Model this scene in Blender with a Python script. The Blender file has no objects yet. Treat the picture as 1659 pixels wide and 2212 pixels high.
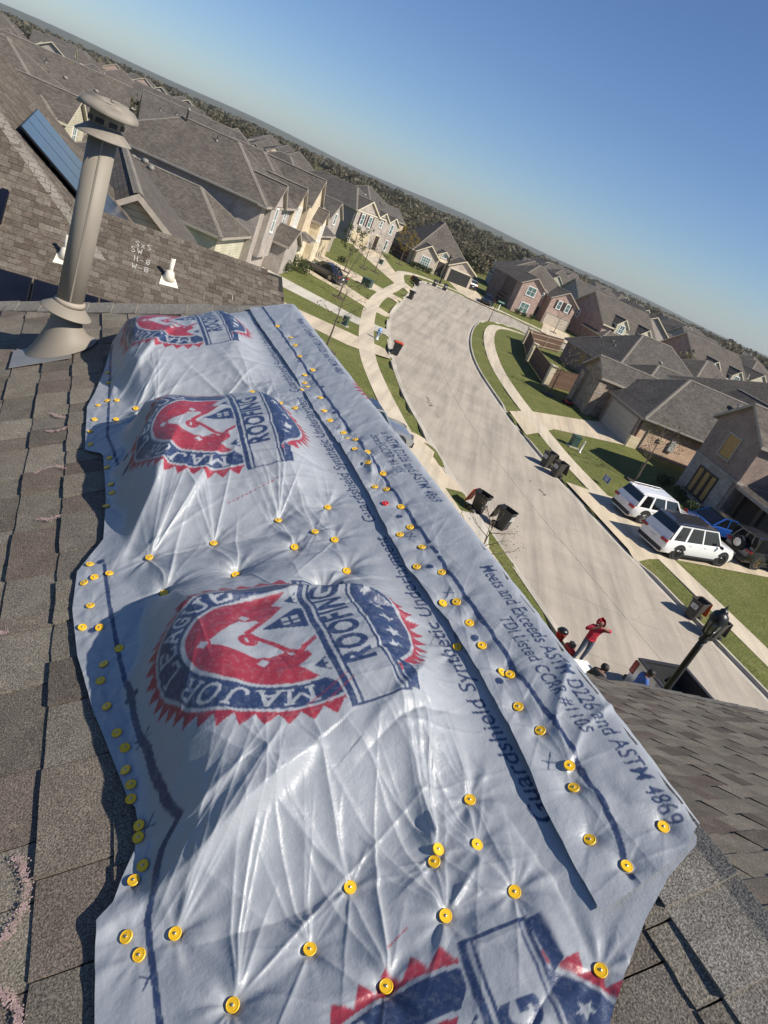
import bpy, bmesh, math, random
import numpy as np
from mathutils import Vector, Matrix, Quaternion
from mathutils.geometry import delaunay_2d_cdt

random.seed(7)
rng = np.random.default_rng(11)
R = math.radians
scene = bpy.context.scene
COL = scene.collection

# ------------------------------------------------------------------ camera
CAM_H = 10.8
F_PX, IMG_H = 1475.0, 2212.0
PITCH, ROLL = math.atan(650.0 / 1475.0), R(24.5)
cam_d = bpy.data.cameras.new('camera')
cam_o = bpy.data.objects.new('camera', cam_d)
COL.objects.link(cam_o)
cam_d.sensor_fit = 'VERTICAL'
cam_d.sensor_height = 24.0
cam_d.lens = 24.0 * F_PX / IMG_H
cam_d.clip_start, cam_d.clip_end = 0.05, 20000
fwd = Vector((0, math.cos(PITCH), -math.sin(PITCH)))
upn = Vector((0, math.sin(PITCH), math.cos(PITCH)))
rgt = Vector((1, 0, 0))
cx = rgt * math.cos(ROLL) + upn * math.sin(ROLL)
cu = -rgt * math.sin(ROLL) + upn * math.cos(ROLL)
cm = Matrix((cx, cu, -fwd)).transposed().to_4x4()
cm.translation = Vector((0, 0, CAM_H))
cam_o.matrix_world = cm
scene.camera = cam_o

# ------------------------------------------------------------------ sky, sun, exposure
SUN_AZ, SUN_EL = R(107), R(45.5)
world = bpy.data.worlds.new('World')
scene.world = world
world.use_nodes = True
wn = world.node_tree
for n in list(wn.nodes):
    wn.nodes.remove(n)
wo = wn.nodes.new('ShaderNodeOutputWorld')
bg = wn.nodes.new('ShaderNodeBackground')
sky = wn.nodes.new('ShaderNodeTexSky')
sky.sky_type = 'NISHITA'
sky.sun_disc = False
sky.sun_elevation = SUN_EL
sky.sun_rotation = SUN_AZ
sky.altitude = 100
sky.air_density = 1.0
sky.dust_density = 0.3
sky.ozone_density = 3.0
bg.inputs['Strength'].default_value = 0.072
hs = wn.nodes.new('ShaderNodeHueSaturation')
hs.inputs['Saturation'].default_value = 1.03
tn = wn.nodes.new('ShaderNodeMix')
tn.data_type, tn.blend_type = 'RGBA', 'MULTIPLY'
tn.inputs[0].default_value = 1.0
tn.inputs[7].default_value = (0.80, 0.92, 1.14, 1)
wn.links.new(sky.outputs[0], hs.inputs['Color'])
wn.links.new(hs.outputs[0], tn.inputs[6])
wn.links.new(tn.outputs[2], bg.inputs[0])
wn.links.new(bg.outputs[0], wo.inputs[0])
sun_d = bpy.data.lights.new('sun', 'SUN')
sun_d.energy = 5.0
sun_d.angle = R(0.53)
sun_d.color = (1.0, 0.93, 0.82)
sun_o = bpy.data.objects.new('sun', sun_d)
COL.objects.link(sun_o)
sdir = Vector((math.sin(SUN_AZ) * math.cos(SUN_EL), math.cos(SUN_AZ) * math.cos(SUN_EL), math.sin(SUN_EL)))
sun_o.rotation_mode = 'QUATERNION'
sun_o.rotation_quaternion = sdir.to_track_quat('Z', 'Y')
sun_o.location = sdir * 60
vs = scene.view_settings
vs.view_transform = 'Standard'
vs.look = 'None'
vs.exposure = 0.36
vs.gamma = 1.0
vs.use_curve_mapping = False

# ------------------------------------------------------------------ materials
MATS = {}
def nt_new(name):
    m = bpy.data.materials.new(name)
    m.use_nodes = True
    nt = m.node_tree
    b = nt.nodes['Principled BSDF']
    MATS[name] = m
    return m, nt, b
def N(nt, t, **kw):
    n = nt.nodes.new(t)
    for k, v in kw.items():
        if k in n.inputs:
            n.inputs[k].default_value = v
        else:
            setattr(n, k, v)
    return n
def L(nt, a, b):
    nt.links.new(a, b)
def c4(c):
    return (c[0], c[1], c[2], 1.0)
def coords(nt, kind='Object', scale=None):
    t = N(nt, 'ShaderNodeTexCoord')
    o = t.outputs[kind]
    if scale is not None:
        mp = N(nt, 'ShaderNodeMapping')
        mp.inputs['Scale'].default_value = scale
        L(nt, o, mp.inputs['Vector'])
        o = mp.outputs[0]
    return o
def ramp(nt, fac, stops):
    r = N(nt, 'ShaderNodeValToRGB')
    e = r.color_ramp.elements
    e[0].position, e[0].color = stops[0][0], c4(stops[0][1])
    e[1].position, e[1].color = stops[-1][0], c4(stops[-1][1])
    for p, c in stops[1:-1]:
        x = e.new(p)
        x.color = c4(c)
    L(nt, fac, r.inputs[0])
    return r.outputs[0]
def mix(nt, fac, a, b, mode='MIX'):
    m = N(nt, 'ShaderNodeMix', data_type='RGBA', blend_type=mode)
    for k, v in ((0, fac), (6, a), (7, b)):
        if hasattr(v, 'is_linked') or hasattr(v, 'links'):
            L(nt, v, m.inputs[k])
        else:
            m.inputs[k].default_value = v if k == 0 else c4(v)
    return m.outputs[2]
def noise(nt, vec, scale, detail=4.0, rough=0.55):
    n = N(nt, 'ShaderNodeTexNoise', Scale=scale, Detail=detail, Roughness=rough)
    L(nt, vec, n.inputs['Vector'])
    return n.outputs[0]
def bump(nt, b, h, strength=0.3, dist=0.02):
    bp = N(nt, 'ShaderNodeBump', Strength=strength, Distance=dist)
    L(nt, h, bp.inputs['Height'])
    L(nt, bp.outputs[0], b.inputs['Normal'])
def plain(name, col, rough=0.6, metal=0.0, spec=0.5, var=0.12, scale=6.0, coat=0.0, bmp=0.0):
    """painted / plastic / metal surface with slight tonal wear"""
    m, nt, b = nt_new(name)
    v = coords(nt)
    f = noise(nt, v, scale)
    lo = [c * (1 - var) for c in col]
    hi = [min(1, c * (1 + var)) for c in col]
    L(nt, ramp(nt, f, [(0.3, lo), (0.7, hi)]), b.inputs['Base Color'])
    b.inputs['Roughness'].default_value = rough
    b.inputs['Metallic'].default_value = metal
    b.inputs['Specular IOR Level'].default_value = spec
    b.inputs['Coat Weight'].default_value = coat
    if bmp:
        bump(nt, b, noise(nt, v, scale * 12), bmp, 0.005)
    return m
def brick(name, c1, c2, mortar, bw=0.2, bh=0.067, ms=0.012, rough=0.85, var=0.25):
    m, nt, b = nt_new(name)
    uv = coords(nt, 'UV')
    t = N(nt, 'ShaderNodeTexBrick', Scale=1.0)
    t.inputs['Color1'].default_value = c4(c1)
    t.inputs['Color2'].default_value = c4(c2)
    t.inputs['Mortar'].default_value = c4(mortar)
    t.inputs['Brick Width'].default_value = bw
    t.inputs['Row Height'].default_value = bh
    t.inputs['Mortar Size'].default_value = ms
    t.inputs['Bias'].default_value = 0.0
    L(nt, uv, t.inputs['Vector'])
    f = noise(nt, uv, 0.9, 6, 0.7)
    k = ramp(nt, f, [(0.3, (1 - var,) * 3), (0.7, (1 + var,) * 3)])
    L(nt, mix(nt, 1.0, t.outputs[0], k, 'MULTIPLY'), b.inputs['Base Color'])
    b.inputs['Roughness'].default_value = rough
    b.inputs['Specular IOR Level'].default_value = 0.2
    bump(nt, b, t.outputs[1], -0.5, 0.01)
    return m
def shingle_mat(name, cols, gran=1.0, rand='obj'):
    """granule-covered asphalt shingle; tone varies from piece to piece"""
    m, nt, b = nt_new(name)
    if rand == 'obj':
        o = N(nt, 'ShaderNodeObjectInfo')
        r = o.outputs['Random']
    else:
        a = N(nt, 'ShaderNodeAttribute', attribute_name='tint')
        r = a.outputs['Fac']
    base = ramp(nt, r, [(i / (len(cols) - 1), c) for i, c in enumerate(cols)])
    v = coords(nt)
    g = noise(nt, v, 260.0 * gran, 3, 0.7)
    g2 = noise(nt, v, 9.0, 5, 0.6)
    k1 = ramp(nt, g, [(0.32, (0.30,) * 3), (0.5, (0.95,) * 3), (0.68, (1.9, 1.85, 1.75))])
    k2 = ramp(nt, g2, [(0.3, (0.78,) * 3), (0.7, (1.2,) * 3)])
    c = mix(nt, 1.0, base, k1, 'MULTIPLY')
    c = mix(nt, 1.0, c, k2, 'MULTIPLY')
    L(nt, c, b.inputs['Base Color'])
    b.inputs['Roughness'].default_value = 0.95
    b.inputs['Specular IOR Level'].default_value = 0.15
    bump(nt, b, g, 0.8, 0.003)
    return m
def roof_mat(name, c1, c2, gap, cw=0.26, rh=0.143):
    """distant shingle roof: courses and tabs too small to pick apart"""
    m, nt, b = nt_new(name)
    uv = coords(nt, 'UV')
    t = N(nt, 'ShaderNodeTexBrick', Scale=1.0, offset=0.37, squash=1.0)
    t.inputs['Color1'].default_value = c4(c1)
    t.inputs['Color2'].default_value = c4(c2)
    t.inputs['Mortar'].default_value = c4(gap)
    t.inputs['Brick Width'].default_value = cw
    t.inputs['Row Height'].default_value = rh
    t.inputs['Mortar Size'].default_value = 0.008
    L(nt, uv, t.inputs['Vector'])
    f = noise(nt, uv, 0.45, 5, 0.65)
    k = ramp(nt, f, [(0.3, (0.82,) * 3), (0.7, (1.16, 1.14, 1.1))])
    f2 = noise(nt, uv, 30.0, 3, 0.7)
    k2 = ramp(nt, f2, [(0.3, (0.7,) * 3), (0.7, (1.3,) * 3)])
    c = mix(nt, 1.0, t.outputs[0], k, 'MULTIPLY')
    c = mix(nt, 1.0, c, k2, 'MULTIPLY')
    L(nt, c, b.inputs['Base Color'])
    b.inputs['Roughness'].default_value = 0.95
    b.inputs['Specular IOR Level'].default_value = 0.15
    bump(nt, b, t.outputs[1], -0.4, 0.01)
    return m
def concrete(name, col, stain=0.2, scale=0.35):
    m, nt, b = nt_new(name)
    v = coords(nt)
    geo = N(nt, 'ShaderNodeNewGeometry')
    v = geo.outputs['Position']
    a = noise(nt, v, scale, 8, 0.65)
    f = noise(nt, v, 14.0, 4, 0.6)
    st = N(nt, 'ShaderNodeMapping')
    st.inputs['Rotation'].default_value = (0, 0, R(25))
    st.inputs['Scale'].default_value = (1.6, 0.10, 1)
    L(nt, v, st.inputs['Vector'])
    s = noise(nt, st.outputs[0], 1.0, 5, 0.6)
    c = ramp(nt, a, [(0.3, [x * (1 - stain) for x in col]), (0.55, col), (0.75, [min(1, x * (1 + stain * .5)) for x in col])])
    c = mix(nt, 1.0, c, ramp(nt, f, [(0.3, (0.9,) * 3), (0.7, (1.08,) * 3)]), 'MULTIPLY')
    c = mix(nt, 1.0, c, ramp(nt, s, [(0.32, (0.76, 0.76, 0.77)), (0.58, (1.05,) * 3)]), 'MULTIPLY')
    L(nt, c, b.inputs['Base Color'])
    b.inputs['Roughness'].default_value = 0.88
    b.inputs['Specular IOR Level'].default_value = 0.25
    bump(nt, b, f, 0.15, 0.01)
    return m
def leafmat(name, c1, c2, trans=0.25):
    m, nt, b = nt_new(name)
    a = N(nt, 'ShaderNodeAttribute', attribute_name='tint')
    c = ramp(nt, a.outputs['Fac'], [(0, c1), (1, c2)])
    L(nt, c, b.inputs['Base Color'])
    b.inputs['Roughness'].default_value = 0.6
    b.inputs['Specular IOR Level'].default_value = 0.3
    tr = N(nt, 'ShaderNodeBsdfTranslucent')
    L(nt, c, tr.inputs[0])
    ms = N(nt, 'ShaderNodeMixShader')
    ms.inputs[0].default_value = trans
    out = [n for n in nt.nodes if n.type == 'OUTPUT_MATERIAL'][0]
    L(nt, b.outputs[0], ms.inputs[1])
    L(nt, tr.outputs[0], ms.inputs[2])
    L(nt, ms.outputs[0], out.inputs[0])
    return m
def grassmat(name, dark, mid, dry):
    m, nt, b = nt_new(name)
    geo = N(nt, 'ShaderNodeNewGeometry')
    v = geo.outputs['Position']
    a = noise(nt, v, 0.22, 7, 0.7)
    f = noise(nt, v, 9.0, 6, 0.75)
    g = noise(nt, v, 45.0, 3, 0.7)
    c = ramp(nt, a, [(0.30, mid), (0.48, dark), (0.66, mid), (0.80, dry)])
    c2 = ramp(nt, f, [(0.36, (0.48, 0.52, 0.46)), (0.64, (1.38, 1.3, 1.3))])
    c = mix(nt, 1.0, c, c2, 'MULTIPLY')
    c = mix(nt, 1.0, c, ramp(nt, g, [(0.3, (0.5,) * 3), (0.7, (1.5,) * 3)]), 'MULTIPLY')
    L(nt, c, b.inputs['Base Color'])
    b.inputs['Roughness'].default_value = 0.95
    b.inputs['Specular IOR Level'].default_value = 0.1
    bump(nt, b, f, 0.9, 0.06)
    return m
def paint(name, col, flake=0.0):
    m, nt, b = nt_new(name)
    v = coords(nt)
    f = noise(nt, v, 3.0, 4)
    L(nt, ramp(nt, f, [(0.3, [c * .93 for c in col]), (0.7, col)]), b.inputs['Base Color'])
    b.inputs['Roughness'].default_value = 0.28
    b.inputs['Metallic'].default_value = flake
    b.inputs['Coat Weight'].default_value = 1.0
    b.inputs['Coat Roughness'].default_value = 0.04
    return m
def glassy(name, col, rough=0.05, spec=1.0):
    m, nt, b = nt_new(name)
    v = coords(nt)
    f = noise(nt, v, 1.5, 2)
    L(nt, ramp(nt, f, [(0.3, [c * .7 for c in col]), (0.7, [c * 1.3 for c in col])]), b.inputs['Base Color'])
    b.inputs['Roughness'].default_value = rough
    b.inputs['Specular IOR Level'].default_value = spec
    return m

SH = [(0.101, 0.085, 0.072), (0.163, 0.145, 0.118), (0.198, 0.176, 0.142), (0.132, 0.105, 0.088), (0.216, 0.192, 0.156), (0.145, 0.129, 0.109)]
shingle_mat('shingle', SH)
shingle_mat('shingle_stuff', SH, rand='attr')
SHC = [(0.19, 0.178, 0.155), (0.235, 0.218, 0.19), (0.21, 0.193, 0.168)]
shingle_mat('cap_shingle', SHC)
SHN = [(0.080, 0.066, 0.053), (0.105, 0.089, 0.072), (0.140, 0.121, 0.099), (0.093, 0.075, 0.062), (0.155, 0.135, 0.112)]
shingle_mat('shingle_next', SHN, gran=0.35)
shingle_mat('shingle_next_stuff', SHN, gran=0.35, rand='attr')
plain('felt', (0.02, 0.019, 0.018), 0.95)
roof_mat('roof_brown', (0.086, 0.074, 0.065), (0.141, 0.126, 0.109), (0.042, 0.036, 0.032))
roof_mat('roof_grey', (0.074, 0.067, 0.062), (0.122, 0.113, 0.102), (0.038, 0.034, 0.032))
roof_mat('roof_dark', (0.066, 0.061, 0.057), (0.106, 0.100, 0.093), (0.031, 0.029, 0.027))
roof_mat('ridge_cap', (0.19, 0.172, 0.148), (0.225, 0.205, 0.178), (0.10, 0.09, 0.08), 0.3, 0.14)
brick('brick_tan', (0.36, 0.28, 0.22), (0.47, 0.39, 0.32), (0.52, 0.47, 0.41))
brick('brick_grey', (0.284, 0.237, 0.202), (0.378, 0.331, 0.292), (0.413, 0.378, 0.335))
brick('brick_pink', (0.27, 0.155, 0.12), (0.37, 0.24, 0.20), (0.44, 0.37, 0.32))
brick('brick_brown', (0.19, 0.125, 0.10), (0.27, 0.185, 0.15), (0.32, 0.28, 0.24))
brick('brick_orange', (0.47, 0.28, 0.18), (0.56, 0.37, 0.25), (0.55, 0.45, 0.36))
brick('brick_yellow', (0.52, 0.40, 0.24), (0.60, 0.49, 0.33), (0.60, 0.53, 0.42))
brick('stone_cream', (0.62, 0.52, 0.33), (0.70, 0.62, 0.46), (0.60, 0.54, 0.42), 0.42, 0.24, 0.012)
brick('stone_grey', (0.30, 0.28, 0.25), (0.38, 0.35, 0.31), (0.25, 0.23, 0.2), 0.6, 0.3, 0.012)
brick('stone_brown', (0.25, 0.20, 0.15), (0.38, 0.31, 0.23), (0.22, 0.19, 0.16), 0.5, 0.26, 0.012)
brick('siding_cream', (0.510, 0.476, 0.357), (0.527, 0.493, 0.374), (0.289, 0.264, 0.196), 6.0, 0.19, 0.012)
brick('siding_grey', (0.27, 0.26, 0.25), (0.29, 0.28, 0.27), (0.16, 0.15, 0.14), 6.0, 0.19, 0.012)
plain('trim_cream', (0.62, 0.56, 0.42), 0.6)
plain('trim_taupe', (0.34, 0.30, 0.25), 0.6)
plain('trim_white', (0.78, 0.77, 0.74), 0.5)
plain('garage_tan', (0.52, 0.44, 0.30), 0.55)
plain('garage_beige', (0.46, 0.40, 0.32), 0.55)
plain('shutter_dark', (0.045, 0.028, 0.026), 0.6)
plain('door_dark', (0.05, 0.035, 0.028), 0.5)
glassy('window_glass', (0.10, 0.17, 0.16), 0.06)
plain('gutter', (0.30, 0.28, 0.25), 0.45)
plain('vent_metal', (0.21, 0.198, 0.178), 0.6)
plain('vent_black', (0.02, 0.02, 0.02), 0.6)
plain('dish_grey', (0.5, 0.5, 0.49), 0.5)
concrete('concrete_street', (0.385, 0.338, 0.276), 0.18)
concrete('concrete_walk', (0.54, 0.468, 0.355), 0.10, 0.6)
concrete('concrete_drive', (0.53, 0.445, 0.325), 0.10, 0.5)
concrete('concrete_new', (0.48, 0.445, 0.375), 0.08, 0.5)
concrete('concrete_kerb', (0.46, 0.42, 0.35), 0.12, 0.8)
plain('joint', (0.14, 0.12, 0.10), 0.95)
grassmat('grass', (0.120, 0.136, 0.042), (0.172, 0.176, 0.066), (0.29, 0.25, 0.13))
grassmat('field', (0.10, 0.11, 0.038), (0.15, 0.145, 0.06), (0.26, 0.23, 0.12))
plain('mulch', (0.07, 0.05, 0.035), 0.95, var=0.4, scale=20)
plain('bark', (0.13, 0.10, 0.075), 0.9, var=0.3, scale=30)
leafmat('leaf_green', (0.030, 0.050, 0.014), (0.095, 0.115, 0.036))
leafmat('leaf_olive', (0.075, 0.072, 0.022), (0.19, 0.165, 0.055))
leafmat('leaf_gold', (0.15, 0.11, 0.02), (0.30, 0.22, 0.05))
leafmat('leaf_wood', (0.092, 0.086, 0.050), (0.175, 0.148, 0.096), 0.35)
leafmat('leaf_bush', (0.02, 0.035, 0.012), (0.07, 0.095, 0.03))
paint('paint_white', (0.80, 0.80, 0.79))
paint('paint_black', (0.012, 0.012, 0.014))
paint('paint_navy', (0.018, 0.022, 0.045), 0.3)
paint('paint_blue', (0.02, 0.10, 0.42), 0.4)
paint('paint_silver', (0.36, 0.38, 0.40), 0.6)
glassy('car_glass', (0.008, 0.009, 0.011), 0.04, 0.8)
plain('rubber', (0.018, 0.018, 0.018), 0.85)
plain('rim_silver', (0.55, 0.55, 0.55), 0.3, 0.9)
plain('rim_black', (0.02, 0.02, 0.02), 0.35, 0.3)
plain('rim_gold', (0.25, 0.19, 0.09), 0.4, 0.8)
plain('plastic_black', (0.022, 0.022, 0.024), 0.55)
plain('wood_far', (0.075, 0.078, 0.048), 0.95, var=0.35, scale=0.02)
plain('bed_liner', (0.028, 0.030, 0.033), 0.7, bmp=0.3)
plain('tail_red', (0.30, 0.012, 0.015), 0.2)
plain('plate_white', (0.7, 0.7, 0.68), 0.5)
plain('bin_charcoal', (0.050, 0.045, 0.042), 0.5, var=0.2)
plain('bin_black', (0.020, 0.021, 0.023), 0.42, var=0.2)
plain('lid_orange', (0.50, 0.075, 0.020), 0.5)
plain('sticker', (0.72, 0.72, 0.70), 0.5)
plain('sticker_ink', (0.05, 0.05, 0.055), 0.6)
plain('lamp_black', (0.014, 0.014, 0.015), 0.38, 0.2)
glassy('lamp_glass', (0.12, 0.12, 0.11), 0.2)
plain('sign_green', (0.01, 0.17, 0.11), 0.4)
plain('sign_blue', (0.015, 0.09, 0.34), 0.5)
plain('hydrant_silver', (0.42, 0.45, 0.48), 0.4, 0.3)
plain('hydrant_blue', (0.12, 0.30, 0.62), 0.4)
plain('utility_green', (0.035, 0.075, 0.06), 0.5)
plain('utility_grey', (0.42, 0.44, 0.42), 0.45)
plain('fence_wood', (0.115, 0.066, 0.042), 0.85, var=0.35, scale=4)
plain('fence_pale', (0.34, 0.26, 0.19), 0.85, var=0.2)
plain('osb', (0.42, 0.26, 0.09), 0.8, var=0.35, scale=25)
glassy('solar_black', (0.006, 0.007, 0.012), 0.12, 0.5)
glassy('solar_blue', (0.008, 0.014, 0.038), 0.18, 0.42)
plain('solar_frame', (0.02, 0.02, 0.022), 0.4, 0.5)
plain('mower_red', (0.40, 0.015, 0.015), 0.35)
plain('hoodie_red', (0.36, 0.012, 0.032), 0.85, var=0.25)
plain('jeans', (0.075, 0.095, 0.14), 0.9, var=0.35)
plain('skin', (0.20, 0.11, 0.075), 0.6)
plain('hair', (0.012, 0.010, 0.009), 0.6)
plain('shirt_blue', (0.05, 0.12, 0.38), 0.85, var=0.25)
plain('shoe', (0.50, 0.48, 0.44), 0.7)
plain('bag_black', (0.012, 0.012, 0.013), 0.3)
plain('lumber', (0.62, 0.45, 0.22), 0.75)
plain('pvc', (0.72, 0.66, 0.54), 0.5)
plain('flue', (0.235, 0.205, 0.162), 0.62, 0.0, var=0.08, scale=3)
plain('flue_top', (0.24, 0.21, 0.17), 0.65, 0.0, var=0.22, scale=12)
plain('lead', (0.26, 0.255, 0.245), 0.5, 0.3)
plain('caulk', (0.33, 0.28, 0.22), 0.7, bmp=0.4)
plain('chalk_pink', (0.50, 0.34, 0.31), 0.95, var=0.3, scale=60)
plain('chalk_white', (0.36, 0.345, 0.31), 0.95, var=0.3, scale=60)
plain('cap_yellow', (0.86, 0.50, 0.018), 0.40, var=0.05)
plain('cap_red', (0.55, 0.02, 0.03), 0.4)
plain('nail_steel', (0.5, 0.5, 0.5), 0.35, 0.9)

# ------------------------------------------------------------------ object helpers
def link(o, parent=None):
    COL.objects.link(o)
    if parent is not None:
        o.parent = parent
    return o
def tag(o, label=None, cat=None, group=None, kind=None):
    if label: o['label'] = label
    if cat: o['category'] = cat
    if group: o['group'] = group
    if kind: o['kind'] = kind
    return o
def empty(name, loc=(0, 0, 0), rz=0.0, label=None, cat=None, group=None, parent=None):
    o = bpy.data.objects.new(name, None)
    o.empty_display_size = 0.2
    o.location = loc
    o.rotation_euler = (0, 0, rz)
    link(o, parent)
    return tag(o, label, cat, group)
def auto_uv(me):
    n = len(me.loops)
    if n == 0:
        return
    co = np.empty(len(me.vertices) * 3)
    me.vertices.foreach_get('co', co)
    co = co.reshape(-1, 3)
    lv = np.empty(n, dtype=np.int32)
    me.loops.foreach_get('vertex_index', lv)
    pn = np.empty(len(me.polygons) * 3)
    me.polygons.foreach_get('normal', pn)
    pn = pn.reshape(-1, 3)
    lt = np.empty(len(me.polygons), dtype=np.int32)
    me.polygons.foreach_get('loop_total', lt)
    nn = np.repeat(pn, lt, axis=0)
    h = np.stack([-nn[:, 1], nn[:, 0], np.zeros(n)], 1)
    ln = np.linalg.norm(h, axis=1)
    flat = ln < 0.05
    h[flat] = (1, 0, 0)
    h /= np.linalg.norm(h, axis=1)[:, None]
    vv = np.cross(nn, h)
    p = co[lv]
    uv = np.stack([(p * h).sum(1), (p * vv).sum(1)], 1)
    l = me.uv_layers.new(name='UVMap')
    l.data.foreach_set('uv', uv.astype(np.float32).ravel())
class MB:
    def __init__(s):
        s.v, s.f, s.m = [], [], []
    def add(s, vs_, fs_, mi=0):
        o = len(s.v)
        s.v += [tuple(p) for p in vs_]
        s.f += [tuple(i + o for i in f) for f in fs_]
        s.m += [mi] * len(fs_)
        return s
    def box(s, a, b, mi=0):
        x0, y0, z0 = a
        x1, y1, z1 = b
        return s.add([(x0, y0, z0), (x1, y0, z0), (x1, y1, z0), (x0, y1, z0), (x0, y0, z1), (x1, y0, z1), (x1, y1, z1), (x0, y1, z1)],
                     [(0, 3, 2, 1), (4, 5, 6, 7), (0, 1, 5, 4), (1, 2, 6, 5), (2, 3, 7, 6), (3, 0, 4, 7)], mi)
    def obox(s, c, ax, ay, az, mi=0):
        """oriented box: centre and three half-axis vectors"""
        c, ax, ay, az = map(Vector, (c, ax, ay, az))
        pts = [c + ax * i + ay * j + az * k for k in (-1, 1) for (i, j) in ((-1, -1), (1, -1), (1, 1), (-1, 1))]
        return s.add(pts, [(0, 3, 2, 1), (4, 5, 6, 7), (0, 1, 5, 4), (1, 2, 6, 5), (2, 3, 7, 6), (3, 0, 4, 7)], mi)
    def prism(s, poly, d, mi=0):
        """extrude a planar polygon (3D points) by vector d"""
        n = len(poly)
        d = Vector(d)
        a = [Vector(p) for p in poly]
        s.add(a + [p + d for p in a], [tuple(range(n - 1, -1, -1)), tuple(range(n, 2 * n))] + [(i, (i + 1) % n, n + (i + 1) % n, n + i) for i in range(n)], mi)
        return s
    def tube(s, pts, rad, seg=8, cap=True, mi=0):
        pts = [Vector(p) for p in pts]
        rad = [rad] * len(pts) if not hasattr(rad, '__len__') else rad
        base = len(s.v)
        prev = None
        for i, p in enumerate(pts):
            d = (pts[min(i + 1, len(pts) - 1)] - pts[max(i - 1, 0)])
            d = d.normalized() if d.length > 1e-9 else Vector((0, 0, 1))
            if prev is None:
                ref = Vector((0, 0, 1)) if abs(d.z) < 0.9 else Vector((1, 0, 0))
                a = d.cross(ref).normalized()
            else:
                a = (prev - d * prev.dot(d))
                a = a.normalized() if a.length > 1e-6 else d.orthogonal().normalized()
            prev = a
            b = d.cross(a)
            for k in range(seg):
                t = 2 * math.pi * k / seg
                s.v.append(tuple(p + (a * math.cos(t) + b * math.sin(t)) * rad[i]))
        for i in range(len(pts) - 1):
            for k in range(seg):
                q = base + i * seg
                s.f.append((q + k, q + (k + 1) % seg, q + seg + (k + 1) % seg, q + seg + k))
                s.m.append(mi)
        if cap:
            s.f.append(tuple(base + k for k in range(seg - 1, -1, -1))); s.m.append(mi)
            s.f.append(tuple(base + (len(pts) - 1) * seg + k for k in range(seg))); s.m.append(mi)
        return s
    def lathe(s, prof, seg=20, c=(0, 0, 0), mi=0, mat=None, ellip=(1, 1)):
        base = len(s.v)
        for (r, z) in prof:
            for k in range(seg):
                t = 2 * math.pi * k / seg
                p = Vector((r * math.cos(t) * ellip[0], r * math.sin(t) * ellip[1], z))
                if mat is not None:
                    p = mat @ p
                s.v.append((p[0] + c[0], p[1] + c[1], p[2] + c[2]))
        for i in range(len(prof) - 1):
            for k in range(seg):
                q = base + i * seg
                s.f.append((q + k, q + (k + 1) % seg, q + seg + (k + 1) % seg, q + seg + k)); s.m.append(mi)
        if prof[0][0] > 1e-6:
            s.f.append(tuple(base + k for k in range(seg - 1, -1, -1))); s.m.append(mi)
        if prof[-1][0] > 1e-6:
            s.f.append(tuple(base + (len(prof) - 1) * seg + k for k in range(seg))); s.m.append(mi)
        return s
    def mesh(s, name, mats, smooth=False, uv=True):
        me = bpy.data.meshes.new(name)
        me.from_pydata(s.v, [], s.f)
        for m in (mats if isinstance(mats, (list, tuple)) else [mats]):
            me.materials.append(MATS[m])
        if any(s.m):
            me.polygons.foreach_set('material_index', np.array(s.m, dtype=np.int32))
        if smooth:
            me.polygons.foreach_set('use_smooth', np.ones(len(me.polygons), dtype=bool))
        me.update()
        if uv:
            auto_uv(me)
        return me
    def build(s, name, mats, parent=None, smooth=False, loc=None, rz=None, uv=True):
        o = bpy.data.objects.new(name, s.mesh(name, mats, smooth, uv))
        if loc is not None: o.location = loc
        if rz is not None: o.rotation_euler = (0, 0, rz)
        return link(o, parent)
def bevel(o, w, seg=2, ang=40):
    m = o.modifiers.new('bevel', 'BEVEL')
    m.width = w
    m.segments = seg
    m.limit_method = 'ANGLE'
    m.angle_limit = R(ang)
    return o
def copy_tree(o, parent=None):
    c = o.copy()
    link(c, parent)
    if parent is not None:
        c.matrix_parent_inverse = o.matrix_parent_inverse.copy()
    for ch in list(o.children):
        copy_tree(ch, c)
    return c
def smooth_by_angle(o, ang=35):
    me = o.data
    me.polygons.foreach_set('use_smooth', np.ones(len(me.polygons), dtype=bool))
    try:
        me.set_sharp_from_angle(angle=R(ang))
    except Exception:
        pass
    return o
_font = None
def text_tris(s, size=1.0, shear=0.0, bold=0.0, spacing=1.0):
    """glyph outlines of a string as 2D triangles (N,3,2), left aligned on the baseline"""
    cu_ = bpy.data.curves.new('txt', 'FONT')
    cu_.body = s
    cu_.size = size
    cu_.shear = shear
    cu_.offset = bold
    cu_.space_character = spacing
    cu_.resolution_u = 4
    o = bpy.data.objects.new('txt', cu_)
    COL.objects.link(o)
    bpy.context.view_layer.update()
    dg = bpy.context.evaluated_depsgraph_get()
    me = bpy.data.meshes.new_from_object(o.evaluated_get(dg))
    me.calc_loop_triangles()
    co = np.array([v.co[:2] for v in me.vertices])
    tr = np.array([t.vertices[:] for t in me.loop_triangles])
    bpy.data.objects.remove(o)
    bpy.data.curves.remove(cu_)
    bpy.data.meshes.remove(me)
    return co[tr] if len(tr) else np.zeros((0, 3, 2))
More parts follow.
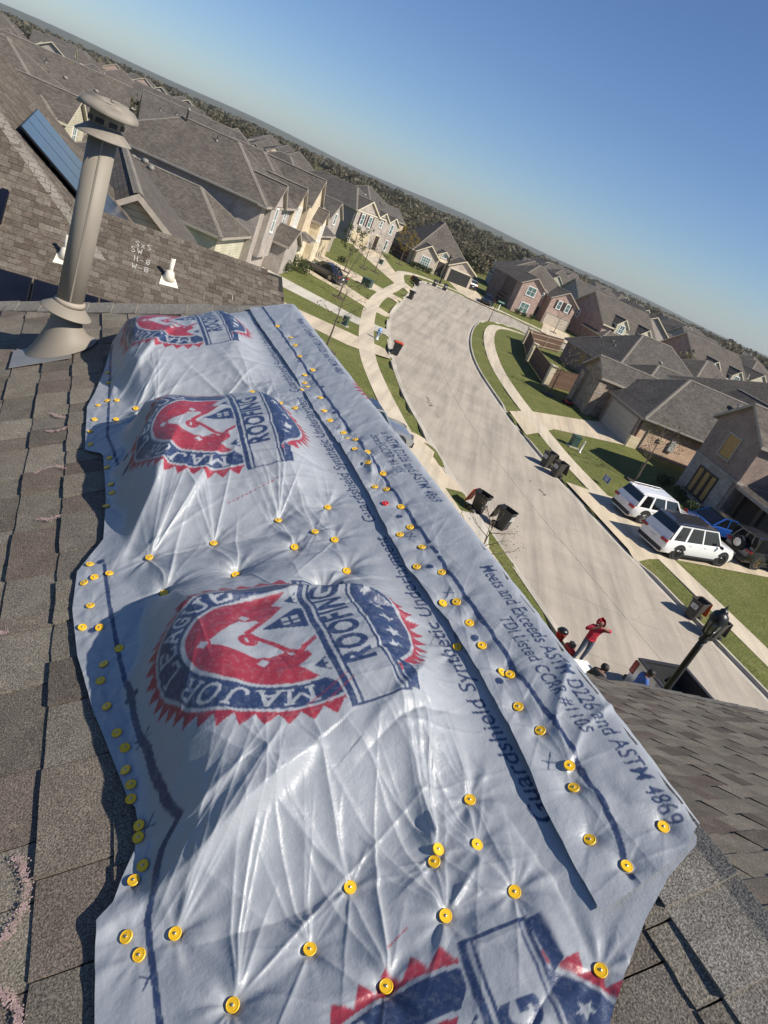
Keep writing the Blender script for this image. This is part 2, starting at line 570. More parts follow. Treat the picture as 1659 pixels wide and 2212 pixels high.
# ------------------------------------------------------------------ near roof geometry (local x = across the ridge, y = along it)
ZL, TL = CAM_H - 1.42, 0.5            # left slope: z = ZL + TL*x
XR = 1.23                              # ridge
ZRG = ZL + TL * XR
TRR = math.tan(math.radians(42))       # slope beyond the ridge
def roof_z(x):
    return np.where(x < XR, ZL + TL * x, ZRG - TRR * (x - XR))
MAIN_T = [(1.794, 0.235), (1.725, 0.247), (1.71, 0.222), (1.728, 0.284), (1.752, 0.386), (1.752, 0.558), (1.786, 0.743), (1.803, 0.895), (1.681, 0.826), (1.639, 0.761), (1.627, 0.871), (1.473, 0.864), (1.576, 0.593), (1.575, 0.414), (1.407, 0.785), (1.601, 0.238), (1.518, 0.22), (1.502, 0.26), (1.401, 0.302), (1.359, 0.268), (1.306, 0.261), (1.217, 0.273), (1.129, 0.291), (1.081, 0.305), (1.022, 0.305), (0.982, 0.313), (0.948, 0.312), (0.882, 0.324), (0.856, 0.321), (0.794, 0.325), (0.771, 0.309), (0.62, 0.638), (0.653, 0.367), (0.678, 0.296), (0.642, 0.314), (0.548, 0.557), (0.513, 0.437), (0.452, 0.648), (0.624, 0.788), (0.609, 0.78), (0.612, 0.859), (0.7, 0.884), (0.513, 0.884), (0.518, 0.766), (0.355, 0.948), (2.979, 0.293), (2.967, 0.329), (2.951, 0.259), (2.836, 0.394), (2.785, 0.473), (2.812, 0.246), (2.773, 0.322), (2.709, 0.383), (2.706, 0.232), (2.593, 0.233), (2.783, 0.727), (2.785, 0.83), (2.717, 0.874), (2.631, 0.913), (2.565, 0.958), (3.312, 0.298), (3.186, 0.301), (2.447, 0.295), (2.378, 0.286), (2.246, 0.296), (2.188, 0.299), (2.111, 0.281), (1.088, 1.018)]
STRIP_T = [(3.564, 1.08), (3.369, 1.105), (3.251, 1.102), (3.099, 1.09), (2.912, 1.105), (2.872, 1.062), (2.792, 1.045), (2.748, 1.044), (2.724, 1.021), (2.612, 1.066), (2.485, 1.05), (2.394, 1.05), (2.275, 1.07), (2.233, 1.07), (2.196, 1.088), (2.12, 1.064), (2.084, 1.097), (1.996, 1.069), (1.922, 1.101), (1.854, 1.054), (1.824, 1.082), (1.706, 1.088), (1.593, 1.078), (1.571, 1.041), (1.485, 1.073), (1.408, 1.032), (1.358, 1.082), (1.242, 1.04), (1.232, 1.072), (1.148, 1.071), (1.064, 1.065), (0.973, 1.074), (0.959, 1.087), (0.865, 1.058), (0.79, 1.069), (0.69, 1.073), (0.648, 1.064), (0.547, 1.041), (0.482, 1.071), (0.521, 1.168)]
LEFT = [(3.697, 0.34), (3.673, 0.319), (3.365, 0.286), (3.102, 0.248), (2.956, 0.218), (2.555, 0.214), (2.499, 0.265), (2.468, 0.274), (2.16, 0.28), (1.912, 0.27), (1.822, 0.226), (1.774, 0.203), (1.608, 0.195), (1.418, 0.21), (1.217, 0.245), (1.069, 0.28), (0.953, 0.307), (0.926, 0.318), (0.872, 0.322), (0.828, 0.311), (0.789, 0.292), (0.744, 0.275), (0.722, 0.249), (0.645, 0.249), (0.567, 0.249)]
RIGHT = [(0.513, 1.236), (0.471, 1.199), (0.44, 1.123), (0.395, 1.05), (0.332, 0.97), (0.291, 0.922)]
GAP = [(3.701, 1.017), (2.847, 1.042), (2.498, 1.037), (2.198, 1.047), (1.854, 1.043), (1.581, 1.029), (1.416, 1.026), (1.166, 1.043), (0.953, 1.042), (0.818, 1.032), (0.641, 1.011), (0.523, 1.009), (0.433, 1.008)]
def sstep(a, b, x):
    t = np.clip((x - a) / (b - a), 0, 1)
    return t * t * (3 - 2 * t)
def seg_dist(u, v, p, q):
    du, dv = q[0] - p[0], q[1] - p[1]
    l2 = du * du + dv * dv
    t = np.clip(((u - p[0]) * du + (v - p[1]) * dv) / l2, 0, 1)
    a, b = u - p[0] - t * du, v - p[1] - t * dv
    sgn = np.sign(du * (v - p[1]) - dv * (u - p[0]))
    return np.sqrt(a * a + b * b), sgn, t
def wob(u, v, seed, n=26, lo=4.0, hi=26.0, aniso=0.0):
    """sum of random sines: soft fabric undulation"""
    r = np.random.default_rng(seed)
    out = np.zeros_like(u)
    for i in range(n):
        k = lo * (hi / lo) ** r.random()
        a = r.uniform(0, math.pi) if aniso == 0 else r.normal(aniso, 0.35)
        out += np.sin(k * (u * math.cos(a) + v * math.sin(a)) + r.uniform(0, 6.28)) * (lo / k) ** 0.9
    return out / n ** 0.5
def hump(p, pk, sharp=1.0):
    p = np.clip(p, 0, 1)
    a = np.where(p < pk, p / pk, (1 - p) / (1 - pk))
    return np.sin(np.clip(a, 0, 1) * math.pi / 2) ** sharp
def tarp_h(u, v):
    """height of the loose sheet above the shingles"""
    r1 = 2.80 - 0.10 * (v - 0.6)
    r2 = 1.74 - 0.12 * np.clip(v - 0.55, 0, 1)
    r3 = 0.63 + 0.02 * np.sin(v * 9)
    b = 0.150 * hump((u - r1) / (3.86 - r1), 0.62, 0.8) * (u > r1)
    b = b + 0.165 * hump((u - r2) / (r1 - r2), 0.64, 0.8) * ((u <= r1) & (u > r2))
    b = b + 0.145 * hump((u - r3) / (r2 - r3), 0.40, 0.85) * ((u <= r2) & (u > r3))
    b = b + 0.045 * hump((u - 0.05) / (r3 - 0.05), 0.5, 1.0) * (u <= r3)
    vl = 0.318 + 0.022 * np.sin(u * 5.1) + 0.014 * np.sin(u * 13 + 1) + 0.008 * np.sin(u * 29)
    b = b * (1 + 0.30 * np.exp(-((v - 0.43) / 0.10) ** 2))
    s = sstep(vl, vl + 0.075, v) * (1 - sstep(0.76, 0.99, v))
    h = 0.018 + b * s
    # tension folds fanning down the near faces of the humps
    w1 = wob(v + 0.16 * np.sin(u * 3.1) + 0.22 * u, 0.12 * u, 5, 16, 16, 75, 0.0)
    w2 = wob(u + 0.30 * v, 0.15 * v, 6, 14, 26, 110, 0.01)
    face = np.clip(b / 0.12, 0, 1.2)
    h = h + 0.0040 * w1 * s * (0.25 + face) + 0.0030 * w2 * s * (0.3 + 1.6 * sstep(0.70, 0.98, v))
    rid = np.abs(np.sin(31 * (v + 0.35 * u) + 2.2 * np.sin(6 * u)))
    h = h - 0.010 * (1 - rid) ** 3 * s * sstep(0.75, 0.95, v)
    rid2 = np.abs(np.sin(17 * (u - 0.45 * v) + 2.6 * np.sin(5 * v + u)))
    h = h - 0.012 * (1 - rid2) ** 5 * s * sstep(0.62, 0.9, v)
    # long single folds
    for pts, w, a in ((((0.70, 0.24), (0.74, 0.388), (0.80, 0.50), (0.86, 0.60)), 0.040, 0.050),
                      (((0.80, 0.33), (0.815, 0.39), (0.85, 0.45)), 0.022, 0.024),
                      (((1.37, 0.33), (1.338, 0.495), (1.325, 0.679), (1.27, 0.826), (1.18, 0.97)), 0.030, 0.026),
                      (((0.60, 0.79), (0.53, 0.775), (0.47, 0.79)), 0.020, -0.020),
                      (((0.62, 0.64), (0.635, 0.72), (0.612, 0.78)), 0.022, 0.022),
                      (((0.69, 0.885), (0.50, 0.905), (0.33, 0.895)), 0.020, 0.012),
                      (((0.66, 0.93), (0.50, 0.955), (0.36, 0.945)), 0.016, -0.012),
                      (((2.45, 0.33), (2.62, 0.40), (2.74, 0.47)), 0.030, 0.030),
                      (((3.22, 0.335), (3.05, 0.31), (2.96, 0.32)), 0.020, 0.016),
                      (((1.74, 0.30), (1.95, 0.37), (2.25, 0.46)), 0.035, 0.030),
                      (((1.76, 0.40), (1.95, 0.50), (2.15, 0.60)), 0.030, 0.018),
                      (((1.10, 0.95), (0.98, 0.86), (0.86, 0.70)), 0.035, 0.016),
                      (((2.97, 0.33), (3.2, 0.45), (3.4, 0.55)), 0.030, 0.020)):
        d = np.full_like(u, 9.0); sg = np.zeros_like(u); along = np.zeros_like(u)
        m = len(pts) - 1
        for i in range(m):
            di, si, ti = seg_dist(u, v, pts[i], pts[i + 1])
            c = di < d
            d = np.where(c, di, d); sg = np.where(c, si, sg); along = np.where(c, (i + ti) / m, along)
        wd = w * np.where(sg > 0, 0.45, 1.5)
        h = h + a * np.exp(-(d / wd) ** 1.6) * (0.25 + 0.75 * np.sin(np.clip(along, 0, 1) * math.pi) ** 0.7)
    h = h + 0.0022 * wob(u, v, 3, 30, 14, 90) + 0.0016 * wob(u, v, 9, 24, 60, 220) * s
    # plastic caps pin the sheet down and pull star creases
    for i, (pu, pv) in enumerate(MAIN_T):
        sel = (np.abs(u - pu) < 0.30) & (np.abs(v - pv) < 0.30)
        if not sel.any():
            continue
        du, dv = u[sel] - pu, v[sel] - pv
        r = np.sqrt(du * du + dv * dv) + 1e-6
        ph = np.arctan2(dv, du)
        rr = 0.055 if pv > 0.36 else 0.03
        pin = 1 - np.exp(-np.maximum(r - 0.010, 0) / rr)
        star = np.abs(np.cos(2.5 * ph + i * 1.7)) ** 2.2 * 0.6 + np.abs(np.cos(4.5 * ph + i * 2.9)) ** 3 * 0.55
        amp = (0.008 + 0.006 * ((i * 7) % 5) / 5 if pv > 0.36 else 0.005) * np.exp(-r / 0.07) * np.clip((r - 0.012) / 0.03, 0, 1)
        h[sel] = 0.0165 + (h[sel] - 0.0165) * pin + amp * star
    h = h + creases(u, v, CREASES, s)
    cap_ = 0.0205 + 0.25 * (1 - sstep(0.93, 0.995, v))
    return np.clip(h, 0.0165, cap_)
def creases(u, v, segs, s=None):
    out = np.zeros_like(u)
    for (p, q, w, a, taper) in segs:
        m = 4 * w
        sel = (u > min(p[0], q[0]) - m) & (u < max(p[0], q[0]) + m) & (v > min(p[1], q[1]) - m) & (v < max(p[1], q[1]) + m)
        if not sel.any():
            continue
        d, sg, t = seg_dist(u[sel], v[sel], p, q)
        prof = np.exp(-np.abs(d) / (w * np.where(sg > 0, 0.55, 1.3)))
        k = (1 - t) ** 0.8 * np.clip(t * 14, 0, 1) if taper else np.sin(np.clip(t, 0, 1) * math.pi) ** 0.6
        out[sel] += a * prof * k * (1 if s is None else np.clip(s[sel], 0.12, 1))
    return out
def make_creases(tacks, seed, n_rand, box, amp):
    r = np.random.default_rng(seed)
    out = []
    for (pu, pv) in tacks:
        big = pv > 0.36
        base = r.uniform(0, 6.28)
        for k in range(r.integers(3, 7) if big else 3):
            a = base + k * 6.28 / 5 + r.normal(0, 0.5)
            ln = r.uniform(0.06, 0.26) * (1.35 if abs(math.cos(a)) > 0.7 else 0.8) * (1 if big else 0.4)
            out.append(((pu + 0.011 * math.cos(a), pv + 0.011 * math.sin(a)), (pu + ln * math.cos(a), pv + ln * math.sin(a)), r.uniform(0.004, 0.010), amp * r.uniform(0.5, 1.3) * (1 if big else .5), True))
    if n_rand > 150:
        for (pu, pv) in tacks:      # long taut pulls running up the hump beyond a row of caps
            if pv < 0.28 or not (1.55 < pu < 1.85 or 2.55 < pu < 3.0 or 0.45 < pu < 0.75):
                continue
            for k in range(4):
                a = r.normal(0.25 if pv < 0.5 else -0.05, 0.35)
                ln = r.uniform(0.25, 0.62)
                out.append(((pu, pv), (pu + ln * math.cos(a), pv + ln * math.sin(a)), r.uniform(0.006, 0.013), 0.0075 * r.uniform(0.5, 1.2), True))
        for k in range(85):         # pulls running in from under the ridge strip
            pu = r.uniform(0.5, 3.75)
            ln = r.uniform(0.10, 0.40)
            out.append(((pu, 0.985), (pu + r.normal(0.06, 0.07), 0.985 - ln), r.uniform(0.005, 0.011), 0.0085 * r.uniform(0.3, 1.1), True))
    for i in range(n_rand):
        pu, pv = r.uniform(box[0], box[1]), r.uniform(box[2], box[3])
        a = r.normal(0.5, 0.9) if r.random() < 0.6 else r.uniform(0, 6.28)
        ln = r.uniform(0.05, 0.28)
        out.append(((pu, pv), (pu + ln * math.cos(a), pv + ln * math.sin(a)), r.uniform(0.004, 0.014), amp * r.uniform(-0.5, 0.8), False))
    return out
CREASES = make_creases(MAIN_T, 77, 170, (0.2, 3.8, 0.36, 0.98), 0.0044)
S_CREASES = make_creases([(a, b) for a, b in STRIP_T], 78, 120, (0.5, 3.8, 1.05, 1.25), 0.0022)
def strip_h(u, v):
    """height of the ridge strip above the shingles"""
    h = np.full_like(u, 0.027)
    h = h + 0.0028 * wob(u, v, 21, 22, 7, 40, 1.3) * sstep(1.0, 1.2, v) - 0.004 * (1 - sstep(0.5, 0.7, u)) + creases(u, v, S_CREASES) + 0.0018 * wob(u, v, 22, 20, 40, 160)
    edge = 1 - sstep(1.0, 1.05, v)
    h = h + edge * (0.000 + 0.004 * np.clip(wob(u, u * 0, 31, 12, 6, 40), 0, 2))
    h = h + 0.010 * np.exp(-((u - 0.72) / 0.12) ** 2) * edge
    for pts, w, a in ((((0.70, 1.075), (0.80, 1.10), (0.93, 1.20)), 0.012, 0.008), (((0.69, 1.07), (0.76, 1.14), (0.80, 1.24)), 0.010, 0.006),
                      (((0.64, 1.065), (0.58, 1.12), (0.55, 1.20)), 0.014, 0.004), (((2.10, 1.065), (2.03, 1.085), (1.93, 1.06)), 0.012, 0.012)):
        d = np.full_like(u, 9.0)
        for i in range(len(pts) - 1):
            d = np.minimum(d, seg_dist(u, v, pts[i], pts[i + 1])[0])
        h = h + a * np.exp(-(d / w) ** 1.5)
    for i, (pu, pv) in enumerate(STRIP_T):
        sel = (np.abs(u - pu) < 0.2) & (np.abs(v - pv) < 0.2)
        if not sel.any():
            continue
        du, dv = u[sel] - pu, v[sel] - pv
        r = np.sqrt(du * du + dv * dv) + 1e-6
        ph = np.arctan2(dv, du)
        star = np.abs(np.cos(2.5 * ph + i * 1.3))
        h[sel] = h[sel] - 0.010 * np.exp(-np.maximum(r - 0.011, 0) / 0.02) + 0.0035 * np.exp(-r / 0.045) * np.clip((r - 0.012) / 0.02, 0, 1) * star
    # flatten over the ridge so the sheet wraps it
    return h
# ------------------------------------------------------------------ our house: roof slopes with single shingles
HOUSE_RZ = R(31.3)
own = empty('house', (0, 0, 0), HOUSE_RZ, 'shingled roof underfoot whose ridge is covered with pale blue underlayment', 'house')
def wedge_mesh(l, t, d=0.163, name='shingle'):
    j = 0.002
    mb = MB()
    n = 4
    vs_, fs_ = [], []
    for i in range(n + 1):
        x = l * i / n
        dy = random.uniform(-0.0025, 0.0025)
        dz = random.uniform(-0.0012, 0.0012)
        vs_ += [(x, dy, -0.012), (x, dy, t + dz), (x, d, 0.0005), (x, d, -0.012)]
    for i in range(n):
        a = 4 * i
        fs_ += [(a, a + 4, a + 5, a + 1), (a + 1, a + 5, a + 6, a + 2), (a + 3, a + 2, a + 6, a + 7), (a, a + 3, a + 7, a + 4)]
    fs_ += [(0, 1, 2, 3), (4 * n + 3, 4 * n + 2, 4 * n + 1, 4 * n)]
    mb.add(vs_, fs_)
    return mb
LENS = [0.07, 0.10, 0.125, 0.15, 0.18, 0.21, 0.25]
SH_MESH = {}
def sh_mesh(k, raised, mat):
    key = (k, raised, mat)
    if key not in SH_MESH:
        SH_MESH[key] = wedge_mesh(LENS[k] - 0.004, 0.0125 if raised else 0.0070).mesh('shingle', mat, uv=False)
    return SH_MESH[key]
def shingle_field(parent, origin, ea, es, la, rows, keep, n_obj, mats, expo=0.143, order=None, seed=1, a0=0.0):
    """rows of laminated shingle tabs on a slope: the nearest become single pieces, the rest one joined part"""
    rs = random.Random(seed)
    o, ea, es = Vector(origin), Vector(ea).normalized(), Vector(es).normalized()
    en = ea.cross(es)
    pcs = []
    for r in range(rows):
        a = a0 - rs.random() * 0.3
        up = rs.random() < 0.5
        while a < la:
            k = rs.choices(range(7), (1, 2, 3, 3, 3, 2, 2))[0]
            l = LENS[k]
            p = o + ea * a + es * (r * expo)
            c = p + ea * (l / 2) + es * 0.07
            if keep(c):
                pcs.append((order(c) if order else 0, p, k, up))
            a += l
            up = not up if rs.random() < 0.8 else up
    pcs.sort(key=lambda q: q[0])
    basis = Matrix((ea, es, en)).transposed().to_4x4()
    for _, p, k, up in pcs[:n_obj]:
        ob = bpy.data.objects.new('shingle', sh_mesh(k, up, mats[0]))
        link(ob, parent)
        m = basis.copy()
        m.translation = p
        ob.matrix_local = m
    rest = pcs[n_obj:]
    if rest:
        V, Fc, T = [], [], []
        for _, p, k, up in rest:
            l, t = LENS[k] - 0.004, (0.0125 if up else 0.0070)
            b = len(V)
            for (x, y, z) in ((0, 0, -.012), (l, 0, -.012), (l, 0, t), (0, 0, t), (l, .163, .0005), (0, .163, .0005)):
                V.append(tuple(p + ea * x + es * y + en * z))
            Fc += [(b, b + 1, b + 2, b + 3), (b + 3, b + 2, b + 4, b + 5), (b, b + 3, b + 5), (b + 1, b + 4, b + 2)]
            T += [rs.random()] * 6
        me = bpy.data.meshes.new('shingles')
        me.from_pydata(V, [], Fc)
        at = me.attributes.new('tint', 'FLOAT', 'POINT')
        at.data.foreach_set('value', np.array(T, dtype=np.float32))
        me.materials.append(MATS[mats[1]])
        ob = bpy.data.objects.new('shingles', me)
        link(ob, parent)
        tag(ob, kind='stuff')
    return len(pcs)

def slab(name, poly, mat, parent, thick=0.06, drop=0.02):
    """roof deck: polygon (local 3D) lowered a little and thickened downward"""
    mb = MB()
    mb.prism([(p[0], p[1], p[2] - drop) for p in reversed(poly)], (0, 0, -thick))
    return mb.build(name, mat, parent)
def zl(x): return ZL + TL * x
def hip_y(x): return 3.86 + (XR - x) * 0.66
# left slope deck
lp = [(-6.5, -7, zl(-6.5)), (XR, -7, zl(XR)), (XR, hip_y(XR), zl(XR)), (-6.5, hip_y(-6.5), zl(-6.5))]
left_slope = slab('roof_slope', lp, 'felt', own)
# beyond the ridge
rp = [(XR + .003, -7, ZRG), (7.2, -7, ZRG - TRR * (7.2 - XR)), (7.2, hip_y(XR) + 5, ZRG - TRR * (7.2 - XR)), (XR + .003, hip_y(XR), ZRG)]
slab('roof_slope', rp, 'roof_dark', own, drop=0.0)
# end slope beyond the hip
ep = [(XR, hip_y(XR) + .004, ZRG), (7.2, hip_y(XR) + 5.004, ZRG - 5.3), (-6.5, hip_y(-6.5) + .004, zl(-6.5))]
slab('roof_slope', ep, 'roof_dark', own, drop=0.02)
# cross-wing slope falling away along the ridge direction
CR0, TR_ = CAM_H - 1.0, 0.60
def zr(y): return CR0 - TR_ * y
def hip_x(y): return 4.86 - (y - 3.8) / 1.2
wp = [(1.30, -0.25, zr(-.25)), (hip_x(-.25), -0.25, zr(-.25)), (hip_x(5.6), 5.6, zr(5.6)), (1.30, 5.6, zr(5.6))]
wing_slope = slab('roof_slope', wp, 'felt', own)
wing2 = [(hip_x(-.25), -0.252, zr(-.25) - .03), (hip_x(-.25) + 5, 4.0, zr(-.25) - 5.5), (hip_x(5.6) + 3.5, 9, zr(5.6) - 5.0), (hip_x(5.6), 5.6, zr(5.6) - .03)]
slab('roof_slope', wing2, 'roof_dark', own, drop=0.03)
# walls below (hidden from here, but the house stands on the ground)
w = MB()
w.box((-5.9, -12, -0.3), (3.6, 3.6, 5.0))
w.build('wall', 'brick_tan', own)
gb = MB()
gb.prism([(-6.5, -7.01, zl(-6.5) - .1), (XR, -7.01, ZRG - .1), (7.2, -7.01, ZRG - TRR * 5.97 - .1)], (0, 0.2, 0))
gb.build('gable', 'siding_grey', own)

sa = (0, 1, 0)
def near_left(c):
    if c.y > hip_y(c.x) - 0.05 or c.x > XR - 0.07: return False
    if c.x < 0.46 and 0.05 < c.y: return True
    if c.y > 3.45: return True
    return c.y < 1.0 and c.x > 0.80 + 0.1 * c.y
xs0 = 0.160 - 0.128 * 9
es_l = Vector((1, 0, TL)).normalized()
shingle_field(left_slope, (xs0, 5.6, zl(xs0)), (0, -1, 0), es_l, 5.55, 26, near_left, 235, ('shingle', 'shingle_stuff'),
              order=lambda c: (c - Vector((0.3, 1.2, CAM_H))).length, seed=4)
es_w = Vector((0, -1, TR_)).normalized()
y_top = 5.6
def near_wing(c):
    return 1.33 < c.x < hip_x(c.y) - 0.03 and -0.2 < c.y < 5.55 and c.x > 1.33 + max(0, (c.y - 0.9)) * 0.42
shingle_field(wing_slope, (1.32, y_top, zr(y_top)), (-1, 0, 0), es_w, 0.0, 0, near_wing, 0, ('shingle', 'shingle_stuff'))
shingle_field(wing_slope, (9.3, y_top, zr(y_top)), (-1, 0, 0), es_w, 8.0, 48, near_wing, 64, ('shingle', 'shingle_stuff'),
              order=lambda c: (c - Vector((0, 0, CAM_H))).length, seed=8)
# ridge and hip caps: folded shingles lapped over one another
def caps(parent, p0, d, n, step, left, right, hw=0.135, mat='cap_shingle', lift=0.006):
    p0, d, left, right = Vector(p0), Vector(d).normalized(), Vector(left).normalized(), Vector(right).normalized()
    mb = MB()
    L_ = step * 1.35
    prof = []
    for side, s_ in ((left, -1), (right, 1)):
        pass
    up = (left.cross(d)).normalized()
    if up.z < 0: up = -up
    row = [left * hw, left * (hw * .5), left * 0.03 + up * 0.001, Vector((0, 0, 0)) + up * 0.010, right * 0.03 + up * 0.001, right * (hw * .5), right * hw]
    vs_, fs_ = [], []
    for (yy, zz) in ((0.0, 0.010), (L_, 0.001)):
        for q in row:
            vs_.append(q + d * yy + up * zz)
    for (yy, zz) in ((0.0, 0.001), (L_, -0.008)):
        for q in row:
            vs_.append(q + d * yy + up * zz)
    m = len(row)
    for i in range(m - 1):
        fs_ += [(i, i + 1, m + i + 1, m + i), (2 * m + i, 3 * m + i, 3 * m + i + 1, 2 * m + i + 1), (i, 2 * m + i, 2 * m + i + 1, i + 1), (m + i, m + i + 1, 3 * m + i + 1, 3 * m + i)]
    fs_ += [(0, m, 3 * m, 2 * m), (m - 1, 3 * m - 1, 4 * m - 1, 2 * m - 1)]
    mb.add(vs_, fs_)
    me = mb.mesh('cap_shingle', mat, uv=False)
    for i in range(n):
        o = bpy.data.objects.new('cap_shingle', me)
        link(o, parent)
        o.location = p0 + d * (i * step) + Vector((0, 0, lift + 0.001 * math.sin(i * 2.1)))
caps(left_slope, (XR, -0.6, ZRG), (0, 1, 0), 15, 0.143, (-1, 0, -TL), (1, 0, -TRR), hw=0.15)
hd = Vector((-1, 0.66, -TL))
caps(left_slope, (XR - .02, hip_y(XR) - .02, ZRG - .01), hd, 15, 0.16, (-0.15, -1, -0.075), (0.5, 1.0, -0.35), hw=0.15)
hd2 = Vector((-1, 1.2, -1.2 * TR_))
caps(wing_slope, (hip_x(-.2), -.2, zr(-.2)), hd2, 34, 0.15, (-.6, -.75, .45 * 1), (1, .5, -.9), hw=0.13)

# chalk marks on the shingles
def ribbon(name, pts, wdt, mat, parent, zfun, dz=0.0145):
    mb = MB()
    vs_, fs_ = [], []
    for i, p in enumerate(pts):
        a = pts[max(0, i - 1)]; b = pts[min(len(pts) - 1, i + 1)]
        dx, dy = b[0] - a[0], b[1] - a[1]
        l = math.hypot(dx, dy) or 1
        nx, ny = -dy / l * wdt / 2, dx / l * wdt / 2
        k = 0.6 + 0.8 * random.random()
        for s_ in (-1, 1):
            x, y = p[0] + s_ * nx * k, p[1] + s_ * ny * k
            vs_.append((x, y, zfun(x, y) + dz))
        if i: fs_.append((2 * i - 2, 2 * i - 1, 2 * i + 1, 2 * i))
    mb.add(vs_, fs_)
    return mb.build(name, mat, parent)
def arc(cx_, cy_, rx, ry, a0, a1, n=14):
    return [(cx_ + rx * math.cos(R(a0 + (a1 - a0) * i / n)) + random.uniform(-.003, .003), cy_ + ry * math.sin(R(a0 + (a1 - a0) * i / n))) for i in range(n + 1)]
def chalk_dust(name, pts, wdt, mat, parent, zfun, dz, n=170, s0=.0035):
    mb = MB()
    for i in range(n):
        k = random.random() * (len(pts) - 1)
        a, b = pts[int(k)], pts[min(int(k) + 1, len(pts) - 1)]
        f = k - int(k)
        x, y = a[0] + (b[0] - a[0]) * f + random.gauss(0, wdt * .35), a[1] + (b[1] - a[1]) * f + random.gauss(0, wdt * .35)
        s_ = s0 * random.uniform(.4, 1.2)
        t = random.uniform(0, 3)
        q = [(x + s_ * math.cos(t + j * 1.57) * random.uniform(.6, 1.2), y + s_ * math.sin(t + j * 1.57)) for j in range(4)]
        mb.add([(p[0], p[1], zfun(p[0], p[1]) + dz) for p in q], [(0, 1, 2, 3)])
    return mb.build(name, mat, parent, uv=False)
for pts in (arc(0.09, 0.83, 0.055, 0.085, -150, 60), arc(0.10, 0.60, 0.05, 0.07, -100, 110), arc(0.105, 2.42, 0.05, 0.06, 20, 150, 8),
            [(0.085, 2.97), (0.11, 2.93), (0.14, 2.90)], [(0.075, 2.80), (0.11, 2.78), (0.15, 2.80)], [(0.085, 2.13), (0.12, 2.11), (0.15, 2.12)], arc(0.03, 1.55, .05, .04, 60, 160, 8)):
    chalk_dust('chalk_mark', pts, 0.014, 'chalk_pink', left_slope, lambda x, y: zl(x), .0142, 620 if len(pts) > 10 else 200, .0022)

# ------------------------------------------------------------------ printed underlayment
def poly_mask(x, y, poly):
    inside = np.zeros(x.shape, bool)
    n = len(poly)
    for i in range(n):
        x1, y1 = poly[i]; x2, y2 = poly[(i + 1) % n]
        if y1 == y2: continue
        c = ((y1 > y) != (y2 > y)) & (x < (x2 - x1) * (y - y1) / (y2 - y1) + x1)
        inside ^= c
    return inside
def tri_mask(x, y, tris):
    """union of small triangles on scattered points; points sorted by bbox"""
    out = np.zeros(x.shape, bool)
    for t in tris:
        lo, hi = t.min(0), t.max(0)
        sel = np.nonzero((x >= lo[0]) & (x <= hi[0]) & (y >= lo[1]) & (y <= hi[1]))[0]
        if len(sel) == 0: continue
        px, py = x[sel], y[sel]
        (ax, ay), (bx, by), (cx_, cy_) = t
        d1 = (px - bx) * (ay - by) - (ax - bx) * (py - by)
        d2 = (px - cx_) * (by - cy_) - (bx - cx_) * (py - cy_)
        d3 = (px - ax) * (cy_ - ay) - (cx_ - ax) * (py - ay)
        neg = (d1 < 0) | (d2 < 0) | (d3 < 0)
        pos = (d1 > 0) | (d2 > 0) | (d3 > 0)
        out[sel] |= ~(neg & pos)
    return out
RING_TXT = []
# slab-serif capitals drawn as strokes in a 0..1 cell
SLAB = {'M': [[(.05, 0), (.05, 1), (.5, .35), (.95, 1), (.95, 0)]], 'A': [[(.08, 0), (.5, 1), (.92, 0)], [(.25, .35), (.75, .35)]], 'J': [[(.75, 1), (.75, .25), (.6, .03), (.35, 0), (.15, .12), (.12, .32)]],
        'O': [[(.5, 1), (.2, .9), (.1, .65), (.1, .35), (.2, .1), (.5, 0), (.8, .1), (.9, .35), (.9, .65), (.8, .9), (.5, 1)]], 'R': [[(.15, 0), (.15, 1), (.65, 1), (.85, .85), (.85, .65), (.65, .5), (.15, .5)], [(.55, .5), (.9, 0)]],
        'L': [[(.2, 1), (.2, 0), (.85, 0), (.85, .25)]], 'E': [[(.85, .78), (.85, 1), (.18, 1), (.18, 0), (.85, 0), (.85, .22)], [(.18, .5), (.65, .5)]],
        'G': [[(.85, .75), (.75, .92), (.5, 1), (.2, .9), (.1, .65), (.1, .35), (.2, .1), (.5, 0), (.82, .12), (.85, .45), (.55, .45)]], 'U': [[(.1, 1), (.1, .3), (.25, .05), (.5, 0), (.75, .05), (.9, .3), (.9, 1)]]}
SERIF = {'M': [(.05, 0), (.95, 0), (.05, 1), (.95, 1)], 'A': [(.08, 0), (.92, 0)], 'J': [(.75, 1)], 'R': [(.15, 0), (.9, 0)], 'L': [(.2, 1)], 'U': [(.1, 1), (.9, 1)]}
def ring_text():
    s = 'MAJOR LEAGUE'
    n = len(s)
    a0, a1 = 184.0, 18.0
    def put(a, quad):
        q = np.array(quad)
        X, Y = (q[:, 0] - .5) * .165, .020 + q[:, 1] * .165
        r_, th = 0.762 + Y, a - X / 0.86
        P = np.stack([r_ * np.cos(th), r_ * np.sin(th)], 1)
        RING_TXT.append(P[[0, 1, 2]]); RING_TXT.append(P[[0, 2, 3]])
    for i, ch in enumerate(s):
        if ch == ' ': continue
        a = R(a0 + (a1 - a0) * (i + .5) / n)
        w_ = .085
        for st in SLAB[ch]:
            for p, q in zip(st[:-1], st[1:]):
                d = np.array(q) - np.array(p); l = np.hypot(*d); d = d / l; nn = np.array([-d[1], d[0]]) * w_
                p_, q_ = np.array(p) - d * w_ * .6, np.array(q) + d * w_ * .6
                put(a, [p_ + nn, q_ + nn, q_ - nn, p_ - nn])
        for (x_, y_) in SERIF.get(ch, []):
            put(a, [(x_ - .2, y_ - .06), (x_ + .2, y_ - .06), (x_ + .2, y_ + .06), (x_ - .2, y_ + .06)])
ring_text()
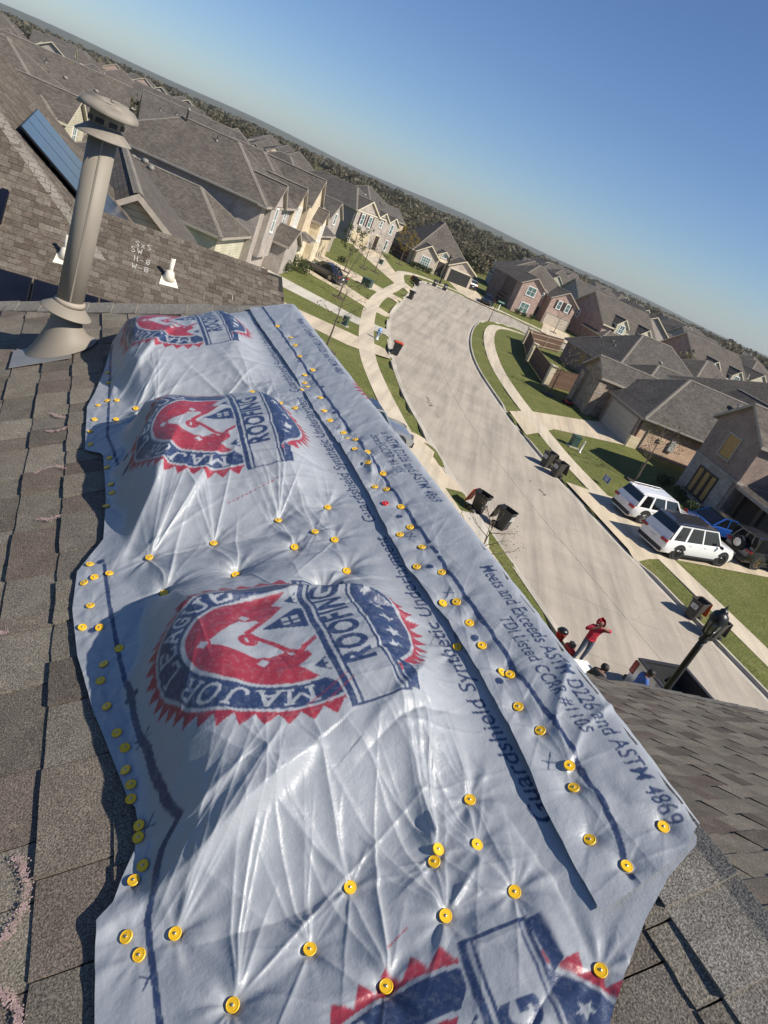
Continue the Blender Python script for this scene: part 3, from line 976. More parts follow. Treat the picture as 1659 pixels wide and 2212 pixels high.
ROOF_TXT = text_tris('ROOFING', 0.33, 0, 0.014, 1.12)
_rw = ROOF_TXT.reshape(-1, 2)
_c = (_rw[:, 0].max() + _rw[:, 0].min()) / 2
ROOF_TXT = (ROOF_TXT - np.array([_c, 0])) * np.array([1.30 / (_rw[:, 0].max() - _rw[:, 0].min()), 0.22 / _rw[:, 1].max()]) + np.array([0.0, -0.545])
def star_poly(cx_, cy_, r, rot=0):
    return [(cx_ + (r if k % 2 == 0 else r * .42) * math.cos(R(rot + 36 * k)), cy_ + (r if k % 2 == 0 else r * .42) * math.sin(R(rot + 36 * k))) for k in range(10)]
def win_polys(cx_, cy_, s, rot=0.0):
    out = []
    for i in (-1, 1):
        for j in (-1, 1):
            x, y = i * s * .6, j * s * .6
            out.append([(cx_ + x - s * .42, cy_ + y - s * .42), (cx_ + x + s * .42, cy_ + y - s * .42), (cx_ + x + s * .42, cy_ + y + s * .42), (cx_ + x - s * .42, cy_ + y + s * .42)])
    return out
def logo(x, y):
    """x right, y up, blue ring radius 1 -> 0 sheet, 1 navy, 2 red"""
    r = np.hypot(x, y)
    a = np.degrees(np.arctan2(y, x))
    c = np.zeros(x.shape, np.int8)
    tooth = np.abs(((a / 360 * 46) % 1.0) - 0.5) * 2
    c[(r < 1.04 + 0.115 * tooth)] = 2
    c[r < 1.015] = 0
    c[r < 0.985] = 1
    c[r < 0.735] = 0
    c[r < 0.700] = 2
    if len(RING_TXT):
        c[tri_mask(x, y, RING_TXT) & (r < 0.97) & (r > 0.74)] = 0
    # ball diamond
    c[poly_mask(x, y, [(0.0, 0.55), (0.31, 0.27), (0.30, 0.16), (0.0, 0.02), (-0.27, 0.03), (-0.33, 0.22)])] = 0
    c[np.hypot((x - .35) / .07, (y - .235) / .06) < 1] = 2
    c[np.hypot((x + .37) / .07, (y - .215) / .06) < 1] = 2
    c[np.hypot(x / .07, (y - .575) / .06) < 1] = 2
    for (bx, by) in ((0, .575), (.36, .235), (-.38, .215)):
        c[poly_mask(x, y, [(bx - .055, by), (bx, by + .045), (bx + .055, by), (bx, by - .045)])] = 0
    c[np.hypot((x + .02) / .095, (y - .265) / .07) < 1] = 2
    c[(np.abs(x + .02) < .03) & (np.abs(y - .275) < .010)] = 0
    # big gable with red outline, then blue gables with windows
    c[poly_mask(x, y, [(0.10, 0.23), (0.55, -0.12), (0.62, -0.30), (-0.62, -0.30), (-0.52, -0.13), (-.32, -.10), (-0.34, 0.02), (-0.26, 0.05)])] = 0
    def line(pts, w_):
        d = np.full(x.shape, 9.0)
        for i in range(len(pts) - 1):
            d = np.minimum(d, seg_dist(x, y, pts[i], pts[i + 1])[0])
        return d < w_
    c[line([(0.56, -0.13), (0.10, 0.25), (-0.25, 0.04), (-0.33, -0.05), (-0.25, -0.09), (-0.08, -0.28)], .022)] = 2
    c[poly_mask(x, y, [(0.14, 0.14), (0.44, -0.21), (0.0, -0.25)])] = 1
    for sx in (-1, 1):
        c[poly_mask(x, y, [(sx * .52, 0.0), (sx * .92, -0.28), (sx * .84, -.34), (sx * .26, -.34), (sx * .40, -.12)])] = 0
        c[poly_mask(x, y, [(sx * .56, -0.10), (sx * .80, -0.33), (sx * .36, -0.31)])] = 1
        for p in win_polys(sx * .57, -.235, .060):
            c[poly_mask(x, y, p)] = 0
    for p in win_polys(.19, -.08, .060):
        c[poly_mask(x, y, p)] = 0
    # lower field with stars
    low = (y < -0.55)
    c[low & (r < 1.015)] = 0
    c[low & (r < 0.985)] = 1
    for (sx, sy, sr) in ((0, -.80, .10), (.25, -.77, .085), (-.25, -.77, .085), (.46, -.72, .06), (-.46, -.72, .06)):
        c[poly_mask(x, y, star_poly(sx, sy, sr, 90))] = 0
    # banner
    bow = 0.05 * (1 - (x / 1.1) ** 2)
    yb = y - bow
    ban = (np.abs(x) < 1.12) & (yb < -0.235) & (yb > -0.66)
    c[ban] = 0
    edge = (np.abs(x) < 1.12) & (((yb < -0.25) & (yb > -0.295)) | ((yb < -0.318) & (yb > -0.338)) | ((yb < -0.605) & (yb > -0.622)) | ((yb < -0.64) & (yb > -0.665)))
    c[edge] = 1
    c[(np.abs(x) < 1.12) & (np.abs(x) > 1.095) & (yb < -0.25) & (yb > -0.665)] = 1
    for sx in (-1, 1):
        c[poly_mask(x, y, [(sx * .72, -.66), (sx * 1.10, -.66), (sx * 1.10, -.74), (sx * .78, -.74)])] = 1
    c[tri_mask(x, yb, ROOF_TXT)] = 1
    return c
def tarp_material():
    m, nt, b = nt_new('underlayment')
    a = N(nt, 'ShaderNodeAttribute', attribute_name='print')
    sp = N(nt, 'ShaderNodeSeparateColor')
    L(nt, a.outputs['Color'], sp.inputs[0])
    v = coords(nt)
    n1 = noise(nt, v, 3.5, 5, 0.6)
    base = ramp(nt, n1, [(0.3, (0.290, 0.310, 0.336)), (0.7, (0.328, 0.348, 0.372))])
    worn = ramp(nt, noise(nt, v, 70.0, 4, 0.7), [(0.28, (0.72,) * 3), (0.5, (0.97,) * 3)])
    wn_ = N(nt, 'ShaderNodeSeparateColor'); L(nt, worn, wn_.inputs[0])
    def mul(p, q):
        k = N(nt, 'ShaderNodeMath', operation='MULTIPLY'); L(nt, p, k.inputs[0]); L(nt, q, k.inputs[1]); return k.outputs[0]
    c = mix(nt, mul(sp.outputs[0], wn_.outputs[0]), base, (0.018, 0.036, 0.098))
    c = mix(nt, mul(sp.outputs[1], wn_.outputs[0]), c, (0.27, 0.024, 0.042))
    L(nt, c, b.inputs['Base Color'])
    b.inputs['Roughness'].default_value = 0.40
    b.inputs['Specular IOR Level'].default_value = 0.5
    # embossed diamond weave and crinkle
    mp = N(nt, 'ShaderNodeMapping'); mp.inputs['Rotation'].default_value = (0, 0, R(45))
    L(nt, v, mp.inputs['Vector'])
    ck = N(nt, 'ShaderNodeTexChecker', Scale=150.0); L(nt, mp.outputs[0], ck.inputs['Vector'])
    cr = noise(nt, v, 38.0, 6, 0.65)
    rg = N(nt, 'ShaderNodeTexNoise', Scale=16.0, Detail=5.0, Roughness=0.6, noise_type='RIDGED_MULTIFRACTAL')
    st = N(nt, 'ShaderNodeMapping'); st.inputs['Rotation'].default_value = (0, 0, R(-28)); st.inputs['Scale'].default_value = (1.0, 0.35, 1)
    L(nt, v, st.inputs['Vector']); L(nt, st.outputs[0], rg.inputs['Vector'])
    b1 = N(nt, 'ShaderNodeBump', Strength=0.16, Distance=0.0012); L(nt, ck.outputs[1], b1.inputs['Height'])
    b2 = N(nt, 'ShaderNodeBump', Strength=0.38, Distance=0.006); L(nt, cr, b2.inputs['Height']); L(nt, b1.outputs[0], b2.inputs['Normal'])
    b3 = N(nt, 'ShaderNodeBump', Strength=0.35, Distance=0.007); L(nt, rg.outputs[0], b3.inputs['Height']); L(nt, b2.outputs[0], b3.inputs['Normal'])
    L(nt, b3.outputs[0], b.inputs['Normal'])
tarp_material()
def rows_between(a, b, k=0.0021):
    out = [a]
    while out[-1] < b:
        u_ = out[-1]
        out.append(u_ + max(0.0024, k * math.hypot(u_, 1.15)))
    return np.array(out)
def blur(mk):
    p = np.pad(mk.astype(np.float32), 1, mode='edge')
    return (p[:-2, 1:-1] + p[2:, 1:-1] + p[1:-1, :-2] + p[1:-1, 2:] + 12 * p[1:-1, 1:-1]) / 16
def grid_sheet(name, U, V, Z, nav, red, keep, label, cat, group=None):
    nr, nc = U.shape
    co = np.stack([V, U, Z], -1).reshape(-1, 3)
    idx = np.arange(nr * nc).reshape(nr, nc)
    q = np.stack([idx[:-1, :-1], idx[:-1, 1:], idx[1:, 1:], idx[1:, :-1]], -1).reshape(-1, 4)
    kf = (keep[:-1, :-1] & keep[:-1, 1:] & keep[1:, 1:] & keep[1:, :-1]).ravel()
    q = q[kf]
    used = np.zeros(nr * nc, bool); used[q.ravel()] = True
    remap = np.cumsum(used) - 1
    q = remap[q]
    co = co[used]
    me = bpy.data.meshes.new(name)
    me.vertices.add(len(co)); me.vertices.foreach_set('co', co.astype(np.float32).ravel())
    me.loops.add(len(q) * 4); me.loops.foreach_set('vertex_index', q.astype(np.int32).ravel())
    me.polygons.add(len(q))
    me.polygons.foreach_set('loop_start', np.arange(0, len(q) * 4, 4, dtype=np.int32))
    me.polygons.foreach_set('loop_total', np.full(len(q), 4, dtype=np.int32))
    me.polygons.foreach_set('use_smooth', np.ones(len(q), bool))
    me.update(calc_edges=True)
    at = me.color_attributes.new('print', 'FLOAT_COLOR', 'POINT')
    c = np.zeros((len(co), 4), np.float32)
    c[:, 0] = blur(nav).ravel()[used]; c[:, 1] = blur(red).ravel()[used]; c[:, 3] = 1
    at.data.foreach_set('color', c.ravel())
    me.materials.append(MATS['underlayment'])
    o = bpy.data.objects.new(name, me)
    o.rotation_euler = (0, 0, HOUSE_RZ)
    link(o)
    return tag(o, label, cat, group)
def curve_band(u, v, pts, w):
    d = np.full(u.shape, 9.0)
    for i in range(len(pts) - 1):
        d = np.minimum(d, seg_dist(u, v, pts[i], pts[i + 1])[0])
    return d < w
LOGOS = [(3.45, 0.62, 0.26, 0.290), (2.275, 0.615, 0.255, 0.295), (1.165, 0.63, 0.222, 0.295), (0.205, 0.70, 0.235, 0.285)]
us = rows_between(0.10, 4.0, 0.0019)
ncol = 540
LS = sorted(LEFT)
vL = np.interp(us, [p[0] for p in LS], [p[1] for p in LS])
RS = sorted(RIGHT)
vR = np.minimum(np.interp(us, [0.10] + [p[0] for p in RS], [0.74] + [p[1] for p in RS]), 1.215)
tt = np.linspace(0, 1, ncol)
U = np.repeat(us[:, None], ncol, 1)
V = vL[:, None] + (vR - vL)[:, None] * tt[None]
Hh = tarp_h(U, V)
Z = roof_z(V) + Hh
uT = np.interp(V, [0.30, 0.36, 0.45, 0.77, 1.2], [3.66, 3.72, 3.88, 3.93, 3.86])
keep = U < uT
# distance along the sheet from its upper edge, so print wraps over the humps instead of stretching
dZ = np.diff(Z, axis=1); dV = np.diff(V, axis=1)
arc_ = np.sqrt(dV ** 2 + np.convolve(np.ones(1), [1])[0] * dZ ** 2) / 1.118
Vp = np.zeros_like(V)
Vp[:, -1] = V[:, -1]
Vp[:, :-1] = V[:, -1:] - np.cumsum(arc_[:, ::-1], axis=1)[:, ::-1]
ker = np.ones(41) / 41
Vp = np.stack([np.convolve(np.pad(r_, 20, mode='edge'), ker, 'valid') for r_ in (Vp - V).T], 1) + V
nav = np.zeros(U.shape, bool); red = np.zeros(U.shape, bool)
for (lu, lv, su, sv) in LOGOS:
    lv = lv - 0.012
    box_ = (np.abs(U - lu) < su * 1.25) & (np.abs(Vp - lv) < sv * 1.25)
    x_ = (U[box_] - lu) / su
    y_ = -(Vp[box_] - lv) / sv
    c_ = logo(x_, y_)
    nav[box_] |= c_ == 1
    red[box_] |= c_ == 2
gt = text_tris('Guardshield Synthetic Underlayment', 0.062, 0.22, 0.0006, 1.02)
gl = gt.reshape(-1, 2)[:, 0].max()
for u0_ in (0.60, 1.665, 2.70):
    t_ = gt.copy(); t_[:, :, 0] = u0_ + gt[:, :, 0] * (0.99 / gl); t_[:, :, 1] = 1.005 - gt[:, :, 1] * 0.80
    box_ = (V > 0.93) & (U > u0_ - .02) & (U < u0_ + 1.05)
    nav[box_] |= tri_mask(U[box_], V[box_], t_)
nav |= curve_band(U, V, [(3.6, .315), (2.956, .298), (2.642, .289), (2.3, .33)], .005) | curve_band(U, V, [(1.778, .271), (1.599, .281), (1.369, .301), (1.147, .325), (0.892, .359), (.83, .372), (.80, .35), (.764, .34), (.693, .327), (.528, .336), (.1, .352)], .005)
for (du_, dv_) in ((1.795, .262), (1.50, .243), (1.21, .318), (2.40, .34), (2.25, .335)):
    nav |= np.hypot(U - du_, V - dv_) < .011
def cross_mark(u_, v_, s_=.016):
    return curve_band(U, V, [(u_ - s_, v_ - s_ * .6), (u_ + s_, v_ + s_ * .6)], .0016) | curve_band(U, V, [(u_ - s_ * .5, v_ + s_ * .7), (u_ + s_ * .4, v_ - s_ * .8)], .0016)
for p in ((.60, .325), (.872, .335), (1.08, .335)):
    nav |= cross_mark(*p)
for (a_, b_) in (((0.93, .62), (.985, .70)), ((.945, .60), (1.0, .69)), ((.50, .66), (.52, .70)), ((1.88, .60), (1.93, .75))):
    red |= curve_band(U, V, [a_, b_], .0010)
main = grid_sheet('underlayment_sheet', U, V, Z, nav, red, keep, 'loose pale blue printed roofing underlayment sheet tacked over the shingle slope', 'tarp')

# ridge strips
def strip(name, ua, ub, lift, endfn, label, texts, dots, crosses):
    us = rows_between(ua, ub, 0.0020)
    gs = sorted(GAP)
    vg = np.interp(us, [p[0] for p in gs], [p[1] for p in gs]) - 0.022
    nc = 230
    tt = np.linspace(0, 1, nc)
    U = np.repeat(us[:, None], nc, 1)
    V = vg[:, None] + (1.40 - vg)[:, None] * tt[None]
    k = 60.0
    soft = -np.log(np.exp(-k * (ZL + TL * V - ZRG)) + np.exp(-k * (-TRR * (V - XR)))) / k + ZRG
    H = strip_h(U, V) + lift
    Zs = soft + H
    keep = endfn(U, V)
    nav = np.zeros(U.shape, bool); red = np.zeros(U.shape, bool)
    nav |= curve_band(U, V, [(3.9, 1.062), (3.6, 1.068), (2.645, 1.082), (2.27, 1.088), (2.26, 1.088)], .0055)
    nav |= curve_band(U, V, [(2.2, 1.090), (1.812, 1.092), (1.495, 1.093)], .0055) | curve_band(U, V, [(1.472, 1.094), (1.44, 1.094)], .0055) | curve_band(U, V, [(1.418, 1.094), (0.768, 1.098), (.55, 1.085), (.46, 1.065)], .0055)
    for s_, u0_, v0_, ln, hh in texts:
        t = text_tris(s_, 0.05, 0.22, 0.0006, 1.02)
        w_ = t.reshape(-1, 2)[:, 0].max()
        q = t.copy(); q[:, :, 0] = u0_ - t[:, :, 0] * (ln / w_); q[:, :, 1] = v0_ + t[:, :, 1] * hh / 0.036
        bx = (V > v0_ - .02) & (V < v0_ + .06) & (U < u0_ + .02) & (U > u0_ - ln - .02)
        nav[bx] |= tri_mask(U[bx], V[bx], q)
    for d_ in dots:
        nav |= np.hypot(U - d_[0], V - d_[1]) < .0105
    for (u_, v_) in crosses:
        nav |= curve_band(U, V, [(u_ - .016, v_ - .01), (u_ + .016, v_ + .01)], .0016) | curve_band(U, V, [(u_ - .008, v_ + .011), (u_ + .006, v_ - .013)], .0016)
    # corner of one more badge where the strip bends over the ridge
    bx = (np.abs(U - 2.62) < .33) & (V > 1.15)
    c_ = logo((U[bx] - 2.62) / .25, (V[bx] - 1.49) / .25)
    nav[bx] |= c_ == 1; red[bx] |= c_ == 2
    bx = (np.abs(U - 0.80) < .33) & (V > 1.22)
    c_ = logo((U[bx] - 0.72) / .25, (V[bx] - 1.55) / .25)
    nav[bx] |= c_ == 1; red[bx] |= c_ == 2
    return grid_sheet(name, U, V, Zs, nav, red, keep, label, 'tarp', 'underlayment strips along the ridge')
A1, B1 = 'Meets and Exceeds ASTM D226 and ASTM 4869', 'TDI Listed CCRR #1105'
strip_far = strip('underlayment_strip', 2.16, 3.95, 0.0, lambda U, V: U < np.where(V < XR, 3.92 - 0.1 * (V - 1), 3.88), 'narrow underlayment strip wrapped over the ridge at the flue end',
                  [(A1, 3.62, 1.18, .82, .034)], [(3.30, 1.07), (3.02, 1.07), (2.70, 1.09), (2.44, 1.075)], [(2.90, 1.085), (2.31, 1.055), (3.2, 1.06)])
tear = [(0.999, .429), (1.046, .438), (1.115, .452), (1.169, .465), (1.213, .494), (1.30, .53), (1.6, .60)]
strip_near = strip('underlayment_strip', 0.40, 2.235, 0.006, lambda U, V: (U > np.interp(V, [p[0] for p in tear], [p[1] for p in tear])) & (U < 2.215 - .02 * V),
                   'printed underlayment strip lapped over the ridge, reading meets and exceeds',
                   [(A1, 1.335, 1.172, .82, .036), (B1, 1.13, 1.132, .385, .030), (A1, 2.49, 1.172, .815, .034), (B1, 2.275, 1.134, .385, .029)],
                   [(1.65, 1.06), (1.39, 1.058), (1.09, 1.055), (0.945, 1.05)], [(1.545, 1.06), (1.27, 1.062), (.715, 1.045)])

# plastic cap nails
capm = MB().lathe([(0.0005, 0.0030), (0.0030, 0.0030), (0.0036, 0.0025), (0.0092, 0.0024), (0.0098, 0.0029), (0.0106, 0.0029), (0.0113, 0.0020), (0.0113, 0.0)], 24)
cap_me = {c: capm.mesh('cap_nail', m, False, False) for c, m in (('y', 'cap_yellow'), ('r', 'cap_red'))}
head_me = MB().lathe([(0.0001, 0.0044), (0.0020, 0.0041), (0.0026, 0.0030)], 10).mesh('nail_head', 'nail_steel', True, False)
def put_cap(parent, u_, v_, zf, col='y'):
    e = 0.006
    f = lambda a, b: float(zf(np.array([a]), np.array([b]))[0])
    z = max(f(u_, v_), f(u_ + .008, v_) - .002, f(u_ - .008, v_) - .002, f(u_, v_ + .008) - .004, f(u_, v_ - .008))
    nx = -(f(u_, v_ + e * 2) - f(u_, v_ - e * 2)) / (4 * e)
    ny = -(f(u_ + e * 2, v_) - f(u_ - e * 2, v_)) / (4 * e)
    n = Vector((nx, ny * 0.5, 1)).normalized()
    n = (n + Vector((random.uniform(-.2, .2), random.uniform(-.2, .2), 0))).normalized()
    o = bpy.data.objects.new('cap_nail', cap_me[col])
    link(o, parent)
    o.rotation_mode = 'QUATERNION'
    o.rotation_quaternion = n.to_track_quat('Z', 'Y')
    o.location = Vector((v_, u_, z)) + n * 0.0015
    hme = bpy.data.objects.new('nail_head', head_me)
    link(hme, o)
zmain = lambda a, b: roof_z(b) + tarp_h(a, b)
for (pu, pv) in MAIN_T:
    put_cap(main, pu, pv, zmain)
zs0 = lambda a, b: roof_z(b) + strip_h(a, b)
for (pu, pv) in STRIP_T:
    put_cap(strip_far if pu > 2.2 else strip_near, pu, pv, (lambda a, b: zs0(a, b) + (0.0 if pu > 2.2 else 0.006)))
put_cap(strip_near, 1.733, 1.045, lambda a, b: zs0(a, b) + .006, 'r')

# ------------------------------------------------------------------ flue pipe
fl = empty('flue_pipe', (0, 0, 0), HOUSE_RZ, 'tall beige metal flue pipe with storm cap rising through the shingles', 'flue')
fx, fy = 0.095, 3.80
fz = zl(fx)
mb = MB().prism([(fx - .21, fy - .20, zl(fx - .21) + .014), (fx - .21, fy + .05, zl(fx - .21) + .014), (fx + .05, fy + .05, zl(fx + .05) + .014), (fx + .05, fy - .20, zl(fx + .05) + .014)], (0, 0, .003))
mb.build('base_flashing', 'lead', fl)
# tilted cone seated on the slope
cone = MB()
vs_, fs_ = [], []
for j, t in enumerate((0, .12, .35, .65, 1.0)):
    for k in range(32):
        a = 2 * math.pi * k / 32
        rb = 0.150 * (1 - t) + 0.066 * t - 0.012 * math.sin(t * math.pi)
        x, y = fx + rb * math.cos(a) * (1.0 if j else 1.06) + 0.02 * (t - 1) * 0, fy + rb * math.sin(a) * (1.0 if j else 1.06)
        z0_, z1_ = zl(x) + 0.018, fz + 0.185
        vs_.append((x, y, z0_ * (1 - t) + z1_ * t))
for j in range(4):
    for k in range(32):
        fs_.append((j * 32 + k, j * 32 + (k + 1) % 32, (j + 1) * 32 + (k + 1) % 32, (j + 1) * 32 + k))
cone.add(vs_, fs_).build('flashing_cone', 'flue', fl, True)
PR = 0.0635
z0 = fz
top = CAM_H - 0.33
tilt = Matrix.Rotation(R(-16), 4, 'Y')
MB().lathe([(PR + .001, .0), (.122, -.050), (.124, -.053), (.120, -.054), (PR + .004, -.012)], 36, (fx, fy, z0 + .255), mat=Matrix.Rotation(R(7), 4, 'Y')).build('storm_collar', 'flue', fl, True)
MB().lathe([(PR + .012, -.012), (PR + .010, .006), (PR + .001, .014)], 32, (fx, fy, z0 + .258)).build('sealant', 'caulk', fl, True)
MB().lathe([(PR, .1), (PR, top - z0 - .0)], 40, (fx, fy, z0)).build('pipe', 'flue', fl, True)
sm = MB().box((fx - .004, fy - PR - .0015, z0 + .27), (fx + .004, fy - PR + .001, top - .002))
sm.build('seam', 'flue', fl)
MB().lathe([(PR + .004, 0), (PR + .004, .07), (PR + .012, .075), (PR + .012, .15), (PR + .004, .155), (.085, .16)], 36, (fx, fy, top - .005)).build('cap_body', 'flue_top', fl, True)
MB().lathe([(PR + .004, .055), (.124, .010), (.126, .006), (.122, .005), (PR + .006, .048)], 36, (fx, fy, top)).build('lower_skirt', 'flue_top', fl, True)
for k in range(8):
    a = 2 * math.pi * (k + .5) / 8
    q = Matrix.Rotation(a, 3, 'Z')
    c_ = q @ Vector((PR + .0128, 0, 0))
    MB().obox((fx + c_.x, fy + c_.y, top + .073), q @ Vector((.0016, 0, 0)), q @ Vector((0, .019, 0)), (0, 0, .010)).build('slot', 'vent_black', fl)
prof = [(.134, .108), (.138, .112), (.130, .130), (.112, .146), (.086, .154), (.084, .160), (.035, .165), (.0005, .166)]
capo = MB()
vs_, fs_ = [], []
for (r_, z_) in prof:
    for k in range(36):
        a = 2 * math.pi * k / 36
        dent = 0.014 * max(0, math.cos(a - 2.9)) ** 3 * (1 - abs(z_ - .16) * 12) + .004 * math.sin(3 * a + 1)
        vs_.append((fx + (r_ - max(0, dent)) * math.cos(a), fy + (r_ - max(0, dent)) * math.sin(a), top + z_ + .006 * math.sin(2 * a + .6)))
for j in range(len(prof) - 1):
    for k in range(36):
        fs_.append((j * 36 + k, j * 36 + (k + 1) % 36, (j + 1) * 36 + (k + 1) % 36, (j + 1) * 36 + k))
capo.add(vs_, fs_)
co_ = capo.build('rain_cap', 'flue_top', fl, True)
sol = co_.modifiers.new('thick', 'SOLIDIFY'); sol.thickness = 0.002
# ------------------------------------------------------------------ ground, street, pavements
g = MB()
rr_ = [0, 60, 150, 400, 1200, 4000, 9000]
vs_, fs_ = [(0, 40, -0.35)], []
for r_ in rr_[1:]:
    for k in range(48):
        a = 2 * math.pi * k / 48
        vs_.append((r_ * math.sin(a), 40 + r_ * math.cos(a), -0.35))
for k in range(48):
    fs_.append((0, 1 + (k + 1) % 48, 1 + k))
for j in range(len(rr_) - 2):
    for k in range(48):
        a, b = 1 + j * 48, 1 + (j + 1) * 48
        fs_.append((a + k, a + (k + 1) % 48, b + (k + 1) % 48, b + k))
tag(g.add(vs_, fs_).build('ground', 'field'), kind='structure')
# kerb lines, near to far
KL = [(17.9, -2), (14.3, 6), (10.7, 13.7), (7.7, 20.1), (4.9, 26.1), (2.2, 31.7), (0.6, 35.6), (-1.7, 41.5), (-3.4, 47.3), (-4.9, 53.5), (-6.6, 62), (-7.6, 69.3), (-8.2, 79), (-8.6, 90), (-9.2, 101)]
KR = [(26.3, 2), (22.8, 9.6), (19.2, 17.2), (16.2, 23.5), (13.6, 28.8), (11.2, 33.9), (9.5, 37.6), (7.4, 42.9), (5.7, 48.2), (4.3, 53.5), (2.5, 60.5), (1.35, 67.5), (0.65, 76), (0.5, 86), (1.0, 94)]
KO = [(-9.2, 101), (-10.1, 106.5), (-10.0, 111), (-8.2, 114.4), (-5, 116.4), (-1, 117.2), (5, 117.2), (13, 116.0), (25, 114), (60, 109)]
KI = [(1.0, 94), (1.8, 98.5), (3.2, 102), (5.3, 104.6), (8.5, 106), (13, 106.4), (25, 105.2), (60, 100.5)]
def resample(pts, n=None, step=None):
    p = np.array(pts, float)
    for _ in range(2):   # soften the corners
        q = [p[0]]
        for i in range(len(p) - 1):
            q += [p[i] * .75 + p[i + 1] * .25, p[i] * .25 + p[i + 1] * .75]
        q.append(p[-1]); p = np.array(q)
    d = np.r_[0, np.cumsum(np.hypot(*np.diff(p, axis=0).T))]
    n = n or max(2, int(d[-1] / step) + 1)
    t = np.linspace(0, d[-1], n)
    return np.stack([np.interp(t, d, p[:, 0]), np.interp(t, d, p[:, 1])], 1)
nst = 27
SL, SR = resample(KL, nst), resample(KR, nst)
OUT, INN = resample(KO, step=1.2), resample(KI, step=1.2)
EDGE_L = np.r_[resample(KL, step=1.2), OUT[1:]]
EDGE_R = np.r_[resample(KR, step=1.2), INN[1:]]
STREET = np.r_[EDGE_L, EDGE_R[::-1]]
def seg_d(P, poly):
    """distance of points P (n,2) to a polyline"""
    d = np.full(len(P), 1e9)
    for a, b in zip(poly[:-1], poly[1:]):
        ab = b - a
        t = np.clip(((P - a) @ ab) / (ab @ ab + 1e-12), 0, 1)
        d = np.minimum(d, np.hypot(*(P - a - t[:, None] * ab).T))
    return d
def in_poly(P, poly):
    return poly_mask(P[:, 0], P[:, 1], [tuple(q) for q in poly])
def lot_z(P):
    """lawns start level with the kerb top and climb gently towards the houses"""
    P = np.atleast_2d(np.asarray(P, float))
    d = np.minimum(seg_d(P, EDGE_L), seg_d(P, EDGE_R))
    z = 0.13 + 0.045 * np.clip(d - 2.2, 0, 9.0)
    z[in_poly(P, STREET)] = -0.05
    return z
def gz(x, y):
    return float(lot_z([(x, y)])[0])
def cdt_sheet(name, poly, mat, dz, grid=1.0, parent=None, holes=None, flat=None, thick=0.0):
    """sheet over a plan polygon that follows the lawn level"""
    P = np.array(poly, float)
    pts, prev = [], None
    for i in range(len(P)):
        a, b = P[i], P[(i + 1) % len(P)]
        n = max(1, int(np.hypot(*(b - a)) / grid))
        for k in range(n):
            pts.append(a + (b - a) * k / n)
    m = len(pts)
    edges = [(i, (i + 1) % m) for i in range(m)]
    extra = []
    if holes is not None:
        for h in holes:
            o = m + len(extra)
            extra += list(h)
            edges += [(o + i, o + (i + 1) % len(h)) for i in range(len(h))]
    lo, hi = P.min(0), P.max(0)
    gx, gy = np.meshgrid(np.arange(lo[0] + grid / 2, hi[0], grid), np.arange(lo[1] + grid / 2, hi[1], grid))
    G = np.stack([gx.ravel(), gy.ravel()], 1)
    if len(G):
        G = G[in_poly(G, P)]
        if len(G):
            G = G[seg_d(G, np.r_[P, P[:1]]) > grid * .3]
        if holes is not None and len(G):
            for h in holes:
                G = G[~in_poly(G, h)]
                G = G[seg_d(G, np.r_[h, h[:1]]) > grid * .3]
    allp = [Vector((p[0], p[1])) for p in pts] + [Vector((p[0], p[1])) for p in extra] + [Vector((p[0], p[1])) for p in G]
    v, e, f, _, _, _ = delaunay_2d_cdt(allp, edges, [], 0, 1e-5)
    v = np.array([(p.x, p.y) for p in v])
    f = np.array([t for t in f if len(t) == 3])
    c = v[f].mean(1)
    ok = in_poly(c, P)
    if holes is not None:
        for h in holes: ok &= ~in_poly(c, h)
    f = f[ok]
    # orient upward
    a = (v[f[:, 1]] - v[f[:, 0]]); b = (v[f[:, 2]] - v[f[:, 0]])
    fl_ = a[:, 0] * b[:, 1] - a[:, 1] * b[:, 0] < 0
    f[fl_] = f[fl_][:, ::-1]
    z = (lot_z(v) if flat is None else np.full(len(v), flat)) + dz
    mb = MB().add(np.c_[v, z].tolist(), f.tolist())
    return mb.build(name, mat, parent)
lawn = cdt_sheet('lawn', [(-70, 4), (70, 4), (70, 175), (-70, 175)], 'grass', 0.0, 2.5, holes=[np.array(STREET)])
tag(lawn, kind='structure')
# street of cast slabs over a dark bed
street = cdt_sheet('street', STREET, 'joint', -0.012, 6.0, flat=0.0)
tag(street, kind='structure')
def slab_piece(name, quad, z, thick, mat, parent, gap=0.012, wob_=0.0):
    q = [Vector(p) for p in quad]
    c = sum(q, Vector((0, 0))) / len(q)
    q = [p + (c - p).normalized() * gap for p in q]
    n = len(q)
    zz = [z] * n if not hasattr(z, '__len__') else z
    area = sum(q[i].x * q[(i + 1) % n].y - q[(i + 1) % n].x * q[i].y for i in range(n))
    if area < 0: q = q[::-1]; zz = zz[::-1]
    mb = MB().add([(p.x, p.y, z_) for p, z_ in zip(q, zz)] + [(p.x, p.y, z_ - thick) for p, z_ in zip(q, zz)],
                  [tuple(range(n))] + [((i + 1) % n, i, n + i, n + (i + 1) % n) for i in range(n)])
    return mb.build(name, mat, parent, uv=False)
MID = (SL + SR) / 2
for i in range(nst - 1):
    for A_, B_ in ((SL, MID), (MID, SR)):
        slab_piece('slab', [A_[i], B_[i], B_[i + 1], A_[i + 1]], 0.0, 0.01, 'concrete_street', street)
# the elbow: fan of slabs between outer and inner kerb
m_ = 16
o2, i2 = resample(KO, m_), resample(KI, m_)
pm = (o2 + i2) / 2
for i in range(m_ - 1):
    for A_, B_ in ((o2, pm), (pm, i2)):
        slab_piece('slab', [A_[i], B_[i], B_[i + 1], A_[i + 1]], 0.0, 0.01, 'concrete_street', street, 0.015)
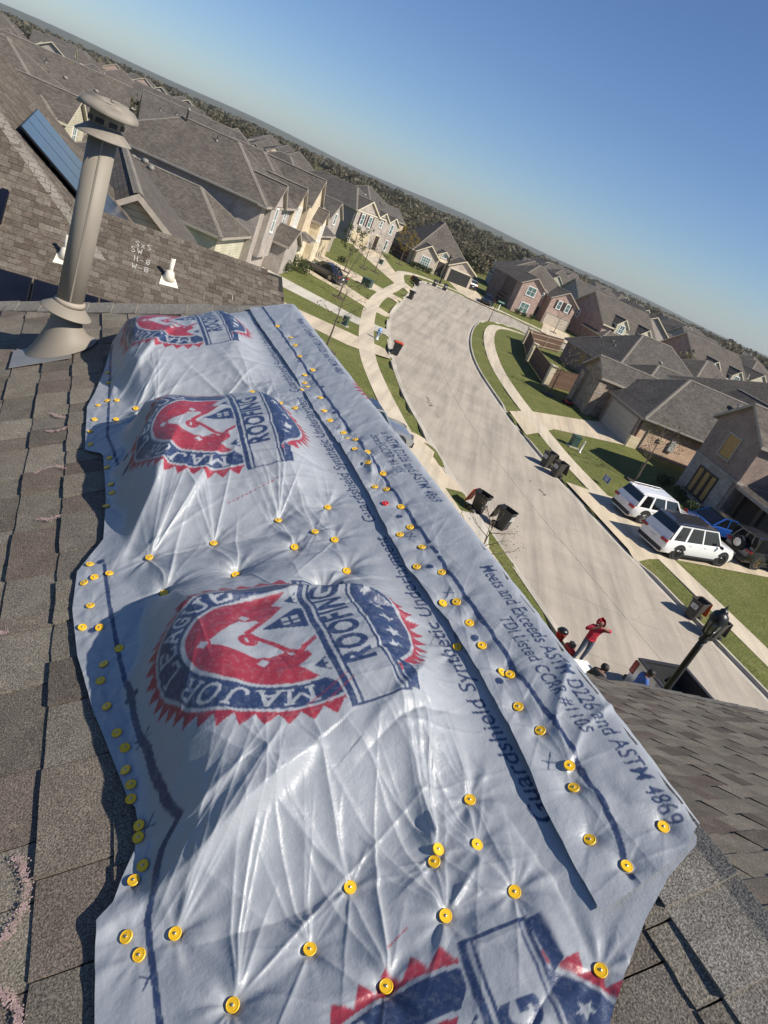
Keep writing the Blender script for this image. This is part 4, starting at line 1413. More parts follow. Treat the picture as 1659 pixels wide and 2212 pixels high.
# dark tar patches and stains with a shape of their own
for (x, y, s_, a) in ((-0.5, 44.3, .35, 20), (-0.25, 43.4, .3, 60), (-0.1, 42.9, .4, -20), (-0.35, 43.9, .22, 0), (0.6, 41.2, .22, 45), (7.3, 35.9, .35, 30), (7.5, 35.5, .3, -30), (6.7, 36.8, .2, 0), (-4.4, 79, .5, 10)):
    pts = []
    for k in range(9):
        t = 2 * math.pi * k / 9
        r_ = s_ * random.uniform(.5, 1.0)
        pts.append((x + r_ * math.cos(t) * .35 * math.cos(R(a)) - r_ * math.sin(t) * math.sin(R(a)), y + r_ * math.cos(t) * .35 * math.sin(R(a)) + r_ * math.sin(t) * math.cos(R(a)), 0.004))
    MB().add(pts, [tuple(range(9))]).build('stain', 'joint', street, uv=False)
# hairline cracks
rk = random.Random(17)
for i in range(16):
    j = rk.randrange(3, nst - 6)
    f = rk.random()
    p0 = SL[j] * f + SR[j] * (1 - f)
    a = rk.uniform(0, 6.28)
    pts = [tuple(p0)]
    for k in range(rk.randrange(8, 20)):
        a += rk.gauss(0, .35)
        pts.append((pts[-1][0] + .22 * math.cos(a), pts[-1][1] + .22 * math.sin(a)))
    mb = MB()
    vs_, fs_ = [], []
    for k, p in enumerate(pts):
        w_ = rk.uniform(.004, .011)
        vs_ += [(p[0] - w_ * math.sin(a), p[1] + w_ * math.cos(a), .003), (p[0] + w_ * math.sin(a), p[1] - w_ * math.cos(a), .003)]
        if k: fs_.append((2 * k - 2, 2 * k - 1, 2 * k + 1, 2 * k))
    mb.add(vs_, fs_).build('crack', 'joint', street, uv=False)
# driveways: plan polygons
DRIVES = {
 'R1': [(5.35, 50.6), (7.0, 53.6), (12.4, 58.6), (14.6, 61.2), (16.1, 55.6), (9.0, 51.0), (6.6, 45.9)],
 'R2': [(9.0, 39.2), (11.6, 40.0), (23.5, 44.6), (26.0, 39.7), (14.4, 33.8), (12.2, 31.7)],
 'L1': [(0.6, 35.8), (2.95, 30.0), (0.6, 28.8), (-4.2, 26.2), (-7.5, 32.0), (-2.0, 34.8)],
 'L2': [(3.85, 28.2), (5.2, 25.5), (1.6, 23.8), (-1.0, 22.4), (-2.4, 25.0)],
 'LA': [(-5.2, 52.6), (-4.2, 50.0), (-7.2, 48.0), (-12.0, 47.6), (-18, 47.2), (-18, 51.2), (-12, 51.3), (-8.2, 52.2)],
 'LB': [(-6.4, 60.4), (-5.9, 57.9), (-8.7, 56.6), (-13, 56.4), (-18.5, 56.4), (-18.5, 60.6), (-14, 60.2), (-9.3, 59.8)],
 'LC': [(-7.6, 68.6), (-7.1, 66.2), (-10, 66.6), (-14, 68.4), (-19, 69.6), (-19, 74.6), (-14.4, 73.6), (-10.6, 71.2)],
 'LD': [(-8.35, 82.5), (-8.15, 79.2), (-11, 78.8), (-16, 79.2), (-20, 79.8), (-20, 85.8), (-15, 85.0), (-10.8, 83.4)],
 'LE': [(-8.8, 96.0), (-8.7, 92.0), (-11.2, 93.5), (-17, 103.5), (-22.2, 113.5), (-19.0, 122.5), (-15.5, 112.5), (-10.8, 99.8)],
 'FO': [(-2.0, 117.4), (3.6, 117.4), (0.8, 122.0), (-1.4, 130.5), (-7.6, 129.2), (-4.4, 121.0)],
 'FE': [(11.0, 116.5), (16.5, 115.8), (16.9, 128.5), (11.9, 128.2)],
}
for k, p in DRIVES.items():
    d = cdt_sheet('driveway', p, 'concrete_new' if k in ('LB', 'L2') else 'concrete_drive', 0.022, 0.9)
    tag(d, kind='structure')
# pavements made of panels
def offset(poly, d):
    t = np.gradient(poly, axis=0)
    t /= np.hypot(*t.T)[:, None]
    return poly + np.stack([-t[:, 1], t[:, 0]], 1) * d
WALKS = {
 'right': ([(21.4, 18.3), (17.6, 26.4), (15.9, 30.0), (13.6, 34.6), (11.2, 39.8), (9.4, 44.2), (8.1, 48.6), (7.0, 52.6), (5.6, 57.9), (4.0, 66), (3.0, 76.3), (2.6, 86), (3.0, 95.5), (4.6, 99.4), (7.2, 101.5), (13, 102), (30, 100.4)], 1.35),
 'left': ([(9.0, 14.5), (4.6, 23.6), (2.45, 27.4), (1.1, 30.1), (-.35, 33.5), (-2.0, 37.5), (-3.8, 42.2), (-5.6, 47.5), (-6.9, 53.4), (-8.0, 58.9), (-9.4, 67.3), (-10.2, 76), (-10.5, 86), (-10.6, 96), (-12.2, 104), (-13.0, 110), (-11, 116.4), (-6.6, 119.2), (0, 120), (9, 119.4), (30, 117)], 1.3),
}
for nm, (cl, wd) in WALKS.items():
    c = resample(cl, step=1.5)
    a, b = offset(c, wd / 2), offset(c, -wd / 2)
    root = empty('pavement', (0, 0, 0))
    tag(root, kind='structure')
    za, zb = lot_z(a) + .026, lot_z(b) + .026
    for i in range(len(c) - 1):
        slab_piece('panel', [a[i], b[i], b[i + 1], a[i + 1]], [za[i], zb[i], zb[i + 1], za[i + 1]], 0.12, 'concrete_walk', root, 0.010)
# kerbs, dropped where a driveway crosses
def kerb(edge, side):
    e = np.array(edge)
    inside = np.zeros(len(e), bool)
    for p in DRIVES.values():
        Pp = np.array(p)
        inside |= in_poly(e + 0, Pp) | (seg_d(e, np.r_[Pp, Pp[:1]]) < 0.45)
    h = np.where(inside, 0.025, 0.15)
    o = offset(e, side * 0.16)
    g_ = offset(e, -side * 0.30)
    mb = MB()
    vs_, fs_ = [], []
    for i in range(len(e)):
        gi, ei, oi = g_[i], e[i], o[i]
        top_ = ei + (oi - ei) * .25
        vs_ += [(gi[0], gi[1], 0.004), (ei[0], ei[1], 0.006), (top_[0], top_[1], h[i]), (oi[0], oi[1], h[i] + .004), (oi[0], oi[1], -.2)]
    for i in range(len(e) - 1):
        for k in range(4):
            q = 5 * i + k
            fs_.append((q, q + 1, q + 6, q + 5) if side < 0 else (q, q + 5, q + 6, q + 1))
    o_ = mb.add(vs_, fs_).build('kerb', 'concrete_kerb')
    tag(o_, kind='structure')
kerb(EDGE_L, 1)
kerb(EDGE_R, -1)
# ------------------------------------------------------------------ houses
def roof_solid(mb, x0, x1, y0, y1, ze, tp, kind, over=0.4, th=0.2):
    """hip or gable roof over a rectangle, as a closed solid; returns ridge height"""
    X0, X1, Y0, Y1 = x0 - over, x1 + over, y0 - over, y1 + over
    wx, wy = X1 - X0, Y1 - Y0
    zb = ze - over * tp
    if kind == 'hip':
        h = min(wx, wy) / 2
        zr_ = zb + h * tp
        if wx >= wy:
            r0, r1 = (X0 + h, (Y0 + Y1) / 2, zr_), (X1 - h, (Y0 + Y1) / 2, zr_)
        else:
            r0, r1 = ((X0 + X1) / 2, Y0 + h, zr_), ((X0 + X1) / 2, Y1 - h, zr_)
        c = [(X0, Y0, zb), (X1, Y0, zb), (X1, Y1, zb), (X0, Y1, zb)]
        b = [(p[0], p[1], zb - th) for p in c]
        if wx >= wy:
            f = [(0, 1, 5, 4), (1, 2, 5), (2, 3, 4, 5), (3, 0, 4)]
        else:
            f = [(0, 1, 4), (1, 2, 5, 4), (2, 3, 5), (3, 0, 4, 5)]
        mb.add(c + [r0, r1], f, 0)
        mb.add(c + b, [(0, 4, 5, 1), (1, 5, 6, 2), (2, 6, 7, 3), (3, 7, 4, 0), (4, 7, 6, 5)], 1)
        return zr_, r0, r1, c
    if kind == 'gx':       # ridge along x
        h = wy / 2; zr_ = zb + h * tp; ym = (Y0 + Y1) / 2
        P = [(X0, Y0, zb), (X0, ym, zr_), (X0, Y1, zb), (X1, Y0, zb), (X1, ym, zr_), (X1, Y1, zb)]
        r0, r1 = P[1], P[4]
        tops = [(0, 3, 4, 1), (1, 4, 5, 2)]
    else:                  # ridge along y
        h = wx / 2; zr_ = zb + h * tp; xm = (X0 + X1) / 2
        P = [(X0, Y0, zb), (xm, Y0, zr_), (X1, Y0, zb), (X0, Y1, zb), (xm, Y1, zr_), (X1, Y1, zb)]
        r0, r1 = P[1], P[4]
        tops = [(0, 1, 4, 3), (1, 2, 5, 4)]
    Q = [(p[0], p[1], p[2] - th) for p in P]
    mb.add(P, tops, 0)
    mb.add(P + Q, [tuple(6 + i for i in reversed(t)) for t in tops] + [(0, 6, 7, 1), (1, 7, 8, 2), (3, 4, 10, 9), (4, 5, 11, 10), (0, 3, 9, 6), (2, 8, 11, 5)], 1)
    return zr_, r0, r1, P
def ridge_strip(mb, a, b, w=0.16, lift=0.025):
    a, b = Vector(a), Vector(b)
    d = (b - a)
    if d.length < .3: return
    d.normalize()
    s = d.cross(Vector((0, 0, 1))).normalized() * w
    up = Vector((0, 0, lift))
    mb.add([a + up, a + s - Vector((0, 0, w * .45)) + up, b + s - Vector((0, 0, w * .45)) + up, b + up, a - s - Vector((0, 0, w * .45)) + up, b - s - Vector((0, 0, w * .45)) + up], [(0, 3, 2, 1), (0, 4, 5, 3)])
class House:
    def __init__(s, name, label, loc, az, group=None, roof='roof_brown', trim='trim_taupe'):
        s.root = empty(name, loc, -R(az), label, 'house', group)
        s.roofm, s.trim = roof, trim
        s.roof = None
        s.zfun = []
    def block(s, x0, x1, y0, y1, ze, tp=0.7, kind='hip', wall='brick_tan', zb=-0.6, over=0.4, walls=True, caps_=True, th=0.2, gmat=None):
        if walls:
            mb = MB()
            if kind == 'hip':
                mb.box((x0, y0, zb), (x1, y1, ze - .02))
            elif kind == 'gx':
                zp = ze + (y1 - y0) / 2 * tp - 0.03
                mb.prism([(x0, y0, zb), (x0, y0, ze - .03), (x0, (y0 + y1) / 2, zp), (x0, y1, ze - .03), (x0, y1, zb)], (x1 - x0, 0, 0))
            else:
                zp = ze + (x1 - x0) / 2 * tp - 0.03
                mb.prism([(x0, y0, zb), (x1, y0, zb), (x1, y0, ze - .03), ((x0 + x1) / 2, y0, zp), (x0, y0, ze - .03)], (0, y1 - y0, 0))
            o = mb.build('wall', wall, s.root)
            fix_normals(o)
        mb = MB()
        zr_, r0, r1, c = roof_solid(mb, x0, x1, y0, y1, ze, tp, kind, over, th)
        o = mb.build('roof', [s.roofm, s.trim], s.root)
        fix_normals(o)
        s.roof = o
        if caps_:
            k = MB()
            ridge_strip(k, r0, r1)
            if kind == 'hip':
                cc = [Vector(p) for p in c]
                for p in cc:
                    q = min((Vector(r0), Vector(r1)), key=lambda r: (r - p).length)
                    ridge_strip(k, p + (q - p) * .01, q)
            if k.v:
                k.build('ridge_cap', 'ridge_cap', o)
        def zf(x, y):
            X0, X1, Y0, Y1 = x0 - over, x1 + over, y0 - over, y1 + over
            if not (X0 <= x <= X1 and Y0 <= y <= Y1): return -1
            dx, dy = min(x - X0, X1 - x), min(y - Y0, Y1 - y)
            d = min(dx, dy) if kind == 'hip' else (dy if kind == 'gx' else dx)
            return ze - over * tp + d * tp
        s.zfun.append(zf)
        return o
    def rz(s, x, y):
        return max(f(x, y) for f in s.zfun)
    def frame(s, face, at, pos):
        """origin, horizontal axis, outward normal for a wall face"""
        if face == 'x0': return Vector((at, pos, 0)), Vector((0, -1, 0)), Vector((-1, 0, 0))
        if face == 'x1': return Vector((at, pos, 0)), Vector((0, 1, 0)), Vector((1, 0, 0))
        if face == 'y0': return Vector((pos, at, 0)), Vector((1, 0, 0)), Vector((0, -1, 0))
        return Vector((pos, at, 0)), Vector((-1, 0, 0)), Vector((0, 1, 0))
    def window(s, face, at, pos, z, w=0.95, h=1.5, cols=2, rows=2, shutters=False, trim='trim_white', glass='window_glass', boards=None):
        o, hx, n = s.frame(face, at, pos)
        up = Vector((0, 0, 1))
        c = o + up * z
        f = 0.06
        mb = MB()
        mb.obox(c + up * (h / 2) + n * .03, hx * (w / 2 + f), n * .035, up * f)
        mb.obox(c - up * (h / 2) + n * .045, hx * (w / 2 + f + .03), n * .055, up * f)
        for sg in (-1, 1):
            mb.obox(c + hx * sg * (w / 2) + n * .03, hx * f, n * .033, up * (h / 2 - .055))
        wo_ = mb.build('window', trim, s.root)
        pw, ph = w / cols, h / rows
        mm = MB()
        for i in range(1, cols):
            mm.obox(c + hx * (-w / 2 + i * pw) + n * .022, hx * .03, n * .02, up * (h / 2 - .06))
        for j in range(1, rows):
            mm.obox(c + up * (-h / 2 + j * ph) + n * .0205, hx * (w / 2 - .06), n * .0185, up * .022)
        if mm.v: mm.build('muntin', trim, wo_)
        for i in range(cols):
            for j in range(rows):
                cc = c + hx * (-w / 2 + (i + .5) * pw) + up * (-h / 2 + (j + .5) * ph) + n * .012
                MB().obox(cc, hx * (pw / 2 - .012), n * .006, up * (ph / 2 - .012)).build('pane', boards or glass, wo_)
        if shutters:
            for sg in (-1, 1):
                b = MB().obox(c + hx * sg * (w / 2 + .27) + n * .025, hx * .2, n * .022, up * (h / 2 + .05))
                for j in range(7):
                    b.obox(c + hx * sg * (w / 2 + .27) + n * .045 + up * (-h / 2 + .12 + j * (h - .2) / 6.0), hx * .15, n * .012, up * .06)
                b.build('shutter', 'shutter_dark', s.root)
        return wo_
    def door(s, face, at, pos, w, h, mat='garage_tan', kind='garage', z0=0.0):
        o, hx, n = s.frame(face, at, pos)
        up = Vector((0, 0, 1))
        fr = MB()
        fr.obox(o + up * (z0 + h + .06) + n * .03, hx * (w / 2 + .14), n * .05, up * .07)
        for sg in (-1, 1):
            fr.obox(o + hx * sg * (w / 2 + .07) + up * (z0 + h / 2) + n * .03, hx * .07, n * .047, up * (h / 2))
        d = fr.build('garage_door' if kind == 'garage' else 'door', s.trim, s.root)
        if kind == 'garage':
            nr, nc = 4, max(2, int(w / 0.62))
            for j in range(nr):
                b = MB().obox(o + up * (z0 + (j + .5) * h / nr) + n * .012, hx * (w / 2), n * .012, up * (h / nr / 2 - .006))
                for i in range(nc):
                    b.obox(o + hx * (-w / 2 + (i + .5) * w / nc) + up * (z0 + (j + .5) * h / nr) + n * .026, hx * (w / nc / 2 - .07), n * .006, up * (h / nr / 2 - .09))
                b.build('panel', mat, d)
        else:
            MB().obox(o + up * (z0 + h / 2) + n * .015, hx * (w / 2), n * .012, up * (h / 2)).build('leaf', mat, d)
            MB().obox(o + hx * (w * .38) + up * (z0 + 1.0) + n * .05, hx * .02, n * .03, up * .08).build('handle', 'nail_steel', d)
        return d
    def vent(s, x, y, kind='turtle', sc=1.0):
        z = s.rz(x, y)
        if kind == 'turtle':
            o = MB().lathe([(.24 * sc, -.12), (.24 * sc, .09), (.20 * sc, .16), (.10 * sc, .20), (.001, .21)], 14, (x, y, z)).build('roof_vent', 'vent_metal', s.root, True)
        elif kind == 'pipe':
            o = MB().lathe([(.055 * sc, -.2), (.055 * sc, .42)], 10, (x, y, z)).build('vent_pipe', 'vent_black', s.root, True)
            MB().lathe([(.16 * sc, -.1), (.06 * sc, .12)], 12, (x, y, z)).build('boot', 'vent_metal', o, True)
        elif kind == 'flue':
            o = MB().lathe([(.08, -.2), (.08, .75), (.15, .78), (.15, .92), (.02, 1.0)], 12, (x, y, z)).build('flue', 'vent_metal', s.root, True)
        elif kind == 'dish':
            o = MB().lathe([(.34, .05), (.22, .015), (.001, 0)], 18, (x, y, z + .55), mat=Matrix.Rotation(R(55), 4, 'Y') @ Matrix.Rotation(R(20), 4, 'X')).build('dish', 'dish_grey', s.root, True)
            MB().tube([(x, y, z - .1), (x + .02, y, z + .5)], .025, 6).build('mast', 'dish_grey', o)
            MB().tube([(x, y, z + .45), (x + .35, y, z + .75)], .015, 5).build('arm', 'dish_grey', o)
        return o
    def gutter(s, face, at, a, b, z):
        o = MB()
        if face in ('x0', 'x1'):
            o.box((at - .06, a, z - .12), (at + .06, b, z))
        else:
            o.box((a, at - .06, z - .12), (b, at + .06, z))
        return o.build('gutter', 'gutter', s.root)
    def spout(s, x, y, z0_, z1_):
        return MB().box((x - .045, y - .04, z0_), (x + .045, y + .04, z1_)).build('downspout', s.trim, s.root)
def fix_normals(o):
    bm = bmesh.new()
    bm.from_mesh(o.data)
    bmesh.ops.recalc_face_normals(bm, faces=bm.faces)
    bm.to_mesh(o.data)
    bm.free()
    while o.data.uv_layers:
        o.data.uv_layers.remove(o.data.uv_layers[0])
    auto_uv(o.data)

# --- house G: single storey, three sunny roof planes, stone entry and double garage (across the street)
G = House('house', 'single storey house with stone entry tower and closed double garage beside the fence', (15.75, 55.3, 0.45), -17, roof='roof_grey', trim='trim_taupe')
G.block(0.0, 17.0, 0.0, 9.6, 2.95, 0.68, 'hip', 'brick_orange')
G.block(-0.25, 0.6, 0.15, 6.0, 2.55, 0.0001, 'hip', 'brick_brown', walls=True, over=.02, th=.02, caps_=False)
G.door('x0', -0.25, 3.0, 4.9, 2.25, 'garage_beige')
MB().box((-.42, -.05, -.5), (.5, .30, 1.0)).build('stone_pier', 'stone_cream', G.root)
MB().box((-.30, 0.02, 1.02), (-.26, 0.33, 2.6)).build('brick_pier', 'brick_brown', G.root)
G.block(-1.4, 5.2, 6.6, 10.6, 3.7, 0.62, 'gx', 'stone_brown', over=.35)
MB().box((-1.75, 6.3, -.5), (-1.0, 7.2, 3.0)).build('column', 'stone_brown', G.root)
MB().box((-1.75, 9.6, -.5), (-1.0, 10.5, 3.0)).build('column', 'stone_brown', G.root)
MB().box((-1.80, 6.28, 2.1), (-.98, 7.22, 2.22)).build('stone_band', 'stone_grey', G.root)
MB().box((-1.415, 8.0, 3.9), (-1.40, 8.9, 4.3)).build('gable_vent', 'trim_taupe', G.root)
G.gutter('y0', -.44, -.4, 9.2, 2.72)
G.spout(.75, -.06, -.4, 2.6)
for p in ((9.2, 3.4, 'dish'), (4.8, 6.0, 'pipe'), (10.4, 3.1, 'pipe'), (12.2, 3.3, 'pipe'), (8.4, 5.6, 'turtle'), (12.6, 4.4, 'turtle'), (3.2, 8.9, 'turtle')):
    G.vent(*p)
mt = MB().box((3.05, -.16, .9), (3.55, -.002, 1.75)); mt.build('meter_box', 'utility_grey', G.root)
MB().box((1.9, -.12, 1.3), (2.25, -.002, 1.6)).build('junction_box', 'garage_tan', G.root)
MB().tube([(3.3, -.08, 1.75), (3.3, -.08, 2.7)], .03, 6).build('conduit', 'utility_grey', G.root)
MB().box((0.5, -.5, -.42), (8.5, -.0, -.28)).build('footing', 'concrete_walk', G.root)
# --- house H: two storeys, boarded windows, grey stone front in shade
Hs = House('house', 'two storey house with boarded windows and grey stone front behind the parked cars', (18.3, 49.2, 0.5), -17, roof='roof_brown')
Hs.block(0.0, 9.0, -5.1, 0.0, 5.75, 0.68, 'gx', 'brick_brown', over=.3)
MB().box((-.07, -4.75, -.6), (.35, -.02, 2.75)).build('stone_facing', 'stone_grey', Hs.root)
MB().box((-.10, -5.15, 2.75), (.4, .04, 2.92)).build('stone_sill', 'stone_grey', Hs.root)
Hs.block(3.2, 14, -14.0, -5.1, 5.75, 0.60, 'hip', 'brick_orange')
Hs.block(4.5, 14, -2.0, 3.5, 5.4, 0.60, 'hip', 'brick_orange')
ob = Hs.window('x0', 0.0, -2.55, 4.35, 1.35, 1.6, 1, 1, trim='trim_taupe', boards='osb')
for k in (-1, 0, 1):
    Hs.window('x0', -.07, -2.35 + k * .78, 1.35, .62, 1.85, 1, 1, trim='shutter_dark', boards='osb')
Hs.block(0.6, 3.6, -11.0, -5.1, 2.85, 0.36, 'hip', 'stone_grey', walls=False, over=.5)
for yy in (-5.6, -7.6, -9.6):
    MB().box((.45, yy - .16, -.6), (.77, yy + .16, 2.72)).build('porch_post', 'door_dark', Hs.root)
MB().box((3.1, -12, -.6), (3.19, -5.1, 2.8)).build('stone_facing', 'stone_grey', Hs.root)
Hs.door('x0', 3.1, -7.0, 1.0, 2.1, 'door_dark', 'entry')
# --- house F: dark brick side towards the street, behind the timber fence
Fh = House('house', 'brown brick single storey house behind the timber privacy fence', (16.9, 79.6, 0.45), -27, roof='roof_grey')
Fh.block(0, 15.5, 0, 10.8, 3.0, 0.72, 'hip', 'brick_brown')
Fh.block(1.0, 11, -4.2, 2, 2.95, 0.66, 'hip', 'brick_brown')
Fh.window('x0', 0, 3.2, 1.6, .9, 1.5, 2, 2)
Fh.window('x0', 0, 6.4, 1.6, .9, 1.5, 1, 1, trim='trim_taupe', boards='osb')
Fh.spout(-.06, 4.9, -.4, 2.7)
for p in ((4.6, 7.6, 'turtle'), (5.2, 6.3, 'turtle'), (2.6, 6.2, 'pipe'), (2.2, 8.2, 'pipe'), (7.4, 2.6, 'turtle'), (6.0, -.6, 'pipe'), (8.6, -1.4, 'pipe'), (2.2, 5.0, 'pipe')):
    Fh.vent(*p)
# --- house E: pink brick two-storey facing down the street
Eh = House('house', 'pink brick two storey house with dark shutters behind the street sign', (5.4, 125.5, 0.35), -24, roof='roof_brown', trim='trim_taupe')
Eh.block(0, 4.4, 0, 7.0, 5.35, 0.62, 'gy', 'brick_pink')
Eh.block(0.0, 11.6, 2.2, 13.0, 5.3, 0.60, 'hip', 'brick_brown')
Eh.block(4.4, 6.2, 1.6, 7.2, 5.0, 0.60, 'gy', 'brick_pink', over=.25)
Eh.block(6.2, 11.5, -.4, 7.0, 5.0, 0.62, 'gy', 'brick_pink')
Eh.window('y0', 0, 2.2, 4.2, 1.7, 1.5, 2, 2)
Eh.window('y0', 0, 2.2, 1.35, 1.7, 1.6, 2, 2)
Eh.window('y0', -.4, 8.1, 4.0, .8, 1.4, 1, 2, True)
Eh.window('y0', -.4, 9.9, 4.0, .8, 1.4, 1, 2, True)
Eh.window('y0', 1.6, 5.2, 4.3, .7, .9, 2, 2)
Eh.door('y0', -.4, 9.0, 4.8, 2.1, 'garage_beige')
Eh.door('y0', 1.6, 5.3, 1.2, 2.3, 'door_dark', 'entry')
for p in ((7.5, 8.5, 'turtle'), (8.5, 7.4, 'pipe'), (3, 7.8, 'pipe'), (5.4, 9.0, 'flue')): Eh.vent(*p)
# --- house D: broad hip roof, open garage
Dh = House('house', 'single storey house with broad hip roof and open garage at the end of the street', (-13.4, 123.5, 0.4), -27, roof='roof_brown', trim='trim_cream')
Dh.block(0, 11.4, 1.2, 14.5, 3.1, 0.92, 'hip', 'siding_grey', over=.45)
Dh.block(0.2, 4.2, 0.0, 5.0, 3.0, 0.72, 'gy', 'brick_tan')
Dh.block(4.3, 6.4, 0.5, 5.0, 3.7, 0.66, 'gy', 'stone_cream', over=.3)
Dh.block(6.5, 11.6, -.6, 5.6, 2.9, 0.55, 'gy', 'brick_tan')
Dh.window('y0', 0.0, 2.2, 1.5, 1.7, 1.7, 4, 4)
Dh.window('y0', 0.5, 5.35, 3.5, .9, .6, 3, 1)
Dh.door('y0', .5, 5.35, 1.3, 2.5, 'door_dark', 'entry')
MB().box((7.0, -.615, 0), (11.1, -.60, 2.2)).build('garage_shade_sheet', 'vent_black', Dh.root)  # flat black sheet on the wall, standing in for shade inside the garage
MB().box((6.8, -.64, 2.2), (11.3, -.60, 2.4)).build('lintel', 'trim_cream', Dh.root)
for p in ((4.5, 9.0, 'pipe'), (8.0, 8.0, 'turtle'), (7.2, 9.6, 'turtle')): Dh.vent(*p)
# --- house C: grey-tan brick two-storey turned to the morning sun
Ch = House('house', 'grey tan brick two storey house with dark shutters and tan garage door', (-23.4, 113.4, 0.4), 24, roof='roof_grey', trim='trim_cream')
Ch.block(-16, 0, 0, 8.2, 5.5, 0.62, 'hip', 'siding_grey')
Ch.block(-5, 0.3, 0.1, 6.0, 5.4, 0.60, 'gx', 'brick_grey', over=.3)
Ch.block(-5, 0.15, 6.1, 9.8, 5.1, 0.62, 'gx', 'brick_grey', over=.25)
Ch.block(-5, 0.0, 9.9, 13.2, 5.0, 0.62, 'gx', 'brick_grey', over=.25)
Ch.window('x1', .3, 2.0, 4.05, .85, 1.6, 1, 2, True)
Ch.window('x1', .3, 4.2, 4.05, .85, 1.6, 1, 2, True)
Ch.window('x1', .15, 7.7, 4.3, .7, 1.1, 1, 2)
Ch.window('x1', 0, 11.4, 4.0, .8, 1.6, 1, 2)
Ch.window('x1', 0, 11.4, 1.3, .8, 1.7, 1, 2)
Ch.door('x1', .3, 3.0, 4.9, 2.15, 'garage_tan')
Ch.door('x1', .15, 8.0, 1.3, 2.4, 'door_dark', 'entry')
for p in ((-6, 4.6, 'pipe'), (-9, 4.5, 'turtle'), (-3, 5, 'turtle')): Ch.vent(*p)
# --- house B2: garage wing with tan door between B and C
B2 = House('house', 'two storey house with dark stone garage corner and tan garage door near the parked sedan', (-19.6, 80.5, 0.4), 2, roof='roof_grey', trim='trim_taupe')
B2.block(-15, -2.6, 1.0, 12.0, 5.3, 0.62, 'hip', 'brick_grey')
B2.block(-6, 0.0, 0.0, 5.6, 2.9, 0.62, 'hip', 'stone_brown')
B2.block(-6, -1.2, 6.2, 11.4, 4.6, 0.66, 'gx', 'brick_grey', over=.3)
B2.door('x1', 0, 2.8, 4.6, 2.15, 'garage_tan')
B2.door('x1', -1.2, 8.4, 4.0, 2.1, 'garage_tan')
B2.window('x1', -1.2, 8.8, 4.2, .9, 1.3, 1, 2)
# --- house B: long brick side wall, row of sharp front gables, cream stone entry
Bh = House('house', 'long two storey brick house with sharp front gables and cream stone entry', (-18.4, 55.6, 0.5), -3, roof='roof_brown', trim='trim_taupe')
Bh.block(-14, 0.0, 0.0, 9.2, 5.6, 0.64, 'hip', 'brick_grey', over=.5)
Bh.block(-13, -.3, 9.0, 18.6, 5.6, 0.58, 'hip', 'brick_grey', over=.4)
Bh.block(-6.0, 0.45, 1.2, 4.4, 5.6, 0.95, 'gx', 'brick_grey', over=.28, zb=1.2)
Bh.block(-6.0, 0.2, 9.6, 12.8, 5.6, 0.95, 'gx', 'brick_yellow', over=.28)
Bh.block(-6.0, 0.6, 13.4, 18.2, 6.0, 0.95, 'gx', 'brick_yellow', over=.28)
Bh.block(-6.0, 1.6, 16.4, 18.8, 4.6, 0.9, 'gx', 'stone_cream', over=.2)
MB().box((.22, 9.9, -.6), (.9, 15.8, 3.1)).build('stone_entry', 'stone_cream', Bh.root)
Bh.block(.2, 2.0, 11.6, 13.6, 3.0, 0.5, 'hip', 'stone_cream', walls=False, over=.15)
Bh.window('x1', .45, 2.8, 4.2, .7, 1.9, 1, 2)
Bh.window('x1', .0, 7.6, 4.2, .7, 1.9, 1, 2)
Bh.window('x1', .0, 7.6, 1.4, .8, 2.0, 1, 2)
for yy in (10.5, 11.2, 11.9): Bh.window('x1', .2, yy, 4.4, .35, 1.8, 1, 1)
Bh.window('x1', 1.6, 17.2, 3.4, .3, 1.7, 1, 1)
Bh.window('x1', 1.6, 18.0, 3.4, .3, 1.7, 1, 1)
Bh.gutter('y0', -.54, -14.3, -0.2, 5.30)
Bh.spout(-2.2, -.07, .0, 5.2)
Bh.spout(-.2, 6.4, .0, 5.2)
# lower wing towards us
Bh.block(-15, -0.6, -6.4, -.02, 3.0, 0.60, 'hip', 'siding_cream', over=.45)
Bh.block(-7.0, 1.6, 5.0, 9.3, 2.7, 0.55, 'gx', 'brick_grey', over=.3)
for p in ((-6, 3.6, 'pipe'), (-9, 4.2, 'flue'), (-3, 7.8, 'pipe'), (-11, 6.0, 'turtle'), (-7.5, -3.6, 'turtle'), (-8.2, -3.2, 'turtle'), (-9.2, -3.0, 'turtle')): Bh.vent(*p)
# ------------------------------------------------------------------ next-door house: hip roof with single shingles, solar panels, chalk note
Ah = House('house', 'neighbouring hip roofed house with solar panels and white chalk letters on its shingles', (0, 0, 0), -31.3, roof='felt', trim='trim_taupe')
A1 = Ah.block(-9.0, 3.95, 11.4, 19.0, 6.3, 0.5, 'gx', 'brick_tan', zb=-.4, caps_=False)
Ah.roofm = 'roof_brown'
A2 = Ah.block(-9.0, 3.2, 11.6, 27.0, 5.93, 0.70, 'hip', 'brick_tan', zb=-.4, over=.4, caps_=True)
A3 = Ah.block(-1.7, 5.3, 23.4, 36.0, 5.25, 0.72, 'gy', 'siding_cream', zb=-.4, over=.35)
A4 = Ah.block(5.3, 9.5, 30.0, 37.0, 2.9, 0.5, 'hip', 'brick_tan', zb=-.4)
zA = lambda x, y: 8.2 - 0.5 * abs(15.2 - y)
esA = Vector((0, 1, .5)).normalized()
off = 0.03
def keepA(c):
    return -3.2 < c.x < 4.30 and 11.1 < c.y < 15.1
ordA = lambda c: abs(c.y - 14.0) * 1.4 + abs(c.x - 1.5)
n_ = shingle_field(A1, (-3.2, 11.1, zA(0, 11.1) + off), (1, 0, 0), esA, 11.2, 32, keepA, 290, ('shingle_next', 'shingle_next_stuff'), order=ordA, seed=12)
